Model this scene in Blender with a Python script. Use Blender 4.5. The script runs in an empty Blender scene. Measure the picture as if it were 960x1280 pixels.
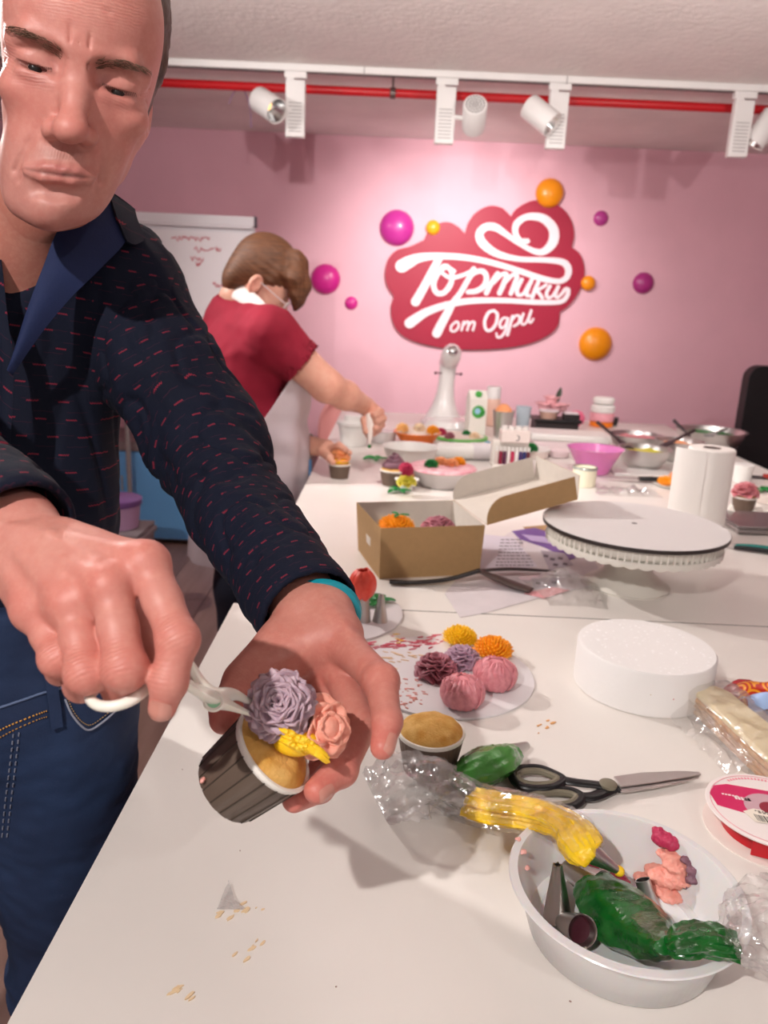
import bpy, math, random
import numpy as np
from mathutils import Vector, Matrix, Euler, noise as mn

# ------------------------------------------------------------------ camera, world, lights, exposure
SC = bpy.context.scene
COL = SC.collection
T = 0.80                      # table-top height
FPX = 962.0                   # focal length in pixels of a 960x1280 frame
cam_d = bpy.data.cameras.new('camera')
cam = bpy.data.objects.new('camera', cam_d); COL.objects.link(cam)
cam_d.sensor_fit = 'VERTICAL'; cam_d.sensor_height = 36.0; cam_d.sensor_width = 27.0
cam_d.lens = FPX / 1280 * 36.0
cam_d.clip_start = 0.02
CAM_LOC = Vector((0, 0, T + 0.52))
CAM_R = Matrix.Rotation(math.radians(75), 4, 'X') @ Matrix.Rotation(math.radians(2.58), 4, 'Z')
cam.matrix_world = Matrix.Translation(CAM_LOC) @ CAM_R
cam_d.dof.use_dof = True; cam_d.dof.focus_distance = 0.66; cam_d.dof.aperture_fstop = 8.5
SC.camera = cam
SC.view_settings.view_transform = 'Standard'; SC.view_settings.look = 'None'
SC.view_settings.gamma = 1.0; SC.view_settings.use_curve_mapping = False
SC.view_settings.exposure = 0.08
w = bpy.data.worlds.new('world'); SC.world = w; w.use_nodes = True
w.node_tree.nodes['Background'].inputs[0].default_value = (1.0, 0.95, 0.93, 1)
w.node_tree.nodes['Background'].inputs[1].default_value = 0.30
CEIL = 2.19                   # ceiling height
WALL_Y = 4.5

def spot(name, loc, target, watts, angle, blend=0.35, col=(1.0, 0.945, 0.905), size=0.018):
    l = bpy.data.lights.new(name, 'SPOT'); l.energy = watts; l.spot_size = math.radians(angle)
    l.spot_blend = blend; l.color = col; l.shadow_soft_size = size
    o = bpy.data.objects.new(name, l); COL.objects.link(o); o.location = loc
    o.rotation_euler = (Vector(target) - Vector(loc)).to_track_quat('-Z', 'Y').to_euler()
    return o
def area(name, loc, target, watts, sx, sy, col=(1.0, 0.97, 0.94)):
    l = bpy.data.lights.new(name, 'AREA'); l.energy = watts; l.shape = 'RECTANGLE'; l.size = sx; l.size_y = sy; l.color = col
    o = bpy.data.objects.new(name, l); COL.objects.link(o); o.location = loc
    o.rotation_euler = (Vector(target) - Vector(loc)).to_track_quat('-Z', 'Y').to_euler()
    return o
# ceiling track spots outside the frame (second track over and behind the photographer, one row to the left)
spot('track_spot_left', (-1.55, 2.05, 2.14), (0.55, 1.25, T), 122, 72, 0.6)
spot('track_spot_behind', (-0.62, -0.55, 2.14), (-0.22, 0.65, T), 86, 92, 0.5)
spot('track_spot_behind_right', (0.95, -0.6, 2.14), (0.0, 0.9, 1.1), 13, 100, 0.5)
spot('track_spot_middle', (0.2, 1.5, 2.14), (0.5, 3.2, 0.8), 40, 80, 0.6)
spot('track_spot_far_left', (-1.6, 2.2, 2.12), (0.3, 3.2, 0.9), 45, 90, 0.5)
area('ceiling_panel_behind', (0.4, -1.9, 2.15), (0.2, 1.2, 0.8), 6, 1.2, 0.6)  # added soft fill from behind the camera, no real fixture

# unseen uplights added just above the frame to brighten the ceiling
spot('pendant_uplight', (-0.25, 1.55, 1.93), (-0.15, 2.0, CEIL), 42, 150, 0.8)
spot('pendant_uplight', (1.2, 1.6, 1.93), (1.2, 2.0, CEIL), 28, 150, 0.8)

# ------------------------------------------------------------------ pixel helpers (960x1280 frame)
def P(px, py, d):             # point at depth d (metres along the view axis) seen at pixel
    return (cam.matrix_world @ Vector(((px - 480) / FPX * d, -(py - 640) / FPX * d, -d)))
def ray(px, py):
    v = (CAM_R.to_3x3() @ Vector(((px - 480) / FPX, -(py - 640) / FPX, -1)))
    return v
def PZ(px, py, z=T):          # point on a horizontal plane
    v = ray(px, py); t = (z - CAM_LOC.z) / v.z
    return CAM_LOC + v * t
def PY(px, py, y=WALL_Y):     # point on a plane of constant Y
    v = ray(px, py); t = (y - CAM_LOC.y) / v.y
    return CAM_LOC + v * t
def px_of(p):
    q = CAM_R.to_3x3().transposed() @ (Vector(p) - CAM_LOC)
    return (480 + FPX * q.x / -q.z, 640 - FPX * q.y / -q.z, -q.z)

# ------------------------------------------------------------------ materials
def srgb(c):
    if isinstance(c, str):
        c = c.lstrip('#'); c = [int(c[i:i + 2], 16) / 255 for i in (0, 2, 4)]
    return tuple(((x / 12.92) if x <= 0.04045 else ((x + 0.055) / 1.055) ** 2.4) for x in c[:3]) + (1,)
class E:                      # tiny node-expression helper
    def __init__(s, nt, sock): s.nt = nt; s.s = sock
    def _op(s, op, *o, rev=False):
        n = s.nt.nodes.new('ShaderNodeMath'); n.operation = op
        args = [s] + list(o)
        if rev: args = args[::-1]
        for i, a in enumerate(args):
            if isinstance(a, E): s.nt.links.new(a.s, n.inputs[i])
            else: n.inputs[i].default_value = a
        return E(s.nt, n.outputs[0])
    def __add__(s, o): return s._op('ADD', o)
    __radd__ = __add__
    def __mul__(s, o): return s._op('MULTIPLY', o)
    __rmul__ = __mul__
    def __sub__(s, o): return s._op('SUBTRACT', o)
    def __rsub__(s, o): return s._op('SUBTRACT', o, rev=True)
    def __truediv__(s, o): return s._op('DIVIDE', o)
    def lt(s, o): return s._op('LESS_THAN', o)
    def gt(s, o): return s._op('GREATER_THAN', o)
    def floor(s): return s._op('FLOOR')
    def fract(s): return s._op('FRACT')
    def abs(s): return s._op('ABSOLUTE')
    def mod(s, o): return s._op('FLOORED_MODULO', o)
    def sin(s): return s._op('SINE')
    def pow(s, o): return s._op('POWER', o)
    def sat(s):
        e = s._op('ADD', 0.0); e.s.node.use_clamp = True; return e
def node(nt, typ, **kw):
    n = nt.nodes.new(typ)
    for k, v in kw.items():
        if k.startswith('i_'):
            key = k[2:].replace('_', ' ')
            n.inputs[key].default_value = v
        else: setattr(n, k, v)
    return n
def coords(nt, kind='Object'):
    n = nt.nodes.get('TC') or nt.nodes.new('ShaderNodeTexCoord'); n.name = 'TC'
    return n.outputs[kind]
def noise_n(nt, scale, detail=3, rough=0.5, vec=None, stretch=None):
    n = nt.nodes.new('ShaderNodeTexNoise'); n.inputs['Scale'].default_value = scale
    n.inputs['Detail'].default_value = detail; n.inputs['Roughness'].default_value = rough
    v = vec or coords(nt)
    if stretch:
        m = nt.nodes.new('ShaderNodeMapping'); m.inputs['Scale'].default_value = stretch
        nt.links.new(v, m.inputs['Vector']); v = m.outputs[0]
    nt.links.new(v, n.inputs['Vector'])
    return n.outputs['Fac']
def mixc(nt, fac, a, b):
    n = nt.nodes.new('ShaderNodeMix'); n.data_type = 'RGBA'
    for sock, val in ((n.inputs['Factor'], fac), (n.inputs['A'], a), (n.inputs['B'], b)):
        pass
    fi = n.inputs[0]; ai = n.inputs[6]; bi = n.inputs[7]
    for sock, val in ((fi, fac), (ai, a), (bi, b)):
        if isinstance(val, E): val = val.s
        if isinstance(val, bpy.types.NodeSocket): nt.links.new(val, sock)
        else: sock.default_value = val
    return n.outputs[2]
def mat(name, color='#808080', rough=0.5, metal=0.0, var=0.0, vscale=8, color2=None, bump=0.0, bscale=60, bdist=0.001,
        sss=0.0, trans=0.0, ior=1.45, alpha=1.0, coat=0.0, emit=None, estr=0.0, spec=0.5, stretch=None, sheen=0.0, attr=None, aniso=None):
    m = bpy.data.materials.new(name); m.use_nodes = True; nt = m.node_tree
    b = nt.nodes['Principled BSDF']
    c = srgb(color)
    b.inputs['Base Color'].default_value = c; b.inputs['Roughness'].default_value = rough
    b.inputs['Metallic'].default_value = metal; b.inputs['IOR'].default_value = ior
    b.inputs['Specular IOR Level'].default_value = spec
    b.inputs['Alpha'].default_value = alpha
    b.inputs['Transmission Weight'].default_value = trans
    b.inputs['Coat Weight'].default_value = coat
    b.inputs['Sheen Weight'].default_value = sheen
    src = c
    if attr:
        a = nt.nodes.new('ShaderNodeAttribute'); a.attribute_name = attr; src = a.outputs['Color']
        nt.links.new(src, b.inputs['Base Color'])
    if color2 is not None or var > 0:
        f = noise_n(nt, vscale, 4, 0.55, stretch=stretch)
        mr = nt.nodes.new('ShaderNodeMapRange'); mr.inputs['From Min'].default_value = 0.35; mr.inputs['From Max'].default_value = 0.65
        nt.links.new(f, mr.inputs['Value'])
        if color2 is not None: out = mixc(nt, mr.outputs[0], src, srgb(color2))
        else:
            hs = nt.nodes.new('ShaderNodeHueSaturation')
            if isinstance(src, tuple): hs.inputs['Color'].default_value = src
            else: nt.links.new(src, hs.inputs['Color'])
            v = E(nt, mr.outputs[0]) * (2 * var) + (1 - var)
            nt.links.new(v.s, hs.inputs['Value']); out = hs.outputs[0]
        nt.links.new(out, b.inputs['Base Color'])
    if sss > 0:
        b.inputs['Subsurface Weight'].default_value = sss; b.inputs['Subsurface Radius'].default_value = (1, 0.35, 0.2)
        b.inputs['Subsurface Scale'].default_value = 0.008
    if bump > 0:
        f = noise_n(nt, bscale, 4, 0.6, stretch=stretch)
        bn = nt.nodes.new('ShaderNodeBump'); bn.inputs['Strength'].default_value = bump; bn.inputs['Distance'].default_value = bdist
        nt.links.new(f, bn.inputs['Height']); nt.links.new(bn.outputs[0], b.inputs['Normal'])
    if emit:
        b.inputs['Emission Color'].default_value = srgb(emit); b.inputs['Emission Strength'].default_value = estr
    return m
_mc = {}
def M(name, *a, **k):
    if name not in _mc: _mc[name] = mat(name, *a, **k)
    return _mc[name]
def film(name, tint='#ffffff', body=0.12, gloss_rough=0.08, bump=0.4, bscale=40, bodycol='#e8e4e2', shine=0.07):
    """thin clear plastic film: see-through, fresnel shine, a little milky body"""
    m = bpy.data.materials.new(name); m.use_nodes = True; nt = m.node_tree; nt.nodes.clear()
    out = nt.nodes.new('ShaderNodeOutputMaterial')
    tr = nt.nodes.new('ShaderNodeBsdfTransparent'); tr.inputs[0].default_value = srgb(tint)
    df = nt.nodes.new('ShaderNodeBsdfDiffuse'); df.inputs[0].default_value = srgb(bodycol)
    gl = nt.nodes.new('ShaderNodeBsdfGlossy'); gl.inputs['Roughness'].default_value = gloss_rough
    m1 = nt.nodes.new('ShaderNodeMixShader'); m1.inputs[0].default_value = body
    m2 = nt.nodes.new('ShaderNodeMixShader')
    lw = nt.nodes.new('ShaderNodeLayerWeight'); lw.inputs['Blend'].default_value = 0.25
    f = noise_n(nt, bscale, 3, 0.6)
    bn = nt.nodes.new('ShaderNodeBump'); bn.inputs['Strength'].default_value = bump; bn.inputs['Distance'].default_value = 0.002
    nt.links.new(f, bn.inputs['Height']); nt.links.new(bn.outputs[0], gl.inputs['Normal']); nt.links.new(bn.outputs[0], lw.inputs['Normal'])
    nt.links.new(tr.outputs[0], m1.inputs[1]); nt.links.new(df.outputs[0], m1.inputs[2])
    nt.links.new((E(nt, lw.outputs['Facing']).pow(1.6) * 0.55 + shine).s, m2.inputs[0])
    nt.links.new(m1.outputs[0], m2.inputs[1]); nt.links.new(gl.outputs[0], m2.inputs[2])
    nt.links.new(m2.outputs[0], out.inputs[0])
    return m

# ------------------------------------------------------------------ mesh helpers (each returns (verts Nx3, faces list))
def cat(*ms):
    V = []; F = []; n = 0
    for v, f in ms:
        v = np.asarray(v, float).reshape(-1, 3); V.append(v)
        F += [tuple(i + n for i in q) for q in f]; n += len(v)
    return np.vstack(V), F
def xf(m, loc=(0, 0, 0), rot=(0, 0, 0), s=1.0):
    v, f = m; R = np.array(Euler(rot).to_matrix())
    return (np.asarray(v, float) * np.array(s)) @ R.T + np.array(loc, float), f
def box(c, h):                # centre, full size
    x, y, z = [a / 2 for a in h]
    v = np.array([(sx * x, sy * y, sz * z) for sz in (-1, 1) for sy in (-1, 1) for sx in (-1, 1)]) + np.array(c, float)
    return v, [(0, 2, 3, 1), (4, 5, 7, 6), (0, 1, 5, 4), (2, 6, 7, 3), (0, 4, 6, 2), (1, 3, 7, 5)]
def lathe(prof, n=32, ripple=None, closed=False):
    """profile [(r,z)...]; ripple(i_profile, angle)->radius factor"""
    prof = [(r, z) for r, z in prof]; V = []; F = []
    m = len(prof)
    for i, (r, z) in enumerate(prof):
        for k in range(n):
            a = 2 * math.pi * k / n; q = r * (ripple(i, a) if ripple else 1)
            V.append((q * math.cos(a), q * math.sin(a), z))
    for i in range(m - 1):
        for k in range(n):
            a = i * n + k; b = i * n + (k + 1) % n
            F.append((a, b, b + n, a + n))
    if prof[0][0] > 1e-5: F.append(tuple(range(n))[::-1])
    if prof[-1][0] > 1e-5 and not closed: F.append(tuple(range((m - 1) * n, m * n)))
    return np.array(V), F
def tube(path, rad, n=10, caps=True, flat=None):
    """tube along a path; rad number or list; flat=(a,b) scales the section"""
    p = [Vector(q) for q in path]; m = len(p)
    if not hasattr(rad, '__len__'): rad = [rad] * m
    V = []; F = []; up = None
    for i in range(m):
        t = (p[min(i + 1, m - 1)] - p[max(i - 1, 0)]).normalized()
        if up is None:
            up = Vector((0, 0, 1)) if abs(t.z) < 0.9 else Vector((1, 0, 0))
        s = t.cross(up).normalized(); up = s.cross(t).normalized()
        for k in range(n):
            a = 2 * math.pi * k / n; ca, sa = math.cos(a), math.sin(a)
            if flat: ca *= flat[0]; sa *= flat[1]
            V.append(p[i] + (s * ca + up * sa) * rad[i])
    for i in range(m - 1):
        for k in range(n):
            a = i * n + k; b = i * n + (k + 1) % n
            F.append((a, b, b + n, a + n))
    if caps: F.append(tuple(range(n))[::-1]); F.append(tuple(range((m - 1) * n, m * n)))
    return np.array([tuple(v) for v in V]), F
def grid(fn, nu, nv, wrapu=False):
    V = [fn(i / (nu if wrapu else nu - 1), j / (nv - 1)) for j in range(nv) for i in range(nu)]
    F = []
    for j in range(nv - 1):
        for i in range(nu if wrapu else nu - 1):
            a = j * nu + i; b = j * nu + (i + 1) % nu
            F.append((a, b, b + nu, a + nu))
    return np.array([tuple(v) for v in V]), F
def sphere(c, r, n=20, m=12):
    r = np.array(r if hasattr(r, '__len__') else (r, r, r), float)
    pr = [(max(math.sin(math.pi * j / m), 1e-6), -math.cos(math.pi * j / m)) for j in range(m + 1)]
    v, f = lathe(pr, n); return v * r + np.array(c, float), f
def prism(poly, z0, z1, holes=None):
    """extrude a 2D outline (any simple polygon)"""
    from mathutils.geometry import tessellate_polygon
    n = len(poly); V = [(x, y, z0) for x, y in poly] + [(x, y, z1) for x, y in poly]
    tr = tessellate_polygon([[Vector((x, y, 0)) for x, y in poly]])
    ar = sum(poly[i][0] * poly[(i + 1) % n][1] - poly[(i + 1) % n][0] * poly[i][1] for i in range(n))
    F = []
    for t in tr:
        a = sum(V[t[i]][0] * V[t[(i + 1) % 3]][1] - V[t[(i + 1) % 3]][0] * V[t[i]][1] for i in range(3))
        t = tuple(t) if a > 0 else tuple(t)[::-1]
        F.append(tuple(i + n for i in t)); F.append(t[::-1])
    for i in range(n):
        j = (i + 1) % n
        F.append((i, j, j + n, i + n) if ar > 0 else (j, i, i + n, j + n))
    return np.array(V, float), F
def solid(m, t):              # give a sheet thickness t along vertex normals
    v, f = m; v = np.asarray(v, float); N = np.zeros_like(v)
    for q in f:
        a, b, c = v[q[0]], v[q[1]], v[q[2]]; nn = np.cross(b - a, c - a)
        for i in q: N[i] += nn
    N /= np.maximum(np.linalg.norm(N, axis=1, keepdims=True), 1e-12); n = len(v)
    V = np.vstack([v + N * t / 2, v - N * t / 2]); F = [tuple(q) for q in f] + [tuple(i + n for i in q)[::-1] for q in f]
    ed = {}
    for q in f:
        for i in range(len(q)):
            a, b = q[i], q[(i + 1) % len(q)]
            if (b, a) in ed: del ed[(b, a)]
            else: ed[(a, b)] = 1
    for a, b in ed: F.append((b, a, a + n, b + n))
    return V, F
def crom(pts, n=8, closed=False):
    """catmull-rom through points (any dimension)"""
    p = [np.array(q, float) for q in pts]; m = len(p); out = []
    rng = m if closed else m - 1
    for i in range(rng):
        a = p[(i - 1) % m] if closed or i > 0 else 2 * p[0] - p[1]
        b = p[i]; c = p[(i + 1) % m]
        d = p[(i + 2) % m] if closed or i + 2 < m else 2 * p[-1] - p[-2]
        for k in range(n):
            t = k / n
            out.append(0.5 * ((2 * b) + (-a + c) * t + (2 * a - 5 * b + 4 * c - d) * t * t + (-a + 3 * b - 3 * c + d) * t ** 3))
    if not closed: out.append(p[-1])
    return out
def nz(p, s=1.0, o=0.0):
    return mn.noise(Vector((p[0] * s + o, p[1] * s + o * 0.7, p[2] * s - o)))

# ------------------------------------------------------------------ object helpers
def mesh_from(name, m):
    v, f = m
    me = bpy.data.meshes.new(name)
    if isinstance(f, np.ndarray):
        nf, k = f.shape
        me.vertices.add(len(v)); me.vertices.foreach_set('co', np.asarray(v, np.float32).ravel())
        me.loops.add(nf * k); me.loops.foreach_set('vertex_index', f.astype(np.int32).ravel())
        me.polygons.add(nf); me.polygons.foreach_set('loop_start', np.arange(0, nf * k, k, dtype=np.int32))
        me.update(calc_edges=True)
    else:
        me.from_pydata(np.asarray(v, float).tolist(), [], f)
    me.validate()
    return me
def obj(name, m, material, parent=None, loc=(0, 0, 0), rot=(0, 0, 0), smooth=40, bevel=0, subsurf=0, label=None, kind=None, scale=None):
    me = m if isinstance(m, bpy.types.Mesh) else mesh_from(name, m)
    if not isinstance(m, bpy.types.Mesh):
        me.materials.append(material)
        if smooth:
            me.polygons.foreach_set('use_smooth', [True] * len(me.polygons))
            me.set_sharp_from_angle(angle=math.radians(smooth))
    o = bpy.data.objects.new(name, me); COL.objects.link(o)
    o.location = loc; o.rotation_euler = rot
    if scale: o.scale = scale
    if parent: o.parent = parent
    if bevel:
        b = o.modifiers.new('bevel', 'BEVEL'); b.width = bevel; b.segments = 2; b.limit_method = 'ANGLE'; b.angle_limit = math.radians(35)
    if subsurf:
        s = o.modifiers.new('sub', 'SUBSURF'); s.levels = subsurf; s.render_levels = subsurf
    if label: o['label'] = label
    if kind: o['kind'] = kind
    return o
def thing(name, label, cat_, loc=(0, 0, 0), rotz=0, group=None, rot=None):
    o = bpy.data.objects.new(name, None); COL.objects.link(o); o.empty_display_size = 0.03
    o.location = loc; o.rotation_euler = rot if rot else (0, 0, rotz)
    o['label'] = label; o['category'] = cat_
    if group: o['group'] = group
    return o
def tag(o, label, cat_, group=None, kind=None):
    o['label'] = label; o['category'] = cat_
    if group: o['group'] = group
    if kind: o['kind'] = kind
    return o
def struct(name, m, material, **k):
    o = obj(name, m, material, **k); o['kind'] = 'structure'; return o
def copy_tree(o, parent=None, label=None, loc=None, rot=None):
    c = o.copy(); COL.objects.link(c)
    if parent: c.parent = parent
    for ch in list(o.children): copy_tree(ch, c)
    if label: c['label'] = label
    if loc is not None: c.location = loc
    if rot is not None: c.rotation_euler = rot
    return c

# ------------------------------------------------------------------ signed-distance sculpting
class Field:
    def __init__(s, lo, hi, h):
        s.lo = np.array(lo, float); s.h = h
        s.n = np.ceil((np.array(hi, float) - s.lo) / h).astype(int) + 1
        s.D = np.full(tuple(s.n), 1.0, np.float32)
        s.ax = [(s.lo[i] + h * np.arange(s.n[i])).astype(np.float32) for i in range(3)]
    def _sub(s, lo, hi):
        a = np.clip(np.floor((np.array(lo) - s.lo) / s.h).astype(int) - 1, 0, s.n)
        b = np.clip(np.ceil((np.array(hi) - s.lo) / s.h).astype(int) + 2, 0, s.n)
        if (b <= a).any(): return None, None
        sl = tuple(slice(a[i], b[i]) for i in range(3))
        g = np.meshgrid(*[s.ax[i][sl[i]] for i in range(3)], indexing='ij', sparse=True)
        return sl, g
    def _comb(s, sl, d, k, op):
        A = s.D[sl]
        if op == 'add':
            hh = np.maximum(k - np.abs(A - d), 0) / max(k, 1e-9)
            s.D[sl] = np.minimum(A, d) - hh * hh * k * 0.25
        else:
            d = -d
            hh = np.maximum(k - np.abs(A - d), 0) / max(k, 1e-9)
            s.D[sl] = np.maximum(A, d) + hh * hh * k * 0.25
    def cone(s, a, b, ra, rb, k=0.006, op='add', flat=None):
        a = np.array(a, float); b = np.array(b, float); r = max(ra, rb) * (flat[1] if flat is not None else 1) + k + 2 * s.h
        sl, g = s._sub(np.minimum(a, b) - r, np.maximum(a, b) + r)
        if sl is None: return
        ab = b - a; L = float(ab @ ab) + 1e-12
        px, py, pz = g[0] - a[0], g[1] - a[1], g[2] - a[2]
        t = np.clip((px * ab[0] + py * ab[1] + pz * ab[2]) / L, 0, 1)
        qx, qy, qz = px - t * ab[0], py - t * ab[1], pz - t * ab[2]
        if flat is not None:      # flat=(direction, factor): section wider along direction
            n = np.array(flat[0], float); n /= np.linalg.norm(n)
            c = (qx * n[0] + qy * n[1] + qz * n[2]) * (1 - 1 / flat[1])
            qx, qy, qz = qx - c * n[0], qy - c * n[1], qz - c * n[2]
        d = np.sqrt(qx * qx + qy * qy + qz * qz) - (ra + (rb - ra) * t)
        s._comb(sl, d, k, op)
    def chain(s, pts, k=0.006, op='add', flat=None):
        for (a, ra), (b, rb) in zip(pts[:-1], pts[1:]): s.cone(a, b, ra, rb, k, op, flat)
    def ell(s, c, r, rot=None, k=0.006, op='add'):
        c = np.array(c, float); r = np.array(r, float); m = r.max() + k + 2 * s.h
        sl, g = s._sub(c - m, c + m)
        if sl is None: return
        px, py, pz = g[0] - c[0], g[1] - c[1], g[2] - c[2]
        if rot is not None:
            R = np.array(rot if not isinstance(rot, (tuple, list)) else Euler(rot).to_matrix()).T
            px, py, pz = (R[0, 0] * px + R[0, 1] * py + R[0, 2] * pz, R[1, 0] * px + R[1, 1] * py + R[1, 2] * pz, R[2, 0] * px + R[2, 1] * py + R[2, 2] * pz)
        k0 = np.sqrt((px / r[0]) ** 2 + (py / r[1]) ** 2 + (pz / r[2]) ** 2)
        k1 = np.sqrt((px / r[0] ** 2) ** 2 + (py / r[1] ** 2) ** 2 + (pz / r[2] ** 2) ** 2)
        d = k0 * (k0 - 1) / np.maximum(k1, 1e-9)
        s._comb(sl, d, k, op)
    def cut(s, p, n, k=0.002):    # keep the half space behind plane
        p = np.array(p, float); n = np.array(n, float); n /= np.linalg.norm(n)
        g = np.meshgrid(*s.ax, indexing='ij', sparse=True)
        d = (g[0] - p[0]) * n[0] + (g[1] - p[1]) * n[1] + (g[2] - p[2]) * n[2]
        s._comb((slice(None),) * 3, -d, k, 'sub')
    def cutlocal(s, p, n, R, k=0.002):  # remove the half ball of radius R beyond a plane
        p = np.array(p, float); n = np.array(n, float); n /= np.linalg.norm(n)
        sl, g = s._sub(p - R, p + R)
        x, y, z = g[0] - p[0], g[1] - p[1], g[2] - p[2]
        d = np.maximum(-(x * n[0] + y * n[1] + z * n[2]), np.sqrt(x * x + y * y + z * z) - R)
        s._comb(sl, d, k, 'sub')
    def mesh(s):
        D = s.D; S = D < 0
        nx, ny, nz_ = D.shape
        c = S[:-1, :-1, :-1].astype(np.int8)
        for i, j, k in [(1,0,0),(0,1,0),(0,0,1),(1,1,0),(1,0,1),(0,1,1),(1,1,1)]:
            c = c + S[i:nx - 1 + i, j:ny - 1 + j, k:nz_ - 1 + k]
        act = np.argwhere((c > 0) & (c < 8)); n = len(act)
        idx = -np.ones((nx - 1, ny - 1, nz_ - 1), np.int64); idx[act[:, 0], act[:, 1], act[:, 2]] = np.arange(n)
        acc = np.zeros((n, 3)); cnt = np.zeros(n)
        cor = [(0,0,0),(1,0,0),(0,1,0),(1,1,0),(0,0,1),(1,0,1),(0,1,1),(1,1,1)]
        val = [D[act[:, 0] + a, act[:, 1] + b, act[:, 2] + c_] for a, b, c_ in cor]
        for i in range(8):
            for ax in range(3):
                j = i | (1 << ax)
                if j == i: continue
                m = (val[i] < 0) != (val[j] < 0)
                t = val[i] / np.where(m, val[i] - val[j], 1)
                p = np.zeros((n, 3)) + np.array(cor[i]); p[:, ax] += t
                acc[m] += p[m]; cnt[m] += 1
        V = (act + acc / np.maximum(cnt, 1)[:, None]) * s.h + s.lo
        Q = []
        for ax in range(3):
            a1, a2 = (ax + 1) % 3, (ax + 2) % 3
            sa = [slice(None)] * 3; sb = [slice(None)] * 3
            sa[ax] = slice(0, -1); sb[ax] = slice(1, None)
            A = S[tuple(sa)]; B = S[tuple(sb)]; e = np.argwhere(A != B)
            e = e[(e[:, a1] > 0) & (e[:, a2] > 0) & (e[:, a1] < D.shape[a1] - 1) & (e[:, a2] < D.shape[a2] - 1)]
            o1 = np.zeros(3, int); o1[a1] = 1; o2 = np.zeros(3, int); o2[a2] = 1
            q = [e - o1 - o2, e - o2, e, e - o1]
            ids = np.stack([idx[x[:, 0], x[:, 1], x[:, 2]] for x in q], 1)
            ins = A[e[:, 0], e[:, 1], e[:, 2]]
            ids[~ins] = ids[~ins][:, ::-1]
            Q.append(ids)
        Q = np.vstack(Q); Q = Q[(Q >= 0).all(1)]
        return V, Q
def smooth_mesh(V, Q, it=2, lam=0.5):
    for _ in range(it):
        A = np.zeros_like(V); C = np.zeros(len(V))
        for i in range(4):
            a = Q[:, i]; b = Q[:, (i + 1) % 4]
            np.add.at(A, a, V[b]); np.add.at(C, a, 1); np.add.at(A, b, V[a]); np.add.at(C, b, 1)
        V = V + lam * (A / np.maximum(C, 1)[:, None] - V)
    return V
def normals(V, Q):
    n = np.cross(V[Q[:, 2]] - V[Q[:, 0]], V[Q[:, 3]] - V[Q[:, 1]]); N = np.zeros_like(V)
    for i in range(4): np.add.at(N, Q[:, i], n)
    return N / np.maximum(np.linalg.norm(N, axis=1, keepdims=True), 1e-12)
def set_attr(me, name, arr, typ='FLOAT_COLOR'):
    a = me.attributes.new(name, typ, 'POINT')
    if typ == 'FLOAT_COLOR':
        if arr.shape[1] == 3: arr = np.hstack([arr, np.ones((len(arr), 1))])
        a.data.foreach_set('color', arr.astype(np.float32).ravel())
    else:
        a.data.foreach_set('vector', arr.astype(np.float32).ravel())
bpy.context.view_layer.update()
rnd = random.Random(7)
# ================================================================== SETTING
m_wall = M('pink_wall_paint', '#e9b7c4', 0.75, var=0.03, vscale=3, bump=0.05, bscale=220)
m_ceil = M('ceiling_plaster', '#efe8e5', 0.85, var=0.03, vscale=5, bump=0.8, bscale=38, bdist=0.004)
m_floor = M('floor_laminate', '#a98a7f', 0.45, color2='#97796e', vscale=3, stretch=(6, 0.6, 1), bump=0.1, bscale=30)
m_joint = M('floor_joint', '#4a3b36', 0.8)
def wallbox(name, lo, hi, m): return struct(name, box([(a + b) / 2 for a, b in zip(lo, hi)], [b - a for a, b in zip(lo, hi)]), m, smooth=0)
wallbox('wall_back', (-3.1, WALL_Y, 0), (3.2, WALL_Y + 0.12, CEIL), m_wall)
wallbox('wall_left', (-3.22, -2.4, 0), (-3.1, WALL_Y + 0.12, CEIL), m_wall)
wallbox('wall_right', (3.2, -2.4, 0), (3.32, WALL_Y + 0.12, CEIL), m_wall)
wallbox('ceiling', (-3.22, -2.4, CEIL), (3.32, WALL_Y + 0.12, CEIL + 0.1), m_ceil)
fl = wallbox('floor', (-3.22, -2.4, -0.1), (3.32, WALL_Y + 0.12, -0.012), m_joint)
pm_ = [mesh_from('plank', box((0, 0, 0), (0.206, 1.294, 0.012))) for _ in range(1)]
for me in pm_: me.materials.append(m_floor)
for i in range(30):
    for j in range(5):
        o = obj('plank', pm_[0], None, fl, (-3.0 + 0.21 * i, -1.5 + 1.3 * j + (0.43 * i) % 1.3 - 0.2, -0.006))
wallbox('baseboard_back', (-3.1, WALL_Y - 0.015, 0), (3.2, WALL_Y, 0.08), M('skirting', '#e7dcd9', 0.5))

# --- ceiling track, pipe, clamps, wire
m_white = M('white_metal_enamel', '#e9e6e4', 0.4)
m_whitep = M('white_plastic', '#eceae6', 0.35)
rail = struct('trim_1', cat(box((0.3, 3.27, CEIL - 0.012), (5.6, 0.040, 0.024))), m_white, bevel=0.002)
obj('conductor_slot', cat(box((0.3, 3.27, CEIL - 0.0255), (5.58, 0.014, 0.003))), M('dark_slot', '#55504f', 0.6), rail)
obj('rail_joint', cat(box((0.62, 3.27, CEIL - 0.0135), (0.004, 0.043, 0.028)), box((-0.15, 3.27, CEIL - 0.0135), (0.004, 0.043, 0.028))), M('joint_grey', '#a8a3a2', 0.6), rail)
pipe = thing('sprinkler_pipe', 'long red pipe running under the ceiling behind the white lamp rail', 'pipe', (0.3, 3.38, CEIL - 0.055))
obj('pipe_run', tube([(-2.9, 0, 0), (2.7, 0, 0)], 0.0165, 20), M('red_paint', '#c11820', 0.35), pipe)
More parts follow.
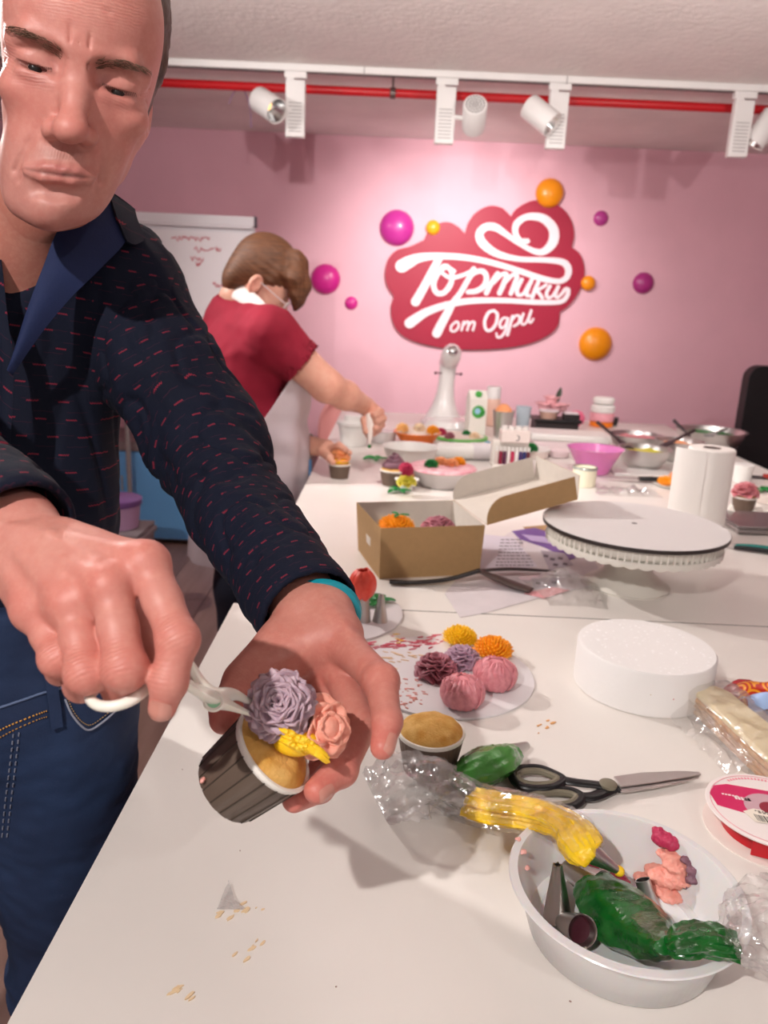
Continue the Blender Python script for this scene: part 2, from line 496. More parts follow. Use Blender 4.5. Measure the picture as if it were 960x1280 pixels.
for x in (-1.0, 0.02, 1.75):
    c = obj('clamp', cat(lathe([(0.019, -0.011), (0.021, -0.009), (0.021, 0.009), (0.019, 0.011)], 20)), M('clamp_metal', '#6d5f5c', 0.4, 0.8), pipe, (x - 0.36, 0, 0), (0, math.pi / 2, 0))
    obj('clamp_rod', tube([(-0.018, 0, 0), (-0.055, 0, 0)], 0.004, 8), M('clamp_metal'), c)
a = PY(298, 108, 3.4); b = PY(313, 158, 3.4)
wire = obj('loose_wire', tube(crom([tuple(PY(x, y, 3.42)) for x, y in ((286, 130), (292, 116), (301, 108), (309, 122), (313, 140), (314, 160))], 6), 0.0022, 6), M('wire_mauve', '#8b6f93', 0.6))
tag(wire, 'thin mauve wire dangling loose from the clamp on the red pipe', 'wire')

m_lampd = M('lamp_reflector', '#d8d8d8', 0.15, 1.0)
m_led = M('lamp_led', '#ffb04a', 0.4, emit='#ffc070', estr=3.0)
def spotlight(px, boxpx, aim, label, headoff, vent=False):
    base = PY(px, 75 + (px - 210) * 0.056 + 6, 3.27); base.z = CEIL - 0.024
    t = thing('track_spotlight', label, 'spotlight', base, group=None)
    obj('rail_adapter', cat(box((0, 0, -0.012), (0.085, 0.032, 0.024)), box((-0.02, 0, -0.032), (0.03, 0.03, 0.02))), m_white, t, bevel=0.003)
    hb = 0.2
    drv = obj('driver_box', box((0.0, 0, 0), (0.075, 0.034, hb)), m_white, t, (0, 0, -0.03 - hb / 2), bevel=0.004)
    obj('cooling_slots', cat(*[box((0.0, -0.018, z), (0.05, 0.002, 0.003)) for z in np.linspace(-0.08, 0.02, 9)]), M('joint_grey'), drv)
    A = Vector(aim).normalized(); q = A.to_track_quat('Z', 'Y').to_euler()
    hc = Vector(headoff)
    obj('yoke', tube([(0.0, -0.005, -0.13), tuple(hc * 0.6 + Vector((0, 0, -0.06))), tuple(hc)], 0.009, 10), m_white, t)
    R, L = 0.046, 0.125
    prof = [(R * 0.9, -L / 2), (R, -L / 2 + 0.006), (R, L / 2 - 0.01), (R, L / 2), (R - 0.003, L / 2), (R - 0.004, L / 2 - 0.004), (R - 0.005, L / 2 - 0.012)]
    hd = obj('lamp_head', lathe(prof, 36, closed=True), m_white, t, hc, q)
    obj('reflector', lathe([(0.010, L / 2 - 0.055), (0.022, L / 2 - 0.04), (0.034, L / 2 - 0.02), (0.041, L / 2 - 0.006)], 24, closed=True), m_lampd, hd)
    obj('led', lathe([(0.011, L / 2 - 0.054), (0.010, L / 2 - 0.051)], 20), m_led, hd)
    if vent:
        hs = []
        for rr, n in ((0.0, 1), (0.011, 7), (0.022, 13), (0.033, 19)):
            for k in range(n):
                a = 2 * math.pi * k / n
                hs.append(xf(lathe([(0.0035, 0), (0.0034, -0.0015)], 8), (rr * math.cos(a), rr * math.sin(a), -L / 2 - 0.0004)))
        obj('vent_hole', cat(*hs), M('vent_dark', '#5b5452', 0.7), hd, kind='stuff')
    return t, base + hc, A
l1, p_l1, a1 = spotlight(370, None, (0.62, -0.55, -0.42), 'white track spotlight aimed at the room, amber reflector visible, leftmost of four', (-0.10, -0.05, -0.13))
l2, p_l2, a2 = spotlight(559, None, (0.06, 0.9, -0.42), 'white track spotlight turned to the pink wall, round vented back showing', (0.11, -0.03, -0.13), vent=True)
l3, p_l3, a3 = spotlight(700, None, (0.62, -0.32, -0.5), 'white track spotlight tilted right with its head left of its box', (-0.075, -0.06, -0.125))
l4, p_l4, a4 = spotlight(931, None, (-0.45, 0.1, -0.75), 'white track spotlight at the right end of the rail, head behind its box', (0.10, 0.02, -0.12))
spot('lamp_light', p_l2 + a2 * 0.08, p_l2 + a2 * 2, 74, 92, 1.0)
spot('lamp_light', p_l1 + a1 * 0.08, p_l1 + a1 * 2, 20, 70, 0.6)
spot('lamp_light', p_l3 + a3 * 0.08, p_l3 + a3 * 2, 20, 70, 0.6)
spot('lamp_light', p_l4 + a4 * 0.08, p_l4 + a4 * 2, 14, 70, 0.6)

# ================================================================== WALL SIGN
S0 = Vector((0, WALL_Y, 0))
def sp(x, y, yy=WALL_Y):      # crop coordinates of the sign study -> wall plane
    p = PY(480 + x / 3.692, 250 + y / 3.692, WALL_Y); return (p.x, p.z)
sc_ = PY(605, 345, WALL_Y)
sign = thing('wall_sign', 'crimson cloud-shaped sign with white Cyrillic lettering on the pink wall', 'sign', sc_)
def wallprism(poly, d0, d1):  # poly in wall coords (x,z); returns local mesh
    v, f = prism([(x - sc_.x, z - sc_.z) for x, z in poly], -d1, -d0)
    v = v[:, [0, 2, 1]]       # (x, depth, z)
    return v, [tuple(q)[::-1] for q in f]
segs = [[(45, 445), (12, 390), (6, 330), (22, 270), (60, 232), (120, 215), (183, 186)],
        [(183, 186), (205, 145), (250, 110), (300, 104), (345, 128), (372, 158)],
        [(372, 158), (386, 110), (420, 62), (480, 30), (540, 38), (584, 78)],
        [(584, 78), (612, 40), (680, 6), (760, 10), (822, 42), (862, 100), (873, 165), (862, 218)],
        [(862, 218), (900, 250), (920, 310), (915, 375), (885, 440), (845, 490), (808, 515)],
        [(808, 515), (800, 575), (760, 620), (680, 658), (560, 682), (400, 690), (260, 680), (140, 652), (70, 612), (38, 555), (32, 495), (45, 445)]]
out = []
for s in segs: out += [tuple(q) for q in crom(s, 5)[:-1]]
m_sign = M('sign_crimson', '#a00e34', 0.5, var=0.02, vscale=6)
m_lett = M('sign_letter_white', '#f3dfe5', 0.4)
obj('backing_board', wallprism([sp(x, y) for x, y in out], 0.0, 0.022), m_sign, sign, bevel=0.003)
def stroke(pts, n=8, depth=(0.022, 0.028)):
    c = crom(pts, n); L = []; R = []
    for i, q in enumerate(c):
        a = c[max(i - 1, 0)][:2]; b = c[min(i + 1, len(c) - 1)][:2]
        t = (b - a) / (np.linalg.norm(b - a) + 1e-9); nn = np.array([-t[1], t[0]]); wd = max(q[2], 2)
        L.append(q[:2] + nn * wd); R.append(q[:2] - nn * wd)
    ms = []
    V = []; F = []
    for di, d in enumerate(depth[::-1]):
        for i in range(len(c)):
            for s in (L[i], R[i]):
                x, z = sp(*s); V.append((x - sc_.x, -d - (.002 * i / len(c) if di == 0 else 0), z - sc_.z))
    m = len(c)
    for i in range(m - 1):
        a, b, c2, d2 = 2 * i, 2 * i + 1, 2 * i + 3, 2 * i + 2
        F.append((a, b, c2, d2)); F.append((a, d2, d2 + 2 * m, a + 2 * m)); F.append((b + 2 * m, c2 + 2 * m, c2, b))
    ms.append((np.array(V), F))
    for qi, q in enumerate((c[0], c[-1])):    # round ends
        ring = [sp(q[0] + max(q[2], 2) * math.cos(t), q[1] + max(q[2], 2) * math.sin(t)) for t in np.linspace(0, 2 * math.pi, 15)[:-1]]
        ms.append(wallprism(ring[::-1], depth[0], depth[1] + 0.0003 + .002 * qi))
    return cat(*ms)
letters = {
 'letter_swash': [[(82, 306, 30), (120, 285, 27), (165, 268, 20), (250, 260, 15), (380, 268, 14), (500, 292, 13), (620, 328, 13), (720, 362, 14), (800, 376, 12), (838, 358, 13), (846, 318, 16), (818, 288, 15), (740, 278, 12), (620, 274, 12), (520, 250, 16), (456, 205, 20), (438, 160, 18), (465, 128, 17), (510, 128, 17), (560, 160, 13), (620, 202, 11), (690, 238, 13), (735, 238, 16), (775, 195, 22), (776, 135, 22), (730, 88, 20), (660, 80, 15), (612, 108, 15), (602, 150, 13), (625, 188, 11), (657, 192, 12)]],
 'letter_t': [[(255, 268, 16), (222, 330, 18), (185, 400, 19), (145, 470, 21)]],
 'letter_o': [[(322, 330, 9), (285, 312, 10), (248, 340, 11), (228, 390, 12), (242, 428, 12), (275, 428, 12), (305, 390, 12), (312, 345, 10), (292, 308, 9), (268, 306, 7), (262, 330, 7), (300, 358, 9), (350, 352, 9), (400, 330, 8)]],
 'letter_r': [[(412, 320, 12), (385, 370, 12), (350, 430, 12), (320, 470, 14), (292, 520, 18), (262, 575, 20), (242, 615, 21)],
              [(385, 370, 7), (418, 336, 10), (452, 330, 12), (470, 355, 12), (460, 395, 12), (425, 420, 12), (385, 425, 10)]],
 'letter_te': [[(470, 430, 11), (495, 380, 11), (522, 338, 9)], [(500, 385, 8), (540, 345, 9), (562, 345, 10), (550, 385, 11), (530, 430, 11)], [(548, 390, 8), (588, 348, 9), (610, 352, 10), (598, 390, 10), (582, 432, 10)]],
 'letter_i': [[(632, 368, 9), (612, 410, 9), (614, 436, 9), (638, 434, 7), (668, 385, 8)], [(678, 370, 9), (660, 410, 9), (655, 440, 8), (672, 442, 6)]],
 'letter_k': [[(708, 380, 9), (692, 418, 9), (680, 450, 9)], [(744, 392, 7), (720, 408, 7), (698, 418, 6), (712, 430, 8), (726, 452, 8)]],
 'letter_ii': [[(762, 398, 8), (746, 430, 8), (752, 450, 8), (770, 446, 6), (796, 408, 7)], [(800, 400, 8), (786, 436, 8), (796, 450, 7), (818, 430, 7), (832, 412, 8), (845, 416, 9), (838, 446, 10), (805, 470, 11), (700, 472, 12), (550, 464, 12), (400, 466, 14), (290, 484, 15), (200, 515, 18), (150, 545, 22), (118, 568, 24)]],
 'small_o': [[(330, 562, 5), (310, 580, 5), (308, 602, 5), (326, 604, 5), (342, 585, 5), (340, 564, 5), (328, 562, 5)]],
 'small_t': [[(356, 600, 5), (366, 562, 5)], [(362, 580, 4), (380, 562, 5), (390, 568, 5), (382, 600, 5)], [(388, 580, 4), (404, 562, 5), (416, 568, 5), (408, 600, 5)]],
 'capital_o': [[(506, 510, 6), (480, 520, 7), (462, 560, 7), (468, 596, 7), (490, 600, 7), (514, 570, 7), (520, 528, 7), (504, 510, 6)]],
 'small_d': [[(568, 545, 5), (548, 545, 5), (532, 568, 6), (538, 590, 6), (556, 580, 5), (570, 545, 5), (560, 595, 5), (540, 628, 6), (520, 632, 5), (516, 614, 4)]],
 'small_r': [[(590, 535, 6), (580, 575, 6), (566, 622, 7)], [(586, 560, 4), (604, 534, 5), (622, 538, 6), (618, 566, 6), (596, 582, 5)]],
 'small_i': [[(640, 525, 6), (630, 555, 6), (636, 574, 5), (652, 566, 5), (668, 530, 5)], [(676, 510, 6), (664, 548, 6), (672, 566, 5), (686, 548, 4)]],
}
for k, ss in letters.items():
    obj(k, cat(*[stroke(s, depth=(0.02, 0.028 + 0.0012 * i)) for i, s in enumerate(ss)]), m_lett, sign, smooth=0)

# ball decorations on the wall
def ball(px, py, r, col, label):
    c = PY(px, py, WALL_Y)
    if 535 < px < 740 and py < 360: c.y -= 0.021
    R = r / FPX * (PY(px, py) - CAM_LOC).length * 0.93
    n = 28; prof = [(R * math.cos(a), R * 0.62 * math.sin(a)) for a in np.linspace(0, math.pi / 2 * 0.995, 12)]
    v, f = lathe(prof, n); v = v[:, [0, 2, 1]] * np.array([1, -1, 1]) + np.array([0, 0, 0])
    o = obj('wall_ball', (v, f), M('ball_' + col, col, 0.33, coat=0.3), loc=c)
    tag(o, label, 'decoration', 'balls around the wall sign')
mg, orr = '#c02a8c', '#ef9210'
ball(496, 285, 22, '#bf3393', 'large magenta ball on the wall touching the sign\'s upper left')
ball(541, 285, 9, '#f2a81c', 'small yellow-orange ball on the sign\'s upper left hump')
ball(686, 242, 17, orr, 'orange ball on top of the crimson sign')
ball(734, 354, 9, orr, 'small orange ball at the right edge of the sign')
ball(744, 430, 21, orr, 'largest orange ball on the wall below the sign\'s right side')
ball(751, 273, 9, '#b23a8a', 'small purple ball on the wall, upper right of the sign')
ball(804, 354, 13, '#a8307c', 'purple ball on the wall farthest right of the sign')
ball(407, 349, 19, '#d0288c', 'bright pink-magenta ball on the wall nearest the woman')
ball(439, 379, 8.5, '#d0288c', 'smallest pink ball, just left of the sign')

# ================================================================== TABLES
m_table = M('white_laminate', '#e6e0da', 0.32, var=0.012, vscale=5, bump=0.02, bscale=90)
m_leg = M('table_leg_metal', '#b9b4b1', 0.35, 0.6)
def table(name, x0, x1, y0, y1, label):
    cx, cy = (x0 + x1) / 2, (y0 + y1) / 2
    t = thing('work_table', label, 'table', (cx, cy, 0))
    tp = obj('tabletop', box((0, 0, T - 0.014), (x1 - x0, y1 - y0, 0.028)), m_table, t)
    tp.data.materials.append(M('edge_banding', '#6f6966', 0.6))
    for p_ in tp.data.polygons: p_.material_index = 0 if abs(p_.normal.z) > .5 else 1
    tp.data.update()
    for s in (-1, 1): obj('apron_rail', box((0, s * ((y1 - y0) / 2 - 0.08), T - 0.055), (x1 - x0 - 0.2, 0.03, 0.05)), m_leg, t)
    for sx in (-1, 1):
        for sy in (-1, 1):
            obj('leg', box((sx * ((x1 - x0) / 2 - 0.08), sy * ((y1 - y0) / 2 - 0.08), (T - 0.03) / 2), (0.05, 0.05, T - 0.03)), m_leg, t, bevel=0.003)
    return t
tn = table('n', -0.259, 1.42, -0.45, 1.2725, 'white laminate work table nearest the camera, carrying the round bowl and the scissors')
tf = table('f', -0.236, 1.40, 1.2755, 3.9, 'white laminate work table beyond the seam, carrying the kraft box and the cake stand')

# ================================================================== BACK OF THE ROOM
def flipchart():
    c = PY(318, 272, 3.86); right = c.x; top = c.z; W, H = 0.72, 0.95
    t = thing('flip_chart', 'white flip chart with red handwriting standing behind the woman', 'flipchart', (right - W / 2, 3.86, 0))
    mw = M('chart_white', '#e4dfe3', 0.4)
    bd = obj('board', box((0, 0.02, top - H / 2), (W, 0.02, H)), mw, t, bevel=0.004)
    sh = obj('paper_sheet', box((0, 0.006, top - H / 2 - 0.02), (W - 0.04, 0.004, H - 0.1)), M('paper', '#efe9ec', 0.7), t)
    obj('clamp_bar', cat(box((0, 0.0, top - 0.02), (W, 0.03, 0.045)), box((0, -0.006, top - 0.048), (W * 0.98, 0.02, 0.012))), mw, t, bevel=0.004)
    obj('corner_cap', box((W / 2 + 0.002, 0.015, top - 0.02), (0.014, 0.035, 0.05)), M('cap_grey', '#4d4a52', 0.5), t, bevel=0.003)
    for s in (-0.3, 0.3):
        obj('leg', tube([(s, 0.045, top - 0.1), (s, 0.045, 0.02)], 0.013, 10), m_leg, t)
        obj('foot', box((s, 0.0, 0.012), (0.04, 0.2, 0.024)), m_leg, t, bevel=0.005)
    mr_ = M('marker_red', '#c8485a', 0.6); g = random.Random(3)
    ink = []
    for px0, px1, py in ((214, 262, 297), (243, 268, 312), (238, 254, 324), (270, 276, 312), (245, 251, 330), (266, 278, 356)):
        a = PY(px0, py, 3.86); b = PY(px1, py + (px1 - px0) * 0.05, 3.86); n = int((px1 - px0) / 1.6) + 4
        pts = []
        for i in range(n):
            q = a.lerp(b, i / (n - 1)); pts.append((q.x - (right - W / 2), 0.0025, q.z + g.uniform(-0.011, 0.013)))
        ink.append(tube(crom(pts, 3), 0.0020, 5))
    obj('handwriting', cat(*ink), mr_, sh)
flipchart()
def lowcab():
    t = thing('low_cabinet', 'low cabinet with grey top and light blue doors against the wall behind the woman', 'cabinet', (-1.045, 4.25, 0))
    obj('carcass', box((0, 0, 0.27), (1.3, 0.4, 0.5)), M('cab_grey', '#8d7d7f', 0.5), t)
    obj('top_board', box((0, -0.01, 0.54), (1.3, 0.44, 0.05)), M('cab_top', '#8f7f80', 0.5), t, bevel=0.004)
    for k in range(4):
        d = obj('door', box((-0.487 + 0.325 * k, -0.21, 0.27), (0.315, 0.02, 0.48)), M('cab_blue', '#6fb1ea', 0.45), t, bevel=0.003)
        obj('handle', tube([(-0.487 + 0.325 * k + 0.12, -0.235, 0.3), (-0.487 + 0.325 * k + 0.12, -0.235, 0.38)], 0.005, 8), m_leg, d)
lowcab()
def bucket():
    c = Vector((-1.06, 2.95, 0))
    t = thing('lidded_bucket', 'white bucket with a purple lid on a grey crate behind the man\'s arm', 'bucket', (c.x, c.y, 0.42))
    obj('tub', lathe([(0.07, 0), (0.078, 0.002), (0.09, 0.1), (0.09, 0.103)], 28), M('tub_mauve', '#b992b4', 0.4), t)
    obj('lid', lathe([(0.094, 0.095), (0.096, 0.1), (0.096, 0.118), (0.085, 0.122), (0.0001, 0.122)], 28), M('lid_purple', '#7d5590', 0.4), t)
    s = thing('grey_crate', 'grey storage crate standing on the floor under the purple-lidded bucket', 'crate', (c.x, c.y, 0))
    obj('crate_body', cat(lathe([(0.13, 0), (0.14, 0.01), (0.155, 0.40), (0.16, 0.418), (0.0001, 0.42)], 4)), M('crate_grey', '#8d8486', 0.6), s, rot=(0, 0, 0.78), smooth=20)
    obj('rim', xf(lathe([(0.158, 0.375), (0.168, 0.38), (0.168, 0.395), (0.16, 0.4)], 4, closed=True), rot=(0, 0, 0.78)), M('crate_grey'), s, smooth=20)
bucket()
def shellchair():
    p = PY(424, 540, 4.12)
    t = thing('pink_chair', 'pale pink chair with rounded back between the table and the pink wall', 'chair', (p.x, 4.12, 0))
    mp = M('pink_shell', '#f2a9a5', 0.5)
    def f(u, v):
        a = (u - 0.5) * 2; ww = 0.115 * math.sqrt(max(0, 1 - (max(0, v - 0.55) / 0.46) ** 2))
        return (a * ww, 0.10 - 0.05 * (a * a) + 0.02 * v, 0.46 + 0.36 * v)
    obj('backrest', solid(grid(f, 13, 13), 0.02), mp, t, smooth=60)
    obj('seat', lathe([(0.02, 0.43), (0.12, 0.43), (0.13, 0.445), (0.12, 0.46), (0.0001, 0.455)], 28), mp, t)
    for a in range(4):
        an = math.pi / 4 + a * math.pi / 2
        obj('leg', tube([(0.1 * math.cos(an), 0.1 * math.sin(an), 0.44), (0.125 * math.cos(an), 0.125 * math.sin(an), 0)], [0.014, 0.009], 8), M('beech', '#c79b6d', 0.5), t)
shellchair()
def blackchair():
    t = thing('black_chair', 'black high-backed chair at the far right corner of the table', 'chair', (1.92, 3.33, 0))
    mb = M('black_leather', '#0b0b0e', 0.5)
    out = []
    for cx, cz, a0 in ((0.23, 1.07, 0), (-0.23, 1.07, 90), (-0.23, 0.5, 180), (0.23, 0.5, 270)):
        out += [(cx + 0.06 * math.cos(math.radians(a0 + a)), cz + 0.06 * math.sin(math.radians(a0 + a))) for a in range(0, 91, 15)]
    v, f = prism(out, -0.035, 0.035); v = v[:, [0, 2, 1]]; v[:, 1] += 0.26; f = [q[::-1] for q in f]
    obj('backrest', (v, f), mb, t, rot=(0, 0, math.radians(0)), bevel=0.012)
    obj('seat', box((0, 0, 0.46), (0.5, 0.5, 0.09)), mb, t, bevel=0.02)
    for s in (-1, 1): obj('armrest', tube([(s * 0.27, 0.24, 0.66), (s * 0.27, -0.1, 0.66), (s * 0.26, -0.14, 0.46)], 0.018, 10), mb, t)
    for a in range(5):
        an = 2 * math.pi * a / 5
        obj('leg', tube([(0, 0, 0.1), (0.28 * math.cos(an), 0.28 * math.sin(an), 0.045)], [0.025, 0.016], 8), mb, t)
        obj('caster', sphere((0.28 * math.cos(an), 0.28 * math.sin(an), 0.027), 0.027, 12, 8), mb, t)
    obj('gas_lift', lathe([(0.025, 0.08), (0.025, 0.42)], 16), m_leg, t)
blackchair()
# ================================================================== SHARED FOOD BUILDERS
m_cup = M('brown_paper_cup', '#6d5a4e', 0.55, var=0.04, vscale=60)
m_cupw = M('paper_white', '#efeae2', 0.6)
m_sponge = M('sponge', '#d0963f', 0.8, color2='#e4b66a', vscale=60, bump=0.7, bscale=420, bdist=0.0012, sss=0.1)
def cream(name, c='#ffffff', c2=None): return M('cream_' + name, c, 0.42, color2=c2, vscale=180, bump=0.35, bscale=500, bdist=0.0006, sss=0.12)
c_lilac = cream('lilac', '#b795a6', '#a6849a'); c_pink = cream('pink', '#f0a59a', '#f5b5a6'); c_rose = cream('rose', '#dd8f95', '#cf7c86')
c_mauve = cream('mauve', '#b5707c', '#a3606e'); c_yel = cream('yellow', '#fcc414', '#ffd02a'); c_org = cream('orange', '#fb9c14', '#ffb02a')
c_green = cream('green', '#15833a', '#0f6f30'); c_red = cream('red', '#e9483a', '#f05a46'); c_berry = cream('berry', '#a81c48', '#c02a55')
c_dmauve = cream('dark_mauve', '#86606d', '#775060'); c_peach = cream('peach', '#f7a06a', '#fbb27e'); c_lime = cream('lime', '#cfc83a', '#e0d24e')

def petal_mesh(w, h, cup=0.5, ruffle=0.12, nu=9, nv=6, seed=0, thick=0.0016, mtl=None, curl=0.3):
    """petal growing along +Z, cupped, outer face +Y; w,h in metres"""
    g = random.Random(seed); ph = g.uniform(0, 6)
    def f(u, v):
        a = (u - 0.5) * 2
        ww = w * 0.5 * (0.45 + 0.75 * math.sin(min(v, 1) * 1.9))
        hh = h * v * (1 - 0.16 * a * a)
        y = -cup * w * 0.5 * a * a + curl * h * v * v
        y += ruffle * w * v * v * math.sin(5.5 * a + ph) * 0.35
        z = hh + ruffle * h * v * math.sin(7 * a + ph * 2) * 0.25
        return (a * ww, y, z)
    me = mesh_from('petal', solid(grid(f, nu, nv), thick)); me.materials.append(mtl)
    me.polygons.foreach_set('use_smooth', [True] * len(me.polygons))
    return me
def flower(parent_t, R, layers, mtl, seed=0, cup=0.6, ruffle=0.2, core=True, z0=0.0):
    """layers: (count, radial offset, tilt from vertical (rad), petal width, petal height, z)"""
    g = random.Random(seed)
    if core: obj('base', lathe([(R * 0.3, 0), (R * 0.62, 0.0), (R * 0.66, R * 0.25), (R * 0.4, R * 0.6), (0.0001, R * 0.7)], 16), mtl, parent_t, (0, 0, z0))
    for li, (n, ro, tilt, pw, ph, z) in enumerate(layers):
        mes = [petal_mesh(pw * R, ph * R, cup, ruffle, seed=seed * 10 + li * 3 + k, mtl=mtl, thick=max(0.0009, R * 0.06)) for k in range(2)]
        a0 = g.uniform(0, 6)
        for k in range(n):
            a = a0 + 2 * math.pi * k / n + g.uniform(-.12, .12)
            o = obj('petal', mes[k % 2], None, parent_t, (ro * R * math.cos(a), ro * R * math.sin(a), z0 + z * R))
            o.rotation_euler = (Matrix.Rotation(a - math.pi / 2, 3, 'Z') @ Matrix.Rotation(-tilt - g.uniform(-.1, .1), 3, 'X')).to_euler()
CARN = [(6, 0.28, 1.35, 1.15, 0.78, 0.08), (6, 0.24, 1.05, 1.05, 0.80, 0.20), (5, 0.18, 0.75, 0.95, 0.76, 0.34), (4, 0.12, 0.45, 0.8, 0.66, 0.46), (3, 0.05, 0.18, 0.6, 0.56, 0.56)]
def carnation(name, label, R, mtl, loc, rot=(0, 0, 0), seed=0, group=None, cat_='flower', layers=CARN):
    t = thing(name, label, cat_, loc, rot=rot, group=group)
    flower(t, R, layers, mtl, seed, cup=0.8, ruffle=0.3)
    return t
def mum(name, label, R, mtl, loc, rot=(0, 0, 0), seed=0, small=False, group=None):
    t = thing(name, label, 'flower', loc, rot=rot, group=group); g = random.Random(seed)
    obj('base', sphere((0, 0, R * 0.3), (R * 0.75, R * 0.75, R * 0.42), 16, 10), mtl, t)
    ms = []
    N = 60 if small else 150
    for i in range(N):
        k = (i + 0.5) / N; th = math.acos(1 - 1.05 * k); ph = i * 2.399963
        d = Vector((math.sin(th) * math.cos(ph), math.sin(th) * math.sin(ph), math.cos(th)))
        up = Vector((0, 0, 1)); L = R * (0.42 + 0.12 * g.random())
        a = Vector((d.x * R * .6, d.y * R * .6, R * .28 + d.z * R * .35))
        b = a + d * L * 0.6; c = a + d * L + (up - d * d.z) * L * 0.25
        ms.append(tube([a, b, c], [R * 0.085, R * 0.095, R * 0.05], 5, flat=(1.2, 0.7)))
    obj('petal_cluster', cat(*ms), mtl, t, kind='stuff')
    return t
def peony(name, label, R, mtl, loc, rot=(0, 0, 0), seed=0, group=None):
    t = thing(name, label, 'flower', loc, rot=rot, group=group); g = random.Random(seed)
    obj('bud_core', sphere((0, 0, R * 0.62), (R * 0.86, R * 0.86, R * 0.7), 20, 12), mtl, t)
    for layer, (n, cov, lift) in enumerate(((5, 0.95, 0.94), (5, 1.0, 1.0), (4, 0.8, 1.06))):
        for k in range(n):
            a0 = 2 * math.pi * k / n + layer * 0.7 + g.uniform(-.2, .2); hw = 0.75 + g.uniform(-.1, .15); top = 0.35 + 0.35 * layer + g.uniform(-.1, .1); ph = g.uniform(0, 6)
            def f(u, v):
                a = a0 + (u - 0.5) * 2 * hw * (0.55 + 0.45 * math.sin(1.2 + v * 1.6)); th = 2.15 - v * (2.15 - top) + 0.10 * ((u - .5) * 2) ** 2
                r = R * lift * (1.0 + 0.05 * math.sin(26 * u + ph) * (0.4 + 0.6 * v) + 0.03 * v)
                return (r * 0.9 * math.sin(th) * math.cos(a), r * 0.9 * math.sin(th) * math.sin(a), R * 0.62 + r * 0.78 * math.cos(th))
            obj('petal', solid(grid(f, 15, 9), R * 0.05), mtl, t, smooth=60)
    return t
def leaf_mesh(L, W, seed=0):
    g = random.Random(seed)
    def f(u, v):
        a = (u - .5) * 2; w_ = W * math.sin(math.pi * min(v * 0.93 + 0.05, 1)) ** 0.8
        return (a * w_ * .5, L * v, 0.18 * W * abs(a) + 0.25 * L * v * (1 - v) + 0.04 * W * math.sin(9 * v + seed))
    return solid(grid(f, 7, 9), 0.0012)
def leafspray(name, label, loc, n, L, seed=0, mtl=None, spread=6.28, a0=0, group=None):
    t = thing(name, label, 'leaves', loc, group=group); g = random.Random(seed)
    for k in range(n):
        a = a0 + spread * k / n + g.uniform(-.3, .3); s = g.uniform(.8, 1.15)
        obj('leaf', leaf_mesh(L * s, L * 0.5 * s, k), mtl or c_green, t, (0.1 * L * math.cos(a), 0.1 * L * math.sin(a), 0.002), (0, 0, a - math.pi / 2))
    return t
def pleat(n, amt): return lambda i, a: 1 + amt * (0.5 + 0.5 * math.cos(n * a)) * (1 if i not in (0,) else 0.3)
def cupcake_base(t, rt=0.031, rb=0.025, h=0.045, dome=0.012, mcup=None):
    prof = [(rb * 0.2, 0), (rb, 0), (rb + (rt - rb) * .3, h * .3), (rb + (rt - rb) * .7, h * .7), (rt - 0.0005, h - 0.003), (rt - 0.0014, h - 0.003), (rb, h * 0.3)]
    obj('paper_cup', lathe(prof, 120, ripple=lambda i, a: 1 + (0.02 * math.cos(30 * a) if 0 < i < 4 else 0), closed=True), mcup or m_cup, t)
    obj('cup_rim', lathe([(rt - 0.0018, h - 0.004), (rt + 0.0002, h - 0.004), (rt + 0.0010, h - 0.001), (rt + 0.0006, h + 0.0008), (rt - 0.0014, h + 0.0006)], 60), m_cupw, t)
    pr = [(rt * 0.97 * math.cos(a), h - 0.003 + dome * math.sin(a)) for a in np.linspace(0, math.pi / 2 * .995, 12)]
    v, f = lathe(pr, 40)
    for p in v: p[2] += 0.0022 * nz(p, 90) * min(1, (rt - math.hypot(p[0], p[1])) / (rt * .3) + .2)
    obj('sponge_top', (v, f), m_sponge, t, smooth=80)
def tz(px, py, z=T): p = PZ(px, py, z); return (p.x, p.y, z)

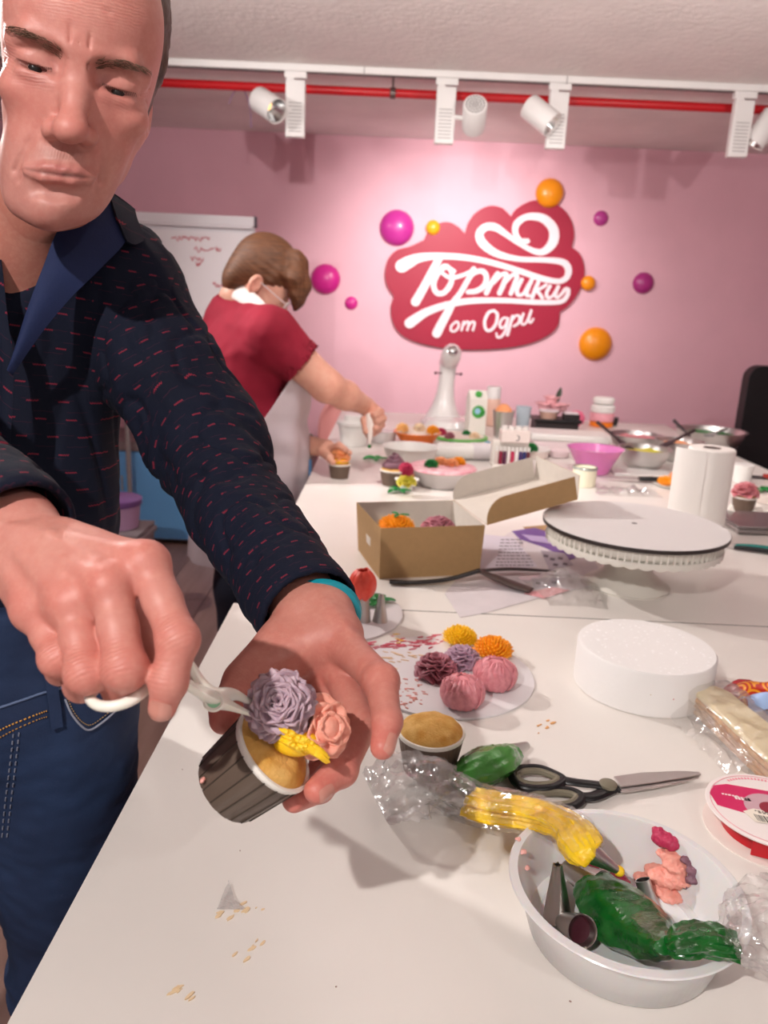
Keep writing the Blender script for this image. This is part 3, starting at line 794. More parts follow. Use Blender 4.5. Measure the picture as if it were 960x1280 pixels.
# ================================================================== FAR HALF OF THE TABLE
def mixer():
    c = tz(553, 531); t = thing('stand_mixer', 'white stand mixer seen end-on with its head raised against the pink wall', 'mixer', c)
    mw = M('mixer_white', '#eeebe9', 0.18, coat=0.6); mch = M('chrome', '#d5d5d5', 0.12, 1.0)
    s = 1.0
    obj('foot_plate', lathe([(0.02, 0), (0.10, 0), (0.105, 0.01), (0.09, 0.035), (0.05, 0.045), (0.0001, 0.046)], 32), mw, t, (0.012, -0.06, 0), scale=(1, 1.25, 1))
    def f(u, v):
        a = 2 * math.pi * u; k = (1 - v) ** 3.2
        w_ = 0.041 + 0.060 * k - .006 * math.sin(math.pi * v); d = 0.045 + 0.07 * k
        return (w_ * math.cos(a) * 1.0 + 0.012 * v, d * math.sin(a) + 0.03, 0.01 + 0.27 * v)
    obj('pedestal', grid(f, 28, 16, wrapu=True), mw, t)
    hd = obj('motor_head', lathe([(0.0001, -0.16), (0.030, -0.155), (0.046, -0.13), (0.052, -0.05), (0.055, 0.05), (0.05, 0.12), (0.03, 0.15), (0.0001, 0.155)], 32), mw, t, (0.014, -0.01, 0.300), (math.radians(72), 0, 0), scale=(.82, .82, .9))
    obj('hub_cap', lathe([(0.026, -0.006), (0.028, 0.0), (0.028, 0.012), (0.018, 0.018), (0.0001, 0.02)], 24), mch, hd, (0, 0, 0.148))
    obj('lock_pin', tube([(0.0, -0.05, 0.345), (0.0, -0.05, 0.372)], 0.012, 10), mch, t, (0.012, -.04, 0))
    obj('trim_band', lathe([(0.0525, -0.075), (0.0545, -0.072), (0.0545, -0.066), (0.0525, -0.063)], 32, closed=True), mch, hd)
    for sx in (-1, 1): obj('lever_knob', cat(tube([(sx * 0.03, 0, 0.235), (sx * 0.054, 0, 0.235)], 0.003, 8), sphere((sx * 0.058, 0, 0.235), 0.007, 10, 8)), M('knob_dark', '#5e3640', 0.4), t, (0.012, 0, 0))
mixer()
def lathething(name, label, cat_, px, py, parts, z=T, group=None, rotz=0, at=None):
    t = thing(name, label, cat_, at or tz(px, py, z), group=group, rotz=rotz)
    for pn, prof, mtl in parts: obj(pn, lathe(prof, 32, closed=(prof[-1][0] > 1e-4)), mtl, t)
    return t
m_steel = M('brushed_steel', '#cfccca', 0.34, 1.0)
m_dsteel = M('nozzle_steel', '#bdb9b6', 0.3, 1.0)
m_blackp = M('black_plastic', '#17171a', 0.4)
# milk carton
def carton():
    t = thing('milk_carton', 'white carton with a round green label right of the mixer', 'carton', tz(593, 544), rotz=0.15)
    obj('carton_body', box((0, 0, 0.08), (0.075, 0.07, 0.16)), m_cupw, t, bevel=0.002)
    v, f = prism([(-0.035, 0.16), (0.035, 0.16), (0.002, 0.192), (-0.002, 0.192)], -0.0375, 0.0375)
    obj('gable', (v[:, [2, 0, 1]], f), m_cupw, t, smooth=0)
    obj('green_label', xf(lathe([(0.027, 0), (0.027, 0.001), (0.0001, 0.001)], 24), (0, -0.0352, 0.105), (math.pi / 2, 0, 0)), M('label_green', '#4aa84a', 0.5), t)
    obj('blue_emblem', xf(lathe([(0.013, 0), (0.013, 0.001), (0.0001, 0.001)], 20), (-0.004, -0.0362, 0.108), (math.pi / 2, 0, 0)), M('label_blue', '#9fd0ea', 0.5), t)
    obj('leaf_mark', xf(leaf_mesh(0.03, 0.014), (0.012, -0.037, 0.085), (math.pi / 2, 0.5, 0)), M('label_dkgreen', '#2f8f3c', 0.5), t)
    obj('screw_cap', xf(lathe([(0.014, 0), (0.014, 0.012), (0.0001, 0.012)], 18), (0, -0.018, 0.172), (math.radians(40), 0, 0)), M('label_green'), t)
carton()
lathething('tall_white_jar', 'tall white jar with a wide cap behind the steel cup', 'jar', 614, 532, [('jar_body', [(0.03, 0), (0.036, 0.004), (0.036, 0.12), (0.028, 0.135)], M('peachy', '#eec3b0', 0.35)), ('cap', [(0.031, 0.125), (0.033, 0.127), (0.033, 0.178), (0.03, 0.182), (0.0001, 0.182)], m_white)])
lathething('steel_cup', 'steel cup filled with orange cream standing behind the bottle rack', 'cup', 627, 546, [('cup_body', [(0.03, 0), (0.034, 0.003), (0.046, 0.11), (0.048, 0.112), (0.0445, 0.11), (0.033, 0.006), (0.0001, 0.005)], m_steel), ('cream_fill', [(0.042, 0.098), (0.03, 0.125), (0.012, 0.14), (0.0001, 0.142)], c_peach)])
lathething('clear_plastic_cup', 'bluish clear plastic cup between the steel cup and the black tray', 'cup', 652, 541, [('cup_wall', [(0.024, 0), (0.026, 0.002), (0.034, 0.115), (0.036, 0.117), (0.033, 0.115), (0.024, 0.004), (0.0001, 0.003)], M('bluish_plastic', '#c9d8e2', 0.15, alpha=0.75))])
# black tray with peony cluster, pudding cup, box
def tray():
    c = tz(692, 541)
    t = thing('black_tray', 'black raised tray at the back carrying flowers and small tubs', 'tray', c)
    obj('tray_top', box((0, 0, 0.062), (0.21, 0.15, 0.012)), m_blackp, t, bevel=0.003)
    obj('tray_body', box((0, 0.005, 0.028), (0.19, 0.13, 0.056)), M('tray_dark', '#2e2728', 0.5), t, bevel=0.004)
    z = T + 0.068
    lathething('pudding_tub', 'round clear tub of pink cream on the black tray', 'tub', 683, 528, [('tub_wall', [(0.035, 0), (0.042, 0.028), (0.044, 0.03), (0.0001, 0.03)], M('tub_pinkish', '#e3b7a5', 0.25)), ('lid', [(0.045, 0.031), (0.045, 0.036), (0.0001, 0.038)], M('lid_pale', '#efe2e6', 0.3))], z=z, at=(c[0] - 0.035, c[1] - 0.02, z))
    b = thing('sponge_box', 'small white and black box at the right end of the tray', 'box', (c[0] + 0.062, c[1] - 0.03, z)); 
    obj('box_body', box((0, 0, 0.012), (0.07, 0.05, 0.024)), M('tray_dark'), b, bevel=0.002); obj('box_lid', box((0, 0, 0.028), (0.06, 0.045, 0.008)), M('lid_pale'), b, bevel=0.002)
    lf = thing('artificial_peony_bunch', 'bunch of pale pink blossoms with a dark leaf on the black tray', 'flowers', (c[0] - 0.005, c[1] + 0.045, z))
    for (dx, dz, r) in ((-0.035, 0.035, 0.040), (0.02, 0.032, 0.038), (-0.005, 0.068, 0.036), (0.050, 0.040, 0.028)):
        b_ = obj('blossom', sphere((0, 0, 0), r * 0.7, 14, 8), M('blossom_pink', '#f5b9bf', 0.6), lf, (dx, 0.02, dz))
        for k in range(6):
            a = k * 1.047; obj('petal', petal_mesh(r * 1.3, r * 1.5, 0.6, 0.2, seed=k, mtl=M('blossom_pink')), None, b_, (0, 0, -r * .5), (Matrix.Rotation(a, 3, 'Z') @ Matrix.Rotation(-0.55, 3, 'X')).to_euler())
    for rx in (0.35,): obj('leaf', leaf_mesh(0.075, 0.026), M('leaf_dark', '#3f4a3a', 0.5), lf, (0.012, 0.01, 0.06), (math.radians(75), rx, 0.2))
    obj('stem', tube([(0, 0.02, 0), (0, 0.02, 0.08)], 0.006, 8), M('leaf_dark'), lf)
tray()
carnation('hot_pink_flower', 'hot pink blossom between the pale blossoms and the stacked jars', 0.035, cream('hot', '#ea6f93'), tz(720, 524, T + 0.05), (0.9, 0, 0), 5)
lathething('stacked_jars', 'white and pink round jars stacked on an orange base near the wall', 'jars', 751, 533, [
  ('orange_base', [(0.05, 0), (0.055, 0.003), (0.055, 0.026), (0.0001, 0.026)], M('orange_plastic', '#f0801c', 0.4)),
  ('pink_jar', [(0.05, 0.026), (0.056, 0.03), (0.058, 0.06), (0.054, 0.068), (0.0001, 0.068)], M('pinkjar', '#eba3ae', 0.35)),
  ('white_jar', [(0.05, 0.068), (0.056, 0.072), (0.058, 0.098), (0.05, 0.106), (0.0001, 0.107)], m_whitep),
  ('top_lid', [(0.04, 0.108), (0.05, 0.114), (0.052, 0.132), (0.045, 0.142), (0.0001, 0.144)], m_whitep)])
lathething('dark_coffee_cup', 'small dark cup right of the stacked white and pink jars', 'cup', 766, 532, [('cup_body', [(0.015, 0), (0.02, 0.002), (0.025, 0.04), (0.0001, 0.04)], M('tray_dark'))])
def whitebox():
    t = thing('white_long_box', 'long flat white box in front of the black tray', 'box', tz(708, 560), rotz=-0.05)
    obj('box_body', box((0, 0, 0.018), (0.29, 0.16, 0.036)), M('box_pinkish', '#ead6d9', 0.5), t, bevel=0.006)
    obj('box_lid', box((0, 0, 0.05), (0.31, 0.17, 0.028)), m_whitep, t, bevel=0.008)
whitebox()
# orange bowl with pale blossoms
ob = lathething('orange_bowl', 'orange bowl of pale blossoms in front of the mixer', 'bowl', 521, 556, [('bowl_wall', [(0.05, 0), (0.056, 0.002), (0.088, 0.048), (0.094, 0.05), (0.094, 0.053), (0.086, 0.052), (0.052, 0.008), (0.0001, 0.006)], M('orange_bowl', '#f07a1a', 0.3)),
   ('cream_cloud', [(0.084, 0.046), (0.06, 0.062), (0.03, 0.068), (0.0001, 0.07)], M('cream_white', '#f3e3d8', 0.5))])
for k, (x, y, mm_, lab) in enumerate(((503, 537, cream('paleorange', '#fbc27a'), 'pale orange blossom at the left of the orange bowl'), (524, 537, cream('cream', '#f6d9b8'), 'cream blossom in the middle of the orange bowl'), (541, 540, c_org, 'orange blossom at the right of the orange bowl'))):
    carnation('small_blossom', lab, 0.022, mm_, tz(x, y, T + 0.066), (0.3, 0, 0), k)
gt = lathething('green_rimmed_lid', 'white lid with green rim right of the orange bowl', 'lid', 575, 548, [('lid_disc', [(0.11, 0), (0.115, 0.004), (0.115, 0.01), (0.1, 0.012), (0.0001, 0.012)], M('green_rim', '#6bbf5a', 0.4)), ('paper_disc', [(0.1, 0.0122), (0.1, 0.014), (0.0001, 0.014)], M('cream_white'))])
for k, (x, y, mm_, r, lab) in enumerate(((551, 541, c_berry, 0.024, 'dark berry-red blossom at the left of the green-rimmed lid'), (562, 545, c_mauve, 0.02, 'brownish mauve blossom on the green-rimmed lid'), (583, 541, c_green, 0.016, 'green leaf blob on the green-rimmed lid'), (593, 545, cream('cream'), 0.02, 'cream blossom at the right of the green-rimmed lid'))):
    carnation('tiny_blossom', lab, r, mm_, tz(x, y + 2, T + 0.014), (0.2, 0, 0), 20 + k)
# white tubs by the woman's hands
lathething('white_tub_stack', 'white plastic tub with lid near the wall left of the raised hand', 'tub', 442, 556, [('tub', [(0.045, 0), (0.05, 0.002), (0.06, 0.075), (0.0001, 0.075)], m_whitep), ('lid', [(0.062, 0.076), (0.064, 0.078), (0.064, 0.09), (0.04, 0.094), (0.038, 0.115), (0.0001, 0.115)], m_whitep)])
lathething('wide_white_bowl', 'wide white bowl in front of the orange bowl', 'bowl', 512, 584, [('bowl_wall', [(0.06, 0), (0.066, 0.002), (0.092, 0.07), (0.096, 0.072), (0.09, 0.071), (0.062, 0.006), (0.0001, 0.005)], m_whitep)])
lathething('clear_round_tub', 'low clear tub right beside the woman\'s piping hand', 'tub', 478, 552, [('tub', [(0.045, 0), (0.05, 0.002), (0.056, 0.045), (0.0001, 0.045)], M('clearish', '#ece7e6', 0.2, alpha=0.8))])
# long white fondant pack
def pack():
    t = thing('white_fondant_pack', 'long white wrapped fondant pack lying behind the small bottles', 'pack', tz(582, 574), rotz=0.1)
    v, f = tube([(-0.13, 0, 0.03), (-0.115, 0, 0.03), (-0.1, 0, 0.03), (0.1, 0, 0.03), (0.115, 0, 0.03), (0.13, 0, 0.03)], [0.008, 0.02, 0.03, 0.03, 0.022, 0.01], 20, flat=(1.25, 1))
    for p in v: p += np.array([0, 0, 0.004 * nz(p, 30)]) 
    obj('wrapped_body', (v, f), m_whitep, t)
    obj('printed_band', tube([(0.02, 0, 0.03), (0.08, 0, 0.03)], 0.0318, 20, flat=(1.25, 1), caps=False), M('pale_print', '#d9d3d6', 0.5), t)
pack()
for k, (x, y, capc, lab) in enumerate(((565, 570, '#2c8a4a', 'small clear bottle with green cap in front of the fondant pack'), (590, 572, '#e6e2e0', 'small glass bottle with grey label in front of the fondant pack'), (608, 570, '#2f9ec0', 'small clear bottle with blue cap near the bottle rack'))):
    lathething('small_bottle', lab, 'bottle', x, y, [('bottle_body', [(0.014, 0), (0.016, 0.002), (0.016, 0.03), (0.008, 0.036), (0.008, 0.04)], M('bottle_grey', '#b6b2b2', 0.2)), ('cap', [(0.010, 0.04), (0.010, 0.054), (0.0001, 0.055)], M('cap' + capc, capc, 0.4)), ('label_band', [(0.0163, 0.008), (0.0165, 0.009), (0.0165, 0.024), (0.0163, 0.025)], M('label_dark', '#5f5f62', 0.5))])
# bottle rack
def rack():
    c = tz(636, 583); t = thing('dye_bottle_rack', 'white cardboard rack of small food colour bottles left of the pink bowl', 'rack', c, rotz=0.05)
    obj('rack_box', cat(box((0, 0.012, 0.045), (0.125, 0.03, 0.09))), m_cupw, t, bevel=0.002)
    obj('rack_base', box((0, -0.012, 0.006), (0.125, 0.05, 0.012)), m_cupw, t, bevel=0.002)
    obj('top_box', box((0.01, 0, 0.108), (0.098, 0.05, 0.042)), M('cream_box', '#efe2dc', 0.5), t, bevel=0.002)
    for k in range(4): obj('white_cap', lathe([(0.011, 0), (0.011, 0.012), (0.0001, 0.013)], 14), m_whitep, t, (-0.025 + 0.024 * k, 0, 0.129))
    obj('printed_mark', xf(tube(crom([(0.0, 0, 0), (0.008, 0, 0.004), (0.010, 0, 0.014), (0.002, 0, 0.02)], 4), 0.0016, 6), (0.012, -0.0255, 0.094)), M('mark_grey', '#6d6366', 0.6), t)
    for k, cc in enumerate(('#d9c9c2', '#8e1f3c', '#5c2546', '#f0e6e2', '#c23158', '#f2efec', '#3f2a66', '#2a2f6b', '#6b2238')):
        x = -0.05 + 0.0137 * k
        b = obj('dye_bottle', lathe([(0.0062, 0), (0.0064, 0.001), (0.0064, 0.042), (0.003, 0.048)], 12), M('dye' + cc, cc, 0.35), t, (x, -0.022, 0.012))
        obj('bottle_cap', lathe([(0.0052, 0.046), (0.0052, 0.060), (0.0001, 0.061)], 12), m_whitep, b)
rack()
carnation('green_leaf_blob', 'green cream rosette behind the bottle rack\'s right side', 0.022, c_green, tz(664, 562, T + 0.035), (0.2, 0, 0), 3)
lathething('low_white_tub', 'low round white tub with the green rosette on its lid', 'tub', 668, 571, [('tub', [(0.045, 0), (0.05, 0.002), (0.056, 0.028), (0.0001, 0.03)], M('tub_cream', '#e7d9d2', 0.4)), ('lid', [(0.058, 0.028), (0.058, 0.034), (0.0001, 0.035)], m_whitep)])
lathething('flat_tub', 'flat pale tub between the round white tub and the pink bowl', 'tub', 698, 571, [('tub', [(0.03, 0), (0.036, 0.002), (0.044, 0.024), (0.0001, 0.026)], M('box_pinkish'))])
# pink bowl, cream jar
lathething('pink_bowl', 'translucent pink plastic bowl behind the cream jar', 'bowl', 741, 591, [('bowl_wall', [(0.045, 0), (0.05, 0.002), (0.062, 0.03), (0.092, 0.085), (0.096, 0.087), (0.090, 0.085), (0.06, 0.032), (0.046, 0.006), (0.0001, 0.005)], M('pink_translucent', '#ee8fd0', 0.2, alpha=0.88, sss=0.2)), ('bowl_content', [(0.075, 0.062), (0.04, 0.066), (0.0001, 0.067)], M('pink_batter', '#f3b9dc', 0.4))])
lathething('cream_jar', 'cream-coloured jar with an open glitter-edged top before the pink bowl', 'jar', 729, 607, [('jar_body', [(0.034, 0), (0.037, 0.002), (0.037, 0.058), (0.034, 0.06), (0.033, 0.056), (0.0001, 0.05)], M('jar_cream', '#eee8cf', 0.4)), ('jar_rim', [(0.0375, 0.054), (0.039, 0.057), (0.0375, 0.062), (0.035, 0.062)], M('rim_grey', '#a9b0a8', 0.3, 0.6))])
# steel bowls
def bowl(px, py, R, h, contents, label, name='steel_bowl', z=T):
    t = thing(name, label, 'bowl', tz(px, py, z), group=None)
    pr = [(R * .45, 0), (R * .55, 0.001), (R * .82, h * .35), (R * .96, h * .75), (R, h), (R * 1.06, h + .002), (R * 1.06, h + .004), (R * .985, h + .003), (R * .94, h * .75), (R * .8, h * .37), (R * .5, .004), (0.0001, .003)]
    obj('bowl_wall', lathe(pr, 40), m_steel, t)
    if contents:
        rr = R * .93
        v, f = lathe([(rr, h * .72), (rr * .8, h * .78), (rr * .5, h * .8), (rr * .2, h * .82), (0.0001, h * .82)], 28)
        for p in v: p[2] += 0.012 * nz(p, 35, px * .1) + 0.003
        obj('cream_fill', (v, f), contents, t, smooth=80)
    return t
bowl(803, 585, 0.088, 0.07, c_lime, 'steel bowl of yellow cream, the nearest of the steel bowls')
bowl(793, 562, 0.105, 0.06, c_rose, 'steel bowl with pink cream behind the yellow one')
bowl(846, 576, 0.085, 0.075, c_peach, 'steel bowl with orange cream between the yellow bowl and the paper roll')
bowl(885, 562, 0.135, 0.08, c_green, 'widest steel bowl, full of green cream, at the right')
def spatula(px0, py0, z0, px1, py1, z1, label, col='#3a2a2e'):
    a = Vector(tz(px0, py0, z0)); b = Vector(tz(px1, py1, z1))
    t = thing('spatula', label, 'spatula', a); d = b - a
    obj('handle', tube([(0, 0, 0), tuple(d * 0.65)], [0.007, 0.005], 10), M('sp' + col, col, 0.4), t)
    obj('blade', tube([tuple(d * 0.6), tuple(d * .8), tuple(d)], [0.006, 0.016, 0.014], 10, flat=(1.3, 0.35)), M('sp' + col), t)
spatula(747, 528, T + .12, 788, 562, T + .055, 'dark spatula leaning left out of the yellow cream bowl')
spatula(868, 538, T + .12, 828, 558, T + .065, 'dark spatula leaning right out of the yellow cream bowl')
spatula(842, 525, T + .13, 862, 545, T + .07, 'short dark spatula standing in the green cream bowl', '#4a4448')
spatula(908, 536, T + .09, 885, 545, T + .075, 'metal spoon lying in the green cream bowl', '#9a9696')
# chopping board and knife
def knife():
    t = thing('flat_white_board', 'thin white cutting board under the black-handled knife', 'board', tz(800, 592), rotz=-0.05)
    obj('board_sheet', box((0, 0, 0.004), (0.2, 0.11, 0.008)), m_whitep, t, bevel=0.003)
    a = tz(764, 597, T + 0.012); k = thing('kitchen_knife', 'black-handled knife lying below the steel bowls', 'knife', a, rotz=-0.02)
    obj('handle', tube([(0.09, 0, 0), (0.13, 0, 0.002), (0.2, 0, 0)], [0.010, 0.012, 0.011], 12, flat=(1.2, .7)), m_blackp, k)
    v, f = prism([(-0.06, 0.002), (0.095, -0.012), (0.095, 0.012), (0.0, 0.012)], -0.0008, 0.0008)
    obj('blade', (v, f), m_steel, k, smooth=0)
knife()
# plate of orange blossoms by the roll
pl = lathething('small_plate', 'small white plate holding orange blossoms left of the paper roll', 'plate', 843, 608, [('plate_disc', [(0.03, 0), (0.05, 0.002), (0.066, 0.007), (0.066, 0.009), (0.048, 0.005), (0.0001, 0.004)], m_whitep)])
for k, (x, y, mm_, dz, lab) in enumerate(((832, 606, c_org, 0.006, 'orange mum at the left of the small plate'), (846, 600, c_peach, 0.008, 'peach blossom at the back of the small plate'), (847, 608, c_org, 0.02, 'orange blossom on top of the plate\'s heap'))):
    mum('orange_mum', lab, 0.027, mm_, tz(x, y, T + dz), seed=k, small=True)
# paper towel roll
def roll():
    c = tz(873, 672); R = 0.054; H = 0.225
    t = thing('paper_towel_roll', 'tall white paper towel roll standing behind the cake stand', 'paper roll', c)
    mp = M('towel_paper', '#efe9e4', 0.9, bump=0.25, bscale=300, bdist=0.0008)
    obj('roll_body', lathe([(0.02, 0), (R - 0.002, 0), (R, 0.002), (R, H - 0.003), (R - 0.003, H), (0.021, H), (0.020, H - 0.03), (0.0001, H - 0.03)], 48), mp, t)
    obj('cardboard_core', lathe([(0.0205, H - 0.05), (0.0205, H + 0.0006), (0.0185, H + 0.0006), (0.0185, H - 0.05)], 28), M('core_dark', '#7b6a66', 0.8), t)
    def f(u, v):
        a = math.radians(238) - u * 1.1; r = R + 0.001 + 0.034 * (1 - math.cos(u * 1.5)) * 0.8
        x = r * math.cos(a); y = r * math.sin(a)
        if u > 0.0: x -= 0.006 * u; y -= 0.006 * u
        return (x, y, 0.001 + (H - 0.002) * v)
    obj('loose_sheet', solid(grid(f, 14, 4), 0.001), mp, t)
roll()
lathething('small_white_tub', 'small white tub standing behind the paper roll\'s right side', 'tub', 926, 603, [('tub', [(0.025, 0), (0.028, 0.002), (0.034, 0.062), (0.0001, 0.062)], m_whitep)])
def redspat():
    t = thing('red_handled_spatula', 'dark spatula with red handle end near the black chair', 'spatula', tz(948, 597, T + 0.004), rotz=-0.15)
    obj('blade', box((-0.03, 0, 0.003), (0.1, 0.03, 0.003)), M('dark_blade', '#3a3336', 0.35), t, bevel=0.001)
    obj('handle', tube([(0.015, 0, 0.006), (0.12, 0, 0.006)], 0.009, 10), M('red_handle', '#a8362c', 0.4), t)
redspat()
# cupcake, leaves and napkins at the right edge
t = thing('cupcake', 'brown-cased cupcake with a pink rosette right of the paper roll', 'cupcake', tz(928, 638))
cupcake_base(t, 0.033, 0.026, 0.042)
flower(t, 0.034, CARN, c_rose, 8, z0=0.045)
leafspray('leaf_spray', 'green cream leaves right of the pink-topped cupcake', tz(950, 613, T + 0.03), 6, 0.045, 2)
lathething('leaf_plate', 'pale tub under the green leaves at the right edge', 'tub', 958, 628, [('tub', [(0.03, 0), (0.036, 0.002), (0.045, 0.028), (0.0001, 0.03)], M('tub_cream'))])
def crumple(name, label, cat_, c, w_, d_, h_, mtl, seed, n=18, kind=None):
    def f(u, v):
        x = (u - .5) * w_; y = (v - .5) * d_; e = min(u, 1 - u, v, 1 - v)
        z = abs(nz((x, y, 0), 22, seed)) * h_ * 1.6 + abs(nz((x, y, 0), 60, seed + 3)) * h_ * .6
        return (x + .15 * w_ * nz((x, y, 1), 14, seed), y + .15 * d_ * nz((x, y, 2), 14, seed), 0.001 + z * min(1, e * 6))
    o = obj(name, solid(grid(f, n, n), 0.0005), mtl, loc=c, smooth=25)
    return tag(o, label, cat_)
crumple('paper_napkin', 'crumpled white napkin between the paper roll and the cupcake', 'napkin', tz(906, 648), 0.05, 0.05, 0.035, m_cupw, 4)
crumple('paper_napkin', 'white napkin at the right edge beside the silver laptop', 'napkin', tz(950, 640), 0.08, 0.06, 0.02, m_cupw, 9)
def laptop():
    t = thing('closed_laptop', 'closed silver-grey laptop at the right edge behind the teal scissors', 'laptop', tz(975, 665), rotz=0.0)
    ml = M('laptop_grey', '#8e8583', 0.35, 0.5)
    obj('base_slab', box((0, 0.04, 0.008), (0.26, 0.17, 0.013)), ml, t, bevel=0.004); obj('lid', box((0, 0.04, 0.0185), (0.26, 0.17, 0.007)), M('laptop_lid', '#7d7373', 0.25, 0.5), t, bevel=0.003)
    for sx in (-1, 1): obj('rubber_foot', box((sx * .1, 0.04, 0.001), (0.02, 0.1, 0.002)), m_blackp, t)
laptop()
film_m = film('clear_film', body=0.05, gloss_rough=0.1, bump=0.6, bscale=50)
crumple('clear_bag_sheet', 'crumpled clear plastic sheet between the cream jar and the paper roll', 'plastic bag', tz(782, 616), 0.18, 0.10, 0.025, film_m, 2, 28)

# woman's side: cupcakes and leaves
t = thing('cupcake', 'cupcake with mauve cream swirl and a berry blossom on the table', 'cupcake', tz(492, 606))
cupcake_base(t, 0.043, 0.034, 0.048)
def swirl(u_turns, R, H, mtl, parent, z0, rad=0.012):
    pts = []; rr = []
    for i in range(int(u_turns * 16) + 1):
        k = i / (u_turns * 16); a = 2 * math.pi * u_turns * k; r = R * (1 - k) ** .8
        pts.append((r * math.cos(a), r * math.sin(a), z0 + H * k)); rr.append(rad * (1 - .55 * k))
    obj('cream_swirl', tube(pts, rr, 10), mtl, parent)
swirl(3.6, 0.029, 0.042, c_dmauve, t, 0.053, 0.013)
carnation('berry_blossom', 'berry-red blossom on the mauve swirl cupcake', 0.02, c_berry, tz(507, 588, T + 0.075), (0.6, 0.5, 0), 2)
lathething('paper_disc', 'small pale disc carrying a yellow-green rosette by the swirl cupcake', 'disc', 508, 612, [('disc', [(0.034, 0.03), (0.036, 0.031), (0.036, 0.033), (0.0001, 0.033)], m_whitep), ('stand', [(0.02, 0), (0.02, 0.03), (0.0001, 0.03)], m_whitep)])
carnation('yellow_green_rosette', 'yellow-green rosette on the small pale disc', 0.026, c_lime, tz(508, 606, T + 0.034), (0, 0, 0), 6)
leafspray('leaf_spray', 'green cream leaves lying before the yellow-green rosette', tz(498, 614, T + 0.001), 5, 0.04, 4)
leafspray('leaf_spray', 'bright green cream leaves below the woman\'s piping hand', tz(470, 574, T), 5, 0.045, 7, cream('brightgreen', '#1f9a4a'))
lathething('peach_blob_lid', 'small peach lid between the swirl cupcake and the rose plate', 'lid', 517, 596, [('lid', [(0.024, 0), (0.026, 0.01), (0.0001, 0.014)], c_peach)])
t = lathething('cream_rose_plate', 'round tub lid with peach roses and a green leaf blob', 'tub lid', 552, 606, [('tub', [(0.07, 0), (0.075, 0.003), (0.095, 0.05), (0.0001, 0.05)], M('clearish')), ('lid', [(0.1, 0.05), (0.104, 0.053), (0.1, 0.058), (0.0001, 0.058)], M('lid_pinkish', '#ecc9cd', 0.5, color2='#d98a98', vscale=40))])
for k, (x, y, mm_, lab) in enumerate(((539, 583, c_green, 'green cream blob on the round tub lid'), (551, 580, c_peach, 'peach rose next to the green blob on the tub lid'), (564, 582, c_peach, 'peach rose in the middle of the tub lid'), (573, 580, c_org, 'orange-peach rose at the right of the tub lid'))):
    carnation('cream_rose', lab, 0.02, mm_, tz(x, y, T + 0.058), (0, 0, 0), 30 + k)

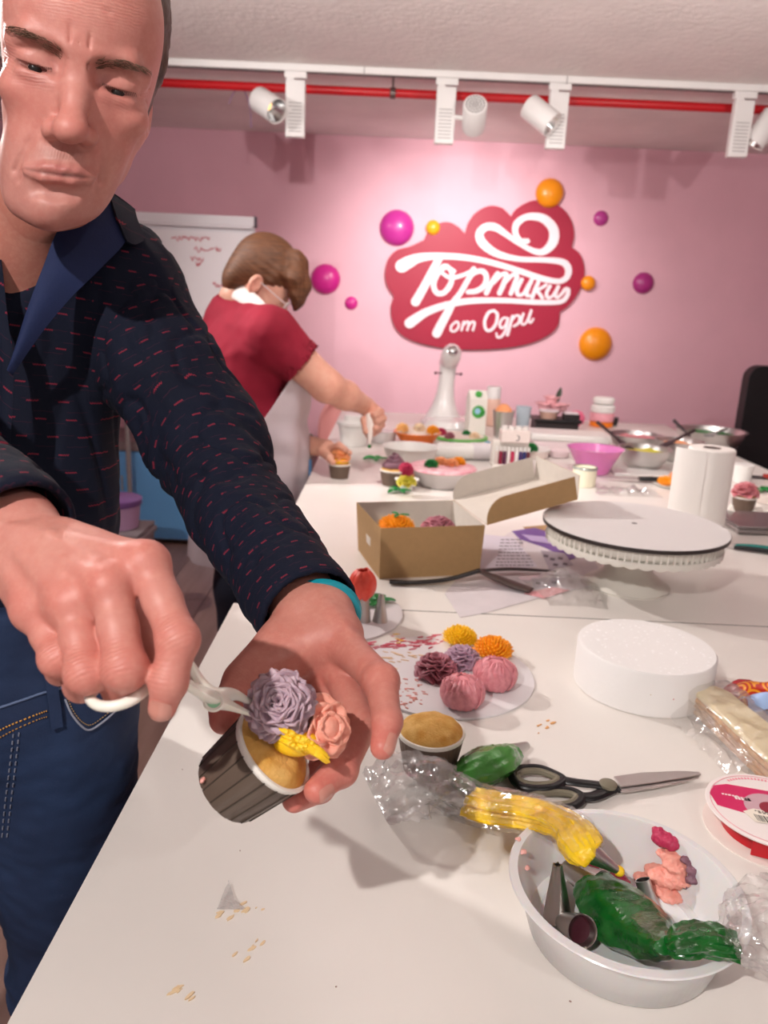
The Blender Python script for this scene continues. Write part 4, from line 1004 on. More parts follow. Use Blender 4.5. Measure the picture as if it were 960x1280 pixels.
# ================================================================== MIDDLE: kraft box, spatula, leaflet, cake stand
def kraftbox():
    A = Vector(tz(474, 724)); B = Vector(tz(599, 718)); 
    d = B - A; ang = math.atan2(d.y, d.x); W = d.length; Dp = 0.19; H = 0.106
    mk = M('kraft_board', '#a6845a', 0.75, var=0.03, vscale=90); mi = M('kraft_inside', '#cfc6bc', 0.7, var=0.02, vscale=60)
    t = thing('kraft_box', 'open brown kraft cake box with its lid folded back to the right', 'box', A, rotz=ang)
    th = 0.0012
    def panel(name, quad, parent=t):   # quad of 4 points, outer face by winding; two-layer board
        q = np.array(quad, float); n = np.cross(q[1] - q[0], q[3] - q[0]); n /= np.linalg.norm(n)
        V = np.vstack([q, q - n * th]); F = [(0, 1, 2, 3), (7, 6, 5, 4), (0, 4, 5, 1), (1, 5, 6, 2), (2, 6, 7, 3), (3, 7, 4, 0)]
        me = mesh_from(name, (V, F)); me.materials.append(mk); me.materials.append(mi)
        me.polygons[1].material_index = 1
        return obj(name, me, None, parent)
    e = 0.006
    panel('front_panel', [(0, 0, 0), (W, 0, 0), (W + e * .3, -e, H), (-e * .5, -e, H)])
    panel('left_panel', [(0, Dp, 0), (0, 0, 0), (-e * .5, -e, H), (-e, Dp + e, H)])
    panel('right_panel', [(W, 0, 0), (W, Dp, 0), (W + e, Dp + e, H), (W + e * .3, -e, H)])
    panel('back_panel', [(W, Dp, 0), (0, Dp, 0), (-e, Dp + e, H), (W + e, Dp + e, H)])
    panel('bottom', [(0, 0, 0.0014), (0, Dp, 0.0014), (W, Dp, 0.0014), (W, 0, 0.0014)])
    # glued corner tabs inside
    panel('corner_tab', [(0.005, 0.003, 0.002), (0.005, 0.055, 0.002), (0.005, 0.045, H * .8), (0.005, 0.003, H * .95)])
    panel('corner_tab', [(W - 0.002, 0.055, 0.002), (W - 0.002, 0.003, 0.002), (W, 0.0, H * .95), (W + .001, 0.045, H * .8)])
    # lid hinged on the right edge, opened about 160 degrees, with three side flaps
    hl = bpy.data.objects.new('lid', None)
    lid = panel('lid', [(0, -e, 0), (0, Dp + e, 0), (W * .95, Dp + e, 0), (W * .95, -e, 0)])
    lid.location = (W + e, 0, H); lid.rotation_euler = (0, math.radians(-14), 0)
    def fl(name, quad): panel(name, quad, lid)
    fh = 0.05
    # near flap with rounded hinge corner
    pts = [(W * .95, 0), (W * .95, fh)] + [(0.045 - 0.045 * math.sin(a), fh - fh * (1 - math.cos(a)) * 1.0) for a in np.linspace(0, math.pi / 2, 8)]
    v, f = prism(pts, -th / 2, th / 2); v = v[:, [0, 2, 1]]; v[:, 1] -= e
    me = mesh_from('side_flap', (v, [q[::-1] for q in f])); me.materials.append(mk); me.materials.append(mi)
    for p in me.polygons:
        if p.normal.y > 0.9: p.material_index = 1
    obj('side_flap', me, None, lid)
    v2 = v.copy(); v2[:, 1] += Dp + 2 * e
    me = mesh_from('side_flap', (v2, [q[::-1] for q in f])); me.materials.append(mi); obj('side_flap', me, None, lid)
    panel('end_flap', [(W * .95, -e, 0), (W * .95, Dp + e, 0), (W * .95 + 0.012, Dp + e, fh), (W * .95 + 0.012, -e, fh)], lid)
    R = Matrix.Rotation(ang, 4, 'Z'); w2 = lambda x, y, z: A + R @ Vector((x, y, z))
    return w2, W, Dp
w2, bW, bD = kraftbox()
def boxcake(x, y, label, mtl, kind_):
    p = w2(x, y, 0.003); t = thing('cupcake', label, 'cupcake', p)
    cupcake_base(t, 0.034, 0.026, 0.062)
    q = (p.x, p.y, p.z + 0.068)
    if kind_ == 'm': mum('orange_mum', 'orange and yellow mum on the cupcake inside the kraft box', 0.036, c_org, q, seed=4)
    else: carnation('mauve_flower', 'mauve ruffled flower on the cupcake at the right inside the box', 0.034, c_mauve, q, seed=9)
boxcake(0.050, 0.070, 'cupcake under the orange mum in the left of the kraft box', c_org, 'm')
boxcake(0.135, 0.055, 'cupcake under the mauve flower in the right of the kraft box', c_mauve, 'c')
leafspray('leaf_spray', 'small green leaf on the orange mum in the box', w2(0.050, 0.055, 0.112), 3, 0.018, 5)
# bent black spatula in front of the box
def offset():
    pts = [(487, 727), (520, 728), (560, 724), (600, 713)]
    zz = [0.006, 0.007, 0.012, 0.03]; a = Vector(tz(487, 727, T))
    t = thing('black_offset_spatula', 'black tongs-like spatula lying along the front of the kraft box', 'spatula', a)
    P3 = [Vector(tz(x, y, T + z)) - a for (x, y), z in zip(pts, zz)]
    obj('long_arm', tube(crom([tuple(p) for p in P3], 6), 0.0052, 10, flat=(1.5, .7)), M('black_satin', '#1a1718', 0.35), t)
    def arm(name, pp, wd, mtl):
        Q = [Vector(tz(x, y, T + z)) - a for x, y, z in pp]; obj(name, tube(crom([tuple(p) for p in Q], 6), crom([[q] for q in wd], 6) and [float(q[0]) for q in crom([[q] for q in wd], 6)], 10, flat=(1.5, .4)), mtl, t)
    arm('broad_blade', [(600, 714, 0.028), (635, 728, 0.012), (664, 738, 0.006)], [0.007, 0.012, 0.011], M('dark_brown_plastic', '#4a3b38', 0.35))
    arm('short_arm', [(600, 713, 0.028), (640, 711, 0.024), (695, 714, 0.02)], [0.005, 0.006, 0.004], M('black_satin'))
offset()
# leaflet bag with purple header and print
def leaflet():
    c = tz(655, 715); t = thing('printed_leaflet_bag', 'flat clear bag with purple print and a white info panel under the cake stand', 'packaging', (c[0], c[1], T))
    def pz(x, y, z=0.001): p = PZ(x, y, T + z); return (p.x - c[0], p.y - c[1])
    def sheet(nm, pts, z, mtl, par=t, th=0.0006): return obj(nm, prism([pz(*p, z) for p in pts], z, z + th), mtl, par, smooth=0)
    sheet('bag_body', [(556, 742), (575, 772), (608, 766), (700, 740), (762, 730), (735, 690), (700, 655), (640, 664), (600, 690)], 0.0006, M('bag_paper', '#d8cfd2', 0.5, var=.03, vscale=30))
    sheet('white_panel', [(603, 668), (642, 672), (672, 708), (600, 712)], 0.0016, M('panel_white', '#d9d2dd', 0.5))
    sheet('purple_header', [(640, 664), (668, 660), (696, 668), (732, 692), (712, 700), (680, 684), (650, 674)], 0.0018, M('purple_print', '#6a4c93', 0.45))
    sheet('photo_patch', [(676, 688), (706, 692), (716, 706), (686, 712)], 0.0020, M('print_grey', '#b7afba', 0.5))
    sheet('photo_patch', [(664, 722), (700, 722), (690, 738), (668, 736)], 0.0020, M('print_grey'))
    dk = M('print_dark', '#5c5662', 0.5); ms = []
    g = random.Random(5)
    for k in range(9):
        y = 674 + k * 4; x0 = 626 - k * 0.8; n = 5
        x = x0
        while x < 646 + k * 2.6:
            wd = g.uniform(2, 6); p = [pz(x, y, .0023), pz(x + wd, y + .2, .0023), pz(x + wd, y + 1.2, .0023), pz(x, y + 1.0, .0023)]
            ms.append(prism(p, 0.0023, 0.0025)); x += wd + 1.5
    obj('text_lines', cat(*ms), dk, t, smooth=0, kind='stuff')
    ms = []
    for (x, y) in ((680, 693), (688, 697), (698, 696), (692, 704), (704, 703), (670, 727), (680, 730), (690, 726)):
        ms.append(prism([pz(x, y, .0026), pz(x + 6, y + 1, .0026), pz(x + 5, y + 4, .0026), pz(x - 1, y + 3, .0026)], 0.0026, 0.0028))
    obj('picture_prints', cat(*ms), dk, t, smooth=0, kind='stuff')
    sheet('pink_stripe', [(655, 742), (690, 734), (712, 738), (680, 748)], 0.0021, M('pink_print', '#e7a3a8', 0.5))
    sheet('purple_title', [(652, 668), (690, 672), (700, 682), (664, 676)], 0.0026, M('title_pale', '#b9a6cf', 0.5))
leaflet()
def clearbag(name, label, c, fn, mtl, nu=40, nv=30):
    o = obj(name, grid(fn, nu, nv), mtl, loc=c, smooth=180); return tag(o, label, 'plastic bag')
cb = tz(712, 742)
def f(u, v):
    x = (u - .5) * 0.15; y = (v - .5) * 0.15
    k = math.exp(-((u - .45) / .3) ** 2 - ((v - .55) / .34) ** 2)
    z = 0.001 + 0.05 * k * (0.6 + 0.9 * abs(nz((x, y, 0), 18, 3))) + 0.012 * abs(nz((x, y, 0), 45, 5)) * min(1, 8 * min(u, 1 - u, v, 1 - v))
    return (x * (0.75 + .4 * v) + .02 * nz((x, y, 3), 12), y + .02 * nz((x, y, 5), 12), z)
clearbag('clear_bag', 'crumpled clear plastic bag lying left of the cake stand foot', cb, f, film('clear_bag_film', body=.12, gloss_rough=.1, bump=.9, bscale=60, shine=.14))
obj_ = obj('kraft_card', prism([(0, 0), (0.07, 0.03), (0.06, 0.09), (-0.01, 0.06)], 0, 0.0015), M('kraft_board'), loc=Vector(tz(664, 668)), smooth=0); tag(obj_, 'small kraft card sheet under the left edge of the cake disc', 'card')
# cake stand with disc
def stand():
    # disc centre: leftmost (677,640), rightmost (914,668)
    zt = 0.125; a = Vector(tz(677, 645, T + zt)); b = Vector(tz(914, 668, T + zt)); 
    c = (a + b) / 2; R = (b - a).length / 2 * 0.985; c.z = T
    t = thing('cake_stand', 'white plastic cake stand with ribbed skirt on a flared foot', 'cake stand', c)
    mp = M('stand_plastic', '#ddd8cf', 0.45)
    obj('foot', lathe([(0.055, 0), (0.082, 0.0), (0.084, 0.004), (0.07, 0.012), (0.05, 0.028), (0.04, 0.05), (0.036, 0.075), (0.045, 0.095), (0.0001, 0.097)], 48), mp, t)
    Rs = R * 0.93
    obj('plate', lathe([(0.03, 0.094), (Rs * .97, 0.100), (Rs, 0.106), (Rs, zt - 0.006), (Rs * .98, zt - 0.004), (0.0001, zt - 0.004)], 96), mp, t)
    n = 84; rib = mesh_from('rib', box((0, 0, 0), (0.0035, 0.005, 0.020))); rib.materials.append(M('rib_plastic', '#e4dfd6', 0.4))
    for k in range(n):
        an = 2 * math.pi * k / n; obj('rib', rib, None, t, (Rs * math.cos(an), Rs * math.sin(an), 0.108), (0, 0, an + math.pi / 2))
    sc = lathe([(Rs + 0.004, 0.099), (Rs + 0.005, 0.097), (Rs + 0.004, 0.090), (Rs - 0.002, 0.090), (Rs - 0.002, 0.099)], 168, closed=True)
    for p in sc[0]:
        an = math.atan2(p[1], p[0]); 
        if p[2] < 0.095: p[2] -= 0.004 * abs(math.sin(an * 21))
    obj('scalloped_edge', sc, mp, t)
    d = thing('cake_disc', 'large white round cake disc with dark edge and centre hole on the stand', 'disc', (c.x, c.y, T + zt - 0.004))
    obj('edge_band', lathe([(R - 0.004, 0.0), (R, 0.0), (R, 0.0072), (R - .004, 0.0072)], 96, closed=True), M('disc_edge', '#2c2321', 0.5), d)
    obj('disc_top', lathe([(0.005, 0.0005), (R - 0.001, 0.0005), (R - 0.001, 0.0076), (0.005, 0.0076)], 96), M('disc_white', '#e0dcdb', 0.55), d)
    obj('centre_hole', lathe([(0.0052, 0.0061), (0.0052, 0.0078), (0.0001, 0.0078)], 20), M('dark_slot'), d)
stand()
def tealscissors():
    a = Vector(tz(905, 686)); t = thing('teal_scissors', 'scissors with black and teal handles at the right edge', 'scissors', a, rotz=-0.05)
    v, f = prism([(-0.01, 0.0), (0.03, -0.006), (0.035, 0.004), (0.0, 0.004)], 0.003, 0.005)
    obj('blade', (v, f), m_steel, t, smooth=0)
    obj('black_handle', tube(crom([(0.022, -0.001, 0.006), (0.05, -0.012, 0.008), (0.085, -0.024, 0.008), (0.13, -0.05, 0.008)], 6), 0.006, 10, flat=(1.3, .8)), m_blackp, t)
    obj('teal_handle', tube(crom([(0.022, 0.002, 0.008), (0.05, 0.0, 0.010), (0.085, -0.003, 0.010), (0.13, -0.01, 0.008)], 6), 0.0062, 10, flat=(1.3, .8)), M('teal', '#0f7a72', 0.4), t)
    obj('rivet', lathe([(0.004, 0), (0.004, 0.011), (0.0001, 0.012)], 14), m_steel, t, (0.022, 0.0, 0.002))
tealscissors()
from mathutils.bvhtree import BVHTree
# ================================================================== NEAR HALF OF THE TABLE
m_board = M('cake_board_white', '#e4dfe1', 0.35)
def disc_board(name, label, px, py, R, th=0.003):
    t = thing(name, label, 'cake board', tz(px, py))
    obj('board_disc', lathe([(0.002, 0), (R - .0005, 0), (R, 0.0004)], 96), M('board_edge', '#b5aea9', 0.6), t)
    obj('board_top', lathe([(R, 0.0004), (R, th), (R - .0008, th + .0003), (0.0001, th + .0003)], 96), m_board, t)
    return t, th + .0003
def smears(t, c0, pts, mtl, seed, z, name='cream_smear', size=0.006, n=1, elong=2.0, ang=-0.2):
    """thin raised dabs of cream at pixel positions"""
    g = random.Random(seed); ms = []
    for (px, py) in pts:
        for k in range(n):
            p = PZ(px + g.uniform(-9, 9) * (n > 1), py + g.uniform(-5, 5) * (n > 1), z + c0[2])
            s = size * g.uniform(.4, 1.2); a0 = ang + g.uniform(-.4, .4); e = elong * g.uniform(.6, 1.2)
            ring = []
            for j in range(9):
                a = 2 * math.pi * j / 9; r = s * g.uniform(.55, 1.1); x, y = r * e * math.cos(a), r * .5 * math.sin(a)
                ring.append((p.x - c0[0] + x * math.cos(a0) - y * math.sin(a0), p.y - c0[1] + x * math.sin(a0) + y * math.cos(a0)))
            m = prism(ring, z, z + 0.0006 + g.uniform(0, 0.0008)); ms.append(m)
    return obj(name, cat(*ms), mtl, t, kind='stuff', smooth=60)
def nozzle(name, label, loc, rot=(0, 0, 0), h=0.042, rb=0.0115, rt=0.0035, star=5, fill=None):
    t = thing(name, label, 'nozzle', loc, rot=rot)
    def rip(i, a): return 1 + (0.28 * math.cos(star * a) if i in (3, 4) and star else 0)
    obj('cone', lathe([(rb * 1.04, 0), (rb, 0.0015), (rb * .6 + rt * .4, h * .45), (rt * 1.15, h * .9), (rt, h), (rt * .7, h), (rb * .88, 0.002)], 40, ripple=rip, closed=True), m_dsteel, t)
    obj('seam', tube([(rb * .93, 0, .003), (rt * 1.25, 0, h * .88)], 0.0004, 6), M('seam_dark', '#6c6866', 0.4, 0.8), t)
    if fill: obj('cream_plug', sphere((0, 0, h), rt * 1.1, 10, 8), fill, t)
    return t
# --- round board with the tulip
bt, bz = disc_board('round_cake_board', 'white round board partly under the man\'s cuff carrying the red tulip', 408, 765, 0.133)
bz += T
nozzle('icing_nozzle', 'left steel nozzle standing under the red cream tulip', tz(455, 776, bz), h=0.045, rb=0.0112, rt=0.006, star=0)
nozzle('icing_nozzle', 'right steel nozzle standing beside the tulip\'s nozzle', tz(475, 776, bz), h=0.047, rb=0.013, rt=0.004)
def tulip():
    p = tz(455, 776, bz); t = thing('cream_tulip', 'red cream tulip bud standing on the left steel nozzle', 'flower', (p[0] - 0.004, p[1], bz + 0.040)); t.scale = (1.15, 1.15, 1.15)
    obj('bud', sphere((0, 0, 0.02), (0.015, 0.015, 0.02), 18, 12), c_red, t)
    for k in range(6):
        a0 = k * 1.047
        def f(u, v):
            a = a0 + (u - .5) * 1.3 * (1 - .3 * v); th = 2.7 - v * 2.2; r = 1 + .06 * (k % 2) + .05 * math.cos(6 * (u - .5)) 
            return (0.0185 * r * math.sin(th) * math.cos(a), 0.0185 * r * math.sin(th) * math.sin(a), 0.022 - 0.023 * r * math.cos(th) * 1)
        obj('petal', solid(grid(f, 9, 9), 0.0016), c_red, t, smooth=70)
tulip()
leafspray('leaf_spray', 'green cream leaves left of the nozzle under the tulip', tz(440, 758, bz), 7, 0.032, 11)
leafspray('leaf_spray', 'green cream leaves behind the right nozzle on the tulip board', tz(471, 752, bz), 7, 0.030, 12)

# --- flower board
fb, fz = disc_board('round_cake_board', 'white round board with six cream flowers and red smears', 556, 843, 0.130)
fc = fb.location; fz2 = T + fz
smears(fb, (fc.x, fc.y, T), [(465, 805), (478, 810), (490, 806), (503, 808), (516, 803), (530, 800), (540, 803), (545, 798), (520, 808), (498, 800), (535, 806)], M('smear_red', '#d4566a', 0.5), 3, fz, n=4, elong=2.6, ang=.35, size=.0045)
smears(fb, (fc.x, fc.y, T), [(500, 858), (508, 866), (518, 860), (524, 868), (510, 876), (502, 882), (515, 850), (522, 876)], M('smear_coral', '#e3998e', 0.5), 4, fz, n=5, elong=1.2, size=.003)
smears(fb, (fc.x, fc.y, T), [(480, 820), (500, 818), (512, 822), (470, 828), (495, 832), (520, 815)], M('smear_cream', '#ecc89a', 0.5), 5, fz, n=3, elong=2.2, size=.004)
smears(fb, (fc.x, fc.y, T), [(492, 796), (500, 803)], M('smear_yellow', '#f2c04a', 0.5), 6, fz, n=2, elong=2.6, size=.004)
def on(px, py, up): p = tz(px, py, fz2 + up); return (p[0], p[1], fz2)
mum('yellow_mum', 'bright yellow cream mum at the back of the flower board', 0.0265, c_yel, on(575, 796, .012), seed=1)
mum('orange_mum', 'orange cream mum at the back right of the flower board', 0.029, c_org, on(616, 812, .012), seed=2)
carnation('lilac_carnation', 'small lilac cream carnation in the middle of the flower board', 0.026, c_lilac, on(577, 823, .010), seed=3)
carnation('mauve_carnation', 'dusky mauve cream carnation at the left of the flower board', 0.029, c_mauve, on(545, 836, .010), seed=4)
peony('pink_peony', 'dusty pink closed cream peony at the right of the flower board', 0.031, c_rose, on(619, 844, .018), seed=5)
peony('pink_peony', 'dusty pink closed cream peony at the front of the flower board', 0.0305, c_rose, on(578, 866, .018), seed=8)

# --- muffin
p = tz(539, 913, T + .05); t = thing('plain_muffin', 'undecorated golden muffin in a white-lined brown case beside the flower board', 'muffin', (p[0], p[1], T))
cupcake_base(t, 0.0385, 0.029, 0.05, dome=0.018)

# --- foam disc
def foam():
    p = tz(808, 806, T + .064); t = thing('foam_cake_dummy', 'white polystyrene cake dummy disc in front of the cake stand', 'foam disc', (p[0], p[1], T))
    m = M('polystyrene', '#efecea', 0.75, bump=0.35, bscale=170, bdist=0.0012)
    R, H = 0.0965, 0.064
    v, f = lathe([(0.0001, 0), (R - .002, 0), (R, 0.002), (R, H - .003), (R - .0025, H), (R * .8, H), (R * .55, H), (R * .3, H), (0.0001, H)], 96)
    for q in v:
        if q[2] > H - .001 and math.hypot(q[0], q[1]) < R * .95: q[2] += 0.0006 * nz(q, 80)
    obj('foam_body', (v, f), m, t)
    g = random.Random(2); ms = []
    for i in range(150):
        r = R * math.sqrt(g.random()) * .96; a = g.uniform(0, 6.28); s = g.uniform(.0008, .0028)
        ms.append(sphere((r * math.cos(a), r * math.sin(a), H - .0002), (s, s * g.uniform(.5, 1), s * .35), 7, 4))
    obj('foam_bead', cat(*ms), M('polystyrene_bead', '#fbf9f8', 0.35), t, kind='stuff')
    for x, y, z, c in ((0.01, -.0964, 0.03, '#c8606a'), (-0.02, -.0942, .034, '#c9b48c')):
        obj('cream_speck', sphere((x, y, z), (0.0009, .0004, .0009), 8, 6), M('speck' + c, c, 0.5), t)
foam()

# --- scissors
def scissors():
    z0 = T + 0.005
    a = Vector(tz(760, 986, T)); t = thing('black_scissors', 'open scissors with black and taupe handles between the muffin and the bowl', 'scissors', a)
    def L(px, py, z): q = PZ(px, py, T + z); return (q.x - a.x, q.y - a.y, z)
    mb = M('scissor_black', '#19191b', 0.35); mg_ = M('scissor_taupe', '#77705f', 0.45)
    def loop(name, pts, z, thick):
        P3 = [L(x, y, z) for x, y in pts]; c = [tuple(q) for q in crom(P3, 6, closed=True)]; c.append(c[0])
        o = obj(name, tube(c, thick, 10, caps=False, flat=(1.25, 1)), mb, t)
        cx = sum(q[0] for q in P3) / len(P3); cy = sum(q[1] for q in P3) / len(P3)
        c2 = [(cx + (q[0] - cx) * .8, cy + (q[1] - cy) * .66, q[2]) for q in c]
        obj('inner_grip', tube(c2, thick * .75, 8, caps=False, flat=(1.3, 1.3)), mg_, o)
        return o
    loop('handle_loop', [(640, 968), (650, 961), (672, 960), (690, 966), (704, 975), (692, 984), (668, 986), (648, 981)], 0.010, 0.0042)
    loop('handle_loop', [(655, 996), (668, 990), (695, 987), (718, 990), (727, 998), (716, 1008), (690, 1011), (665, 1006)], 0.007, 0.0042)
    obj('shank', tube(crom([L(697, 974, .010), L(720, 978, .011), L(745, 981, .009), L(768, 984, .007)], 6), [.0055] * 18 + [.0085], 12, flat=(1.2, .6)), mb, t)
    obj('shank', tube(crom([L(722, 996, .007), L(740, 996, .007), L(756, 990, .006), L(768, 984, .006)], 6), [.006] * 18 + [.0085], 12, flat=(1.2, .6)), mb, t)
    obj('pivot_cap', lathe([(0.010, 0), (0.010, 0.003), (0.007, 0.005), (0.0001, 0.0055)], 24), mg_, t, L(760, 982, .009))
    def blade(name, pts, z0_, z1_):
        poly = [L(x, y, 0)[:2] for x, y in pts]; obj(name, prism(poly, z0_, z1_), m_steel, t, smooth=0, bevel=0.0004)
    blade('blade', [(766, 979), (800, 974), (845, 972), (872, 973), (875, 976), (862, 979), (820, 986), (775, 992)], 0.0075, 0.0092)
    blade('blade', [(768, 986), (800, 981), (845, 976), (874, 975), (872, 978), (850, 984), (815, 991), (776, 997)], 0.0050, 0.0068)
scissors()

# --- bowl with nozzles
BR, BH = 0.0985, 0.052
bc = Vector(tz(782, 1102, T + BH)); bc.z = T
def plasticbowl():
    t = thing('round_plastic_bowl', 'white translucent plastic bowl holding nozzles and the green piping bag', 'bowl', bc)
    m = M('bowl_plastic', '#e9e6e6', 0.22, sss=0.25, alpha=0.93)
    r0 = BR * .80
    pr = [(0.0001, 0.0015), (r0 * .6, 0.0015), (r0 * .62, 0.0), (r0 * .95, 0), (r0, 0.003), (BR * .93, BH - .006), (BR * .945, BH - .003), (BR, BH - .0025), (BR + .001, BH - .001), (BR, BH), (BR * .93, BH + .0005), (BR * .915, BH - .003), (r0 - .002, 0.005), (r0 * .9, .0038), (r0 * .86, .0050), (r0 * .83, .0036), (0.0001, .0036)]
    obj('bowl_wall', lathe(pr, 96), m, t)
    return t
pb = plasticbowl()
_bw = pb.children[0].data
bowl_bvh = BVHTree.FromPolygons([tuple(v.co + bc) for v in _bw.vertices], [tuple(q.vertices) for q in _bw.polygons])
def onbowl(px, py, off=.001):
    h = bowl_bvh.ray_cast(CAM_LOC, ray(px, py).normalized()); return h[0] + h[1] * off * (1 if h[1].z > 0 else -1)
def inbowl(px, py, z): q = PZ(px, py, T + z); return (q.x, q.y, T + z)
def blobs(name, label, specs, mtl, seed, cat_='cream', k=0.005, squash=.35):
    pts = [tuple(onbowl(x, y)) for x, y, z, r in specs]; c = np.array(pts[0])
    A = np.array(pts); R_ = max(s[3] for s in specs) * 1.6
    F_ = Field(A.min(0) - R_ - .006, A.max(0) + R_ + .006, 0.0009)
    for q, s in zip(pts, specs): F_.ell(q, (s[3], s[3] * .9, s[3] * squash), k=k)
    V, Q = F_.mesh()
    n = normals(V, Q); d = np.array([nz(v, 260, seed) + .6 * nz(v, 600, seed) for v in V]) * .0012
    V = V + n * d[:, None]
    o = obj(name, (V - c, Q), mtl, loc=tuple(c), smooth=180); return tag(o, label, cat_)
blobs('cream_smear', 'salmon pink cream smear on the far inner side of the plastic bowl', [(822, 1108, .010, .014), (838, 1096, .016, .016), (846, 1081, .024, .013), (826, 1090, .016, .015), (838, 1120, .008, .012), (830, 1066, .030, .007), (852, 1098, .016, .012), (808, 1100, .010, .012), (842, 1068, .028, .008)], cream('salmon', '#ec9a8c', '#f0a898'), 1)
blobs('cream_smear', 'berry red cream dab high on the far wall of the plastic bowl', [(826, 1048, .034, .008), (836, 1050, .034, .009), (822, 1038, .038, .005), (842, 1056, .030, .006)], cream('dab', '#b52a52', '#c23c60'), 2, squash=.7)
blobs('cream_smear', 'mauve cream smear curling right of the salmon smear', [(858, 1075, .022, .005), (866, 1088, .018, .005), (866, 1100, .014, .006), (856, 1104, .012, .006), (848, 1100, .012, .005)], c_dmauve, 3, squash=.6)
blobs('cream_smear', 'berry cream blob beside the yellow-tipped nozzle in the bowl', [(775, 1102, .007, .009), (783, 1112, .006, .007), (770, 1095, .008, .006), (742, 1083, .008, .006)], cream('dab'), 4)
blobs('cream_smear', 'small pink cream smudge on the left rim of the bowl', [(652, 1065, .050, .004), (648, 1050, .050, .003), (657, 1085, .048, .003)], cream('pale_pink', '#f0b2aa'), 5)
nozzle('icing_nozzle', 'steel star nozzle standing at the left inside the bowl', inbowl(697, 1146, .004), h=0.050, rb=0.0125, rt=0.0035, rot=(-.12, -.08, 0))
nz2 = thing('wide_icing_nozzle', 'wide steel nozzle lying with its dark round mouth toward the camera', 'nozzle', inbowl(720, 1160, .020), rot=(math.radians(58), 0, math.radians(14)))
obj('cone', lathe([(0.0001, -0.018), (0.0080, -0.016), (0.0115, 0.010), (0.0125, 0.012), (0.0130, 0.0125), (0.0128, 0.008), (0.0085, -0.022), (0.0001, -0.022)], 36), m_dsteel, nz2)
obj('cream_residue', lathe([(0.0112, 0.004), (0.0001, 0.0035)], 28), M('dark_berry', '#3c0e1c', 0.35), nz2)  # dark disc set inside so the open mouth reads dark
t = thing('leaf_nozzle', 'flat-tipped steel nozzle standing right of the green bag in the bowl', 'nozzle', inbowl(813, 1138, .004), rot=(-.45, -.15, 0.3)); t.scale = (.85, .85, .75)
obj('cone', lathe([(0.012, 0), (0.0118, 0.0015), (0.0095, 0.02), (0.0085, 0.036), (0.0078, 0.036), (0.0105, 0.002)], 30, closed=True, ripple=lambda i, a: 1 - (0.25 * abs(math.sin(a)) if 2 <= i <= 4 else 0)), m_dsteel, t)

# --- piping bags
def bagtube(path, rad, n=40, seg=8, wr=0.06, wn=9, flat=(1.2, .8), twist=0.0, seed=0, nz_amp=0.0015):
    c = crom([tuple(p) for p in path], seg); r = [float(q[0]) for q in crom([[x] for x in rad], seg)]
    v, f = tube([tuple(q) for q in c], r, n, flat=flat)
    m = len(c)
    for i in range(m):
        cc = np.array(c[i])
        for k in range(n):
            a = 2 * math.pi * k / n; j = i * n + k; d = v[j] - cc
            s = 1 + wr * math.sin(wn * a + twist * i + seed) + wr * .6 * math.sin((wn * 2 + 3) * a - twist * i * .7 + seed * 2)
            q = cc + d * s; v[j] = q + d / (np.linalg.norm(d) + 1e-9) * nz_amp * (nz(q, 90, seed) + .6 * nz(q, 220, seed))
    return v, f
m_greenbag = M('green_cream_bag', '#0a6620', 0.16, color2='#074a18', vscale=45, bump=0.6, bscale=90, bdist=0.003, coat=0.6, stretch=(1, 1, 1))
m_yelbag = M('yellow_cream_bag', '#fbc60a', 0.25, color2='#fdd628', vscale=60, bump=0.6, bscale=110, bdist=0.003, coat=0.6)
m_dgreenbag = M('muted_green_bag', '#3f8a34', 0.25, color2='#357a2c', vscale=40, bump=0.6, bscale=80, bdist=0.003, coat=0.6)
film_b = film('bag_film', body=0.09, gloss_rough=0.13, bump=0.9, bscale=80, shine=.12)
film_g = film('bag_film_smoky', body=0.13, gloss_rough=0.13, bump=1.0, bscale=70, bodycol='#d8d4d4', shine=.12)
def tipcone(parent, a, b, ra, rb, name='nozzle_tip'):
    return obj(name, tube([tuple(a), tuple(b)], [ra, rb], 28, caps=True), m_dsteel, parent)
# green bag in the bowl
def greenbag():
    o = Vector(inbowl(770, 1140, .0)); t = thing('green_piping_bag', 'bright green filled piping bag lying in the plastic bowl, tail over the rim', 'piping bag', o)
    L = lambda px, py, z: Vector(inbowl(px, py, z)) - o
    P_ = [L(744, 1106, .024), L(756, 1124, .024), L(778, 1146, .024), L(804, 1165, .030), L(824, 1180, .046), L(834, 1182, .058)]
    obj('filled_body', bagtube(P_, [.0165, .0225, .026, .0235, .0150, .0080], wr=.035, wn=5, twist=.12, seed=1), m_greenbag, t)
    P2 = [L(833, 1181, .058), L(848, 1178, .062), L(870, 1174, .063), L(895, 1176, .062), L(918, 1182, .060)]
    obj('twisted_neck', bagtube(P2, [.006, .0105, .0125, .013, .012], wr=.11, wn=6, twist=.22, seed=3, flat=(1.3, .7)), m_greenbag, t)
    P3 = [L(905, 1178, .061), L(925, 1172, .064), L(950, 1165, .066), L(985, 1160, .064), L(1020, 1165, .05)]
    obj('clear_tail', bagtube(P3, [.0125, .019, .030, .036, .034], wr=.12, wn=5, twist=.15, seed=5, flat=(1.2, .75), nz_amp=.005), film_b, t)
    a = L(706, 1084, .020); tipcone(t, L(748, 1110, .024), a, .0162, .007)
greenbag()
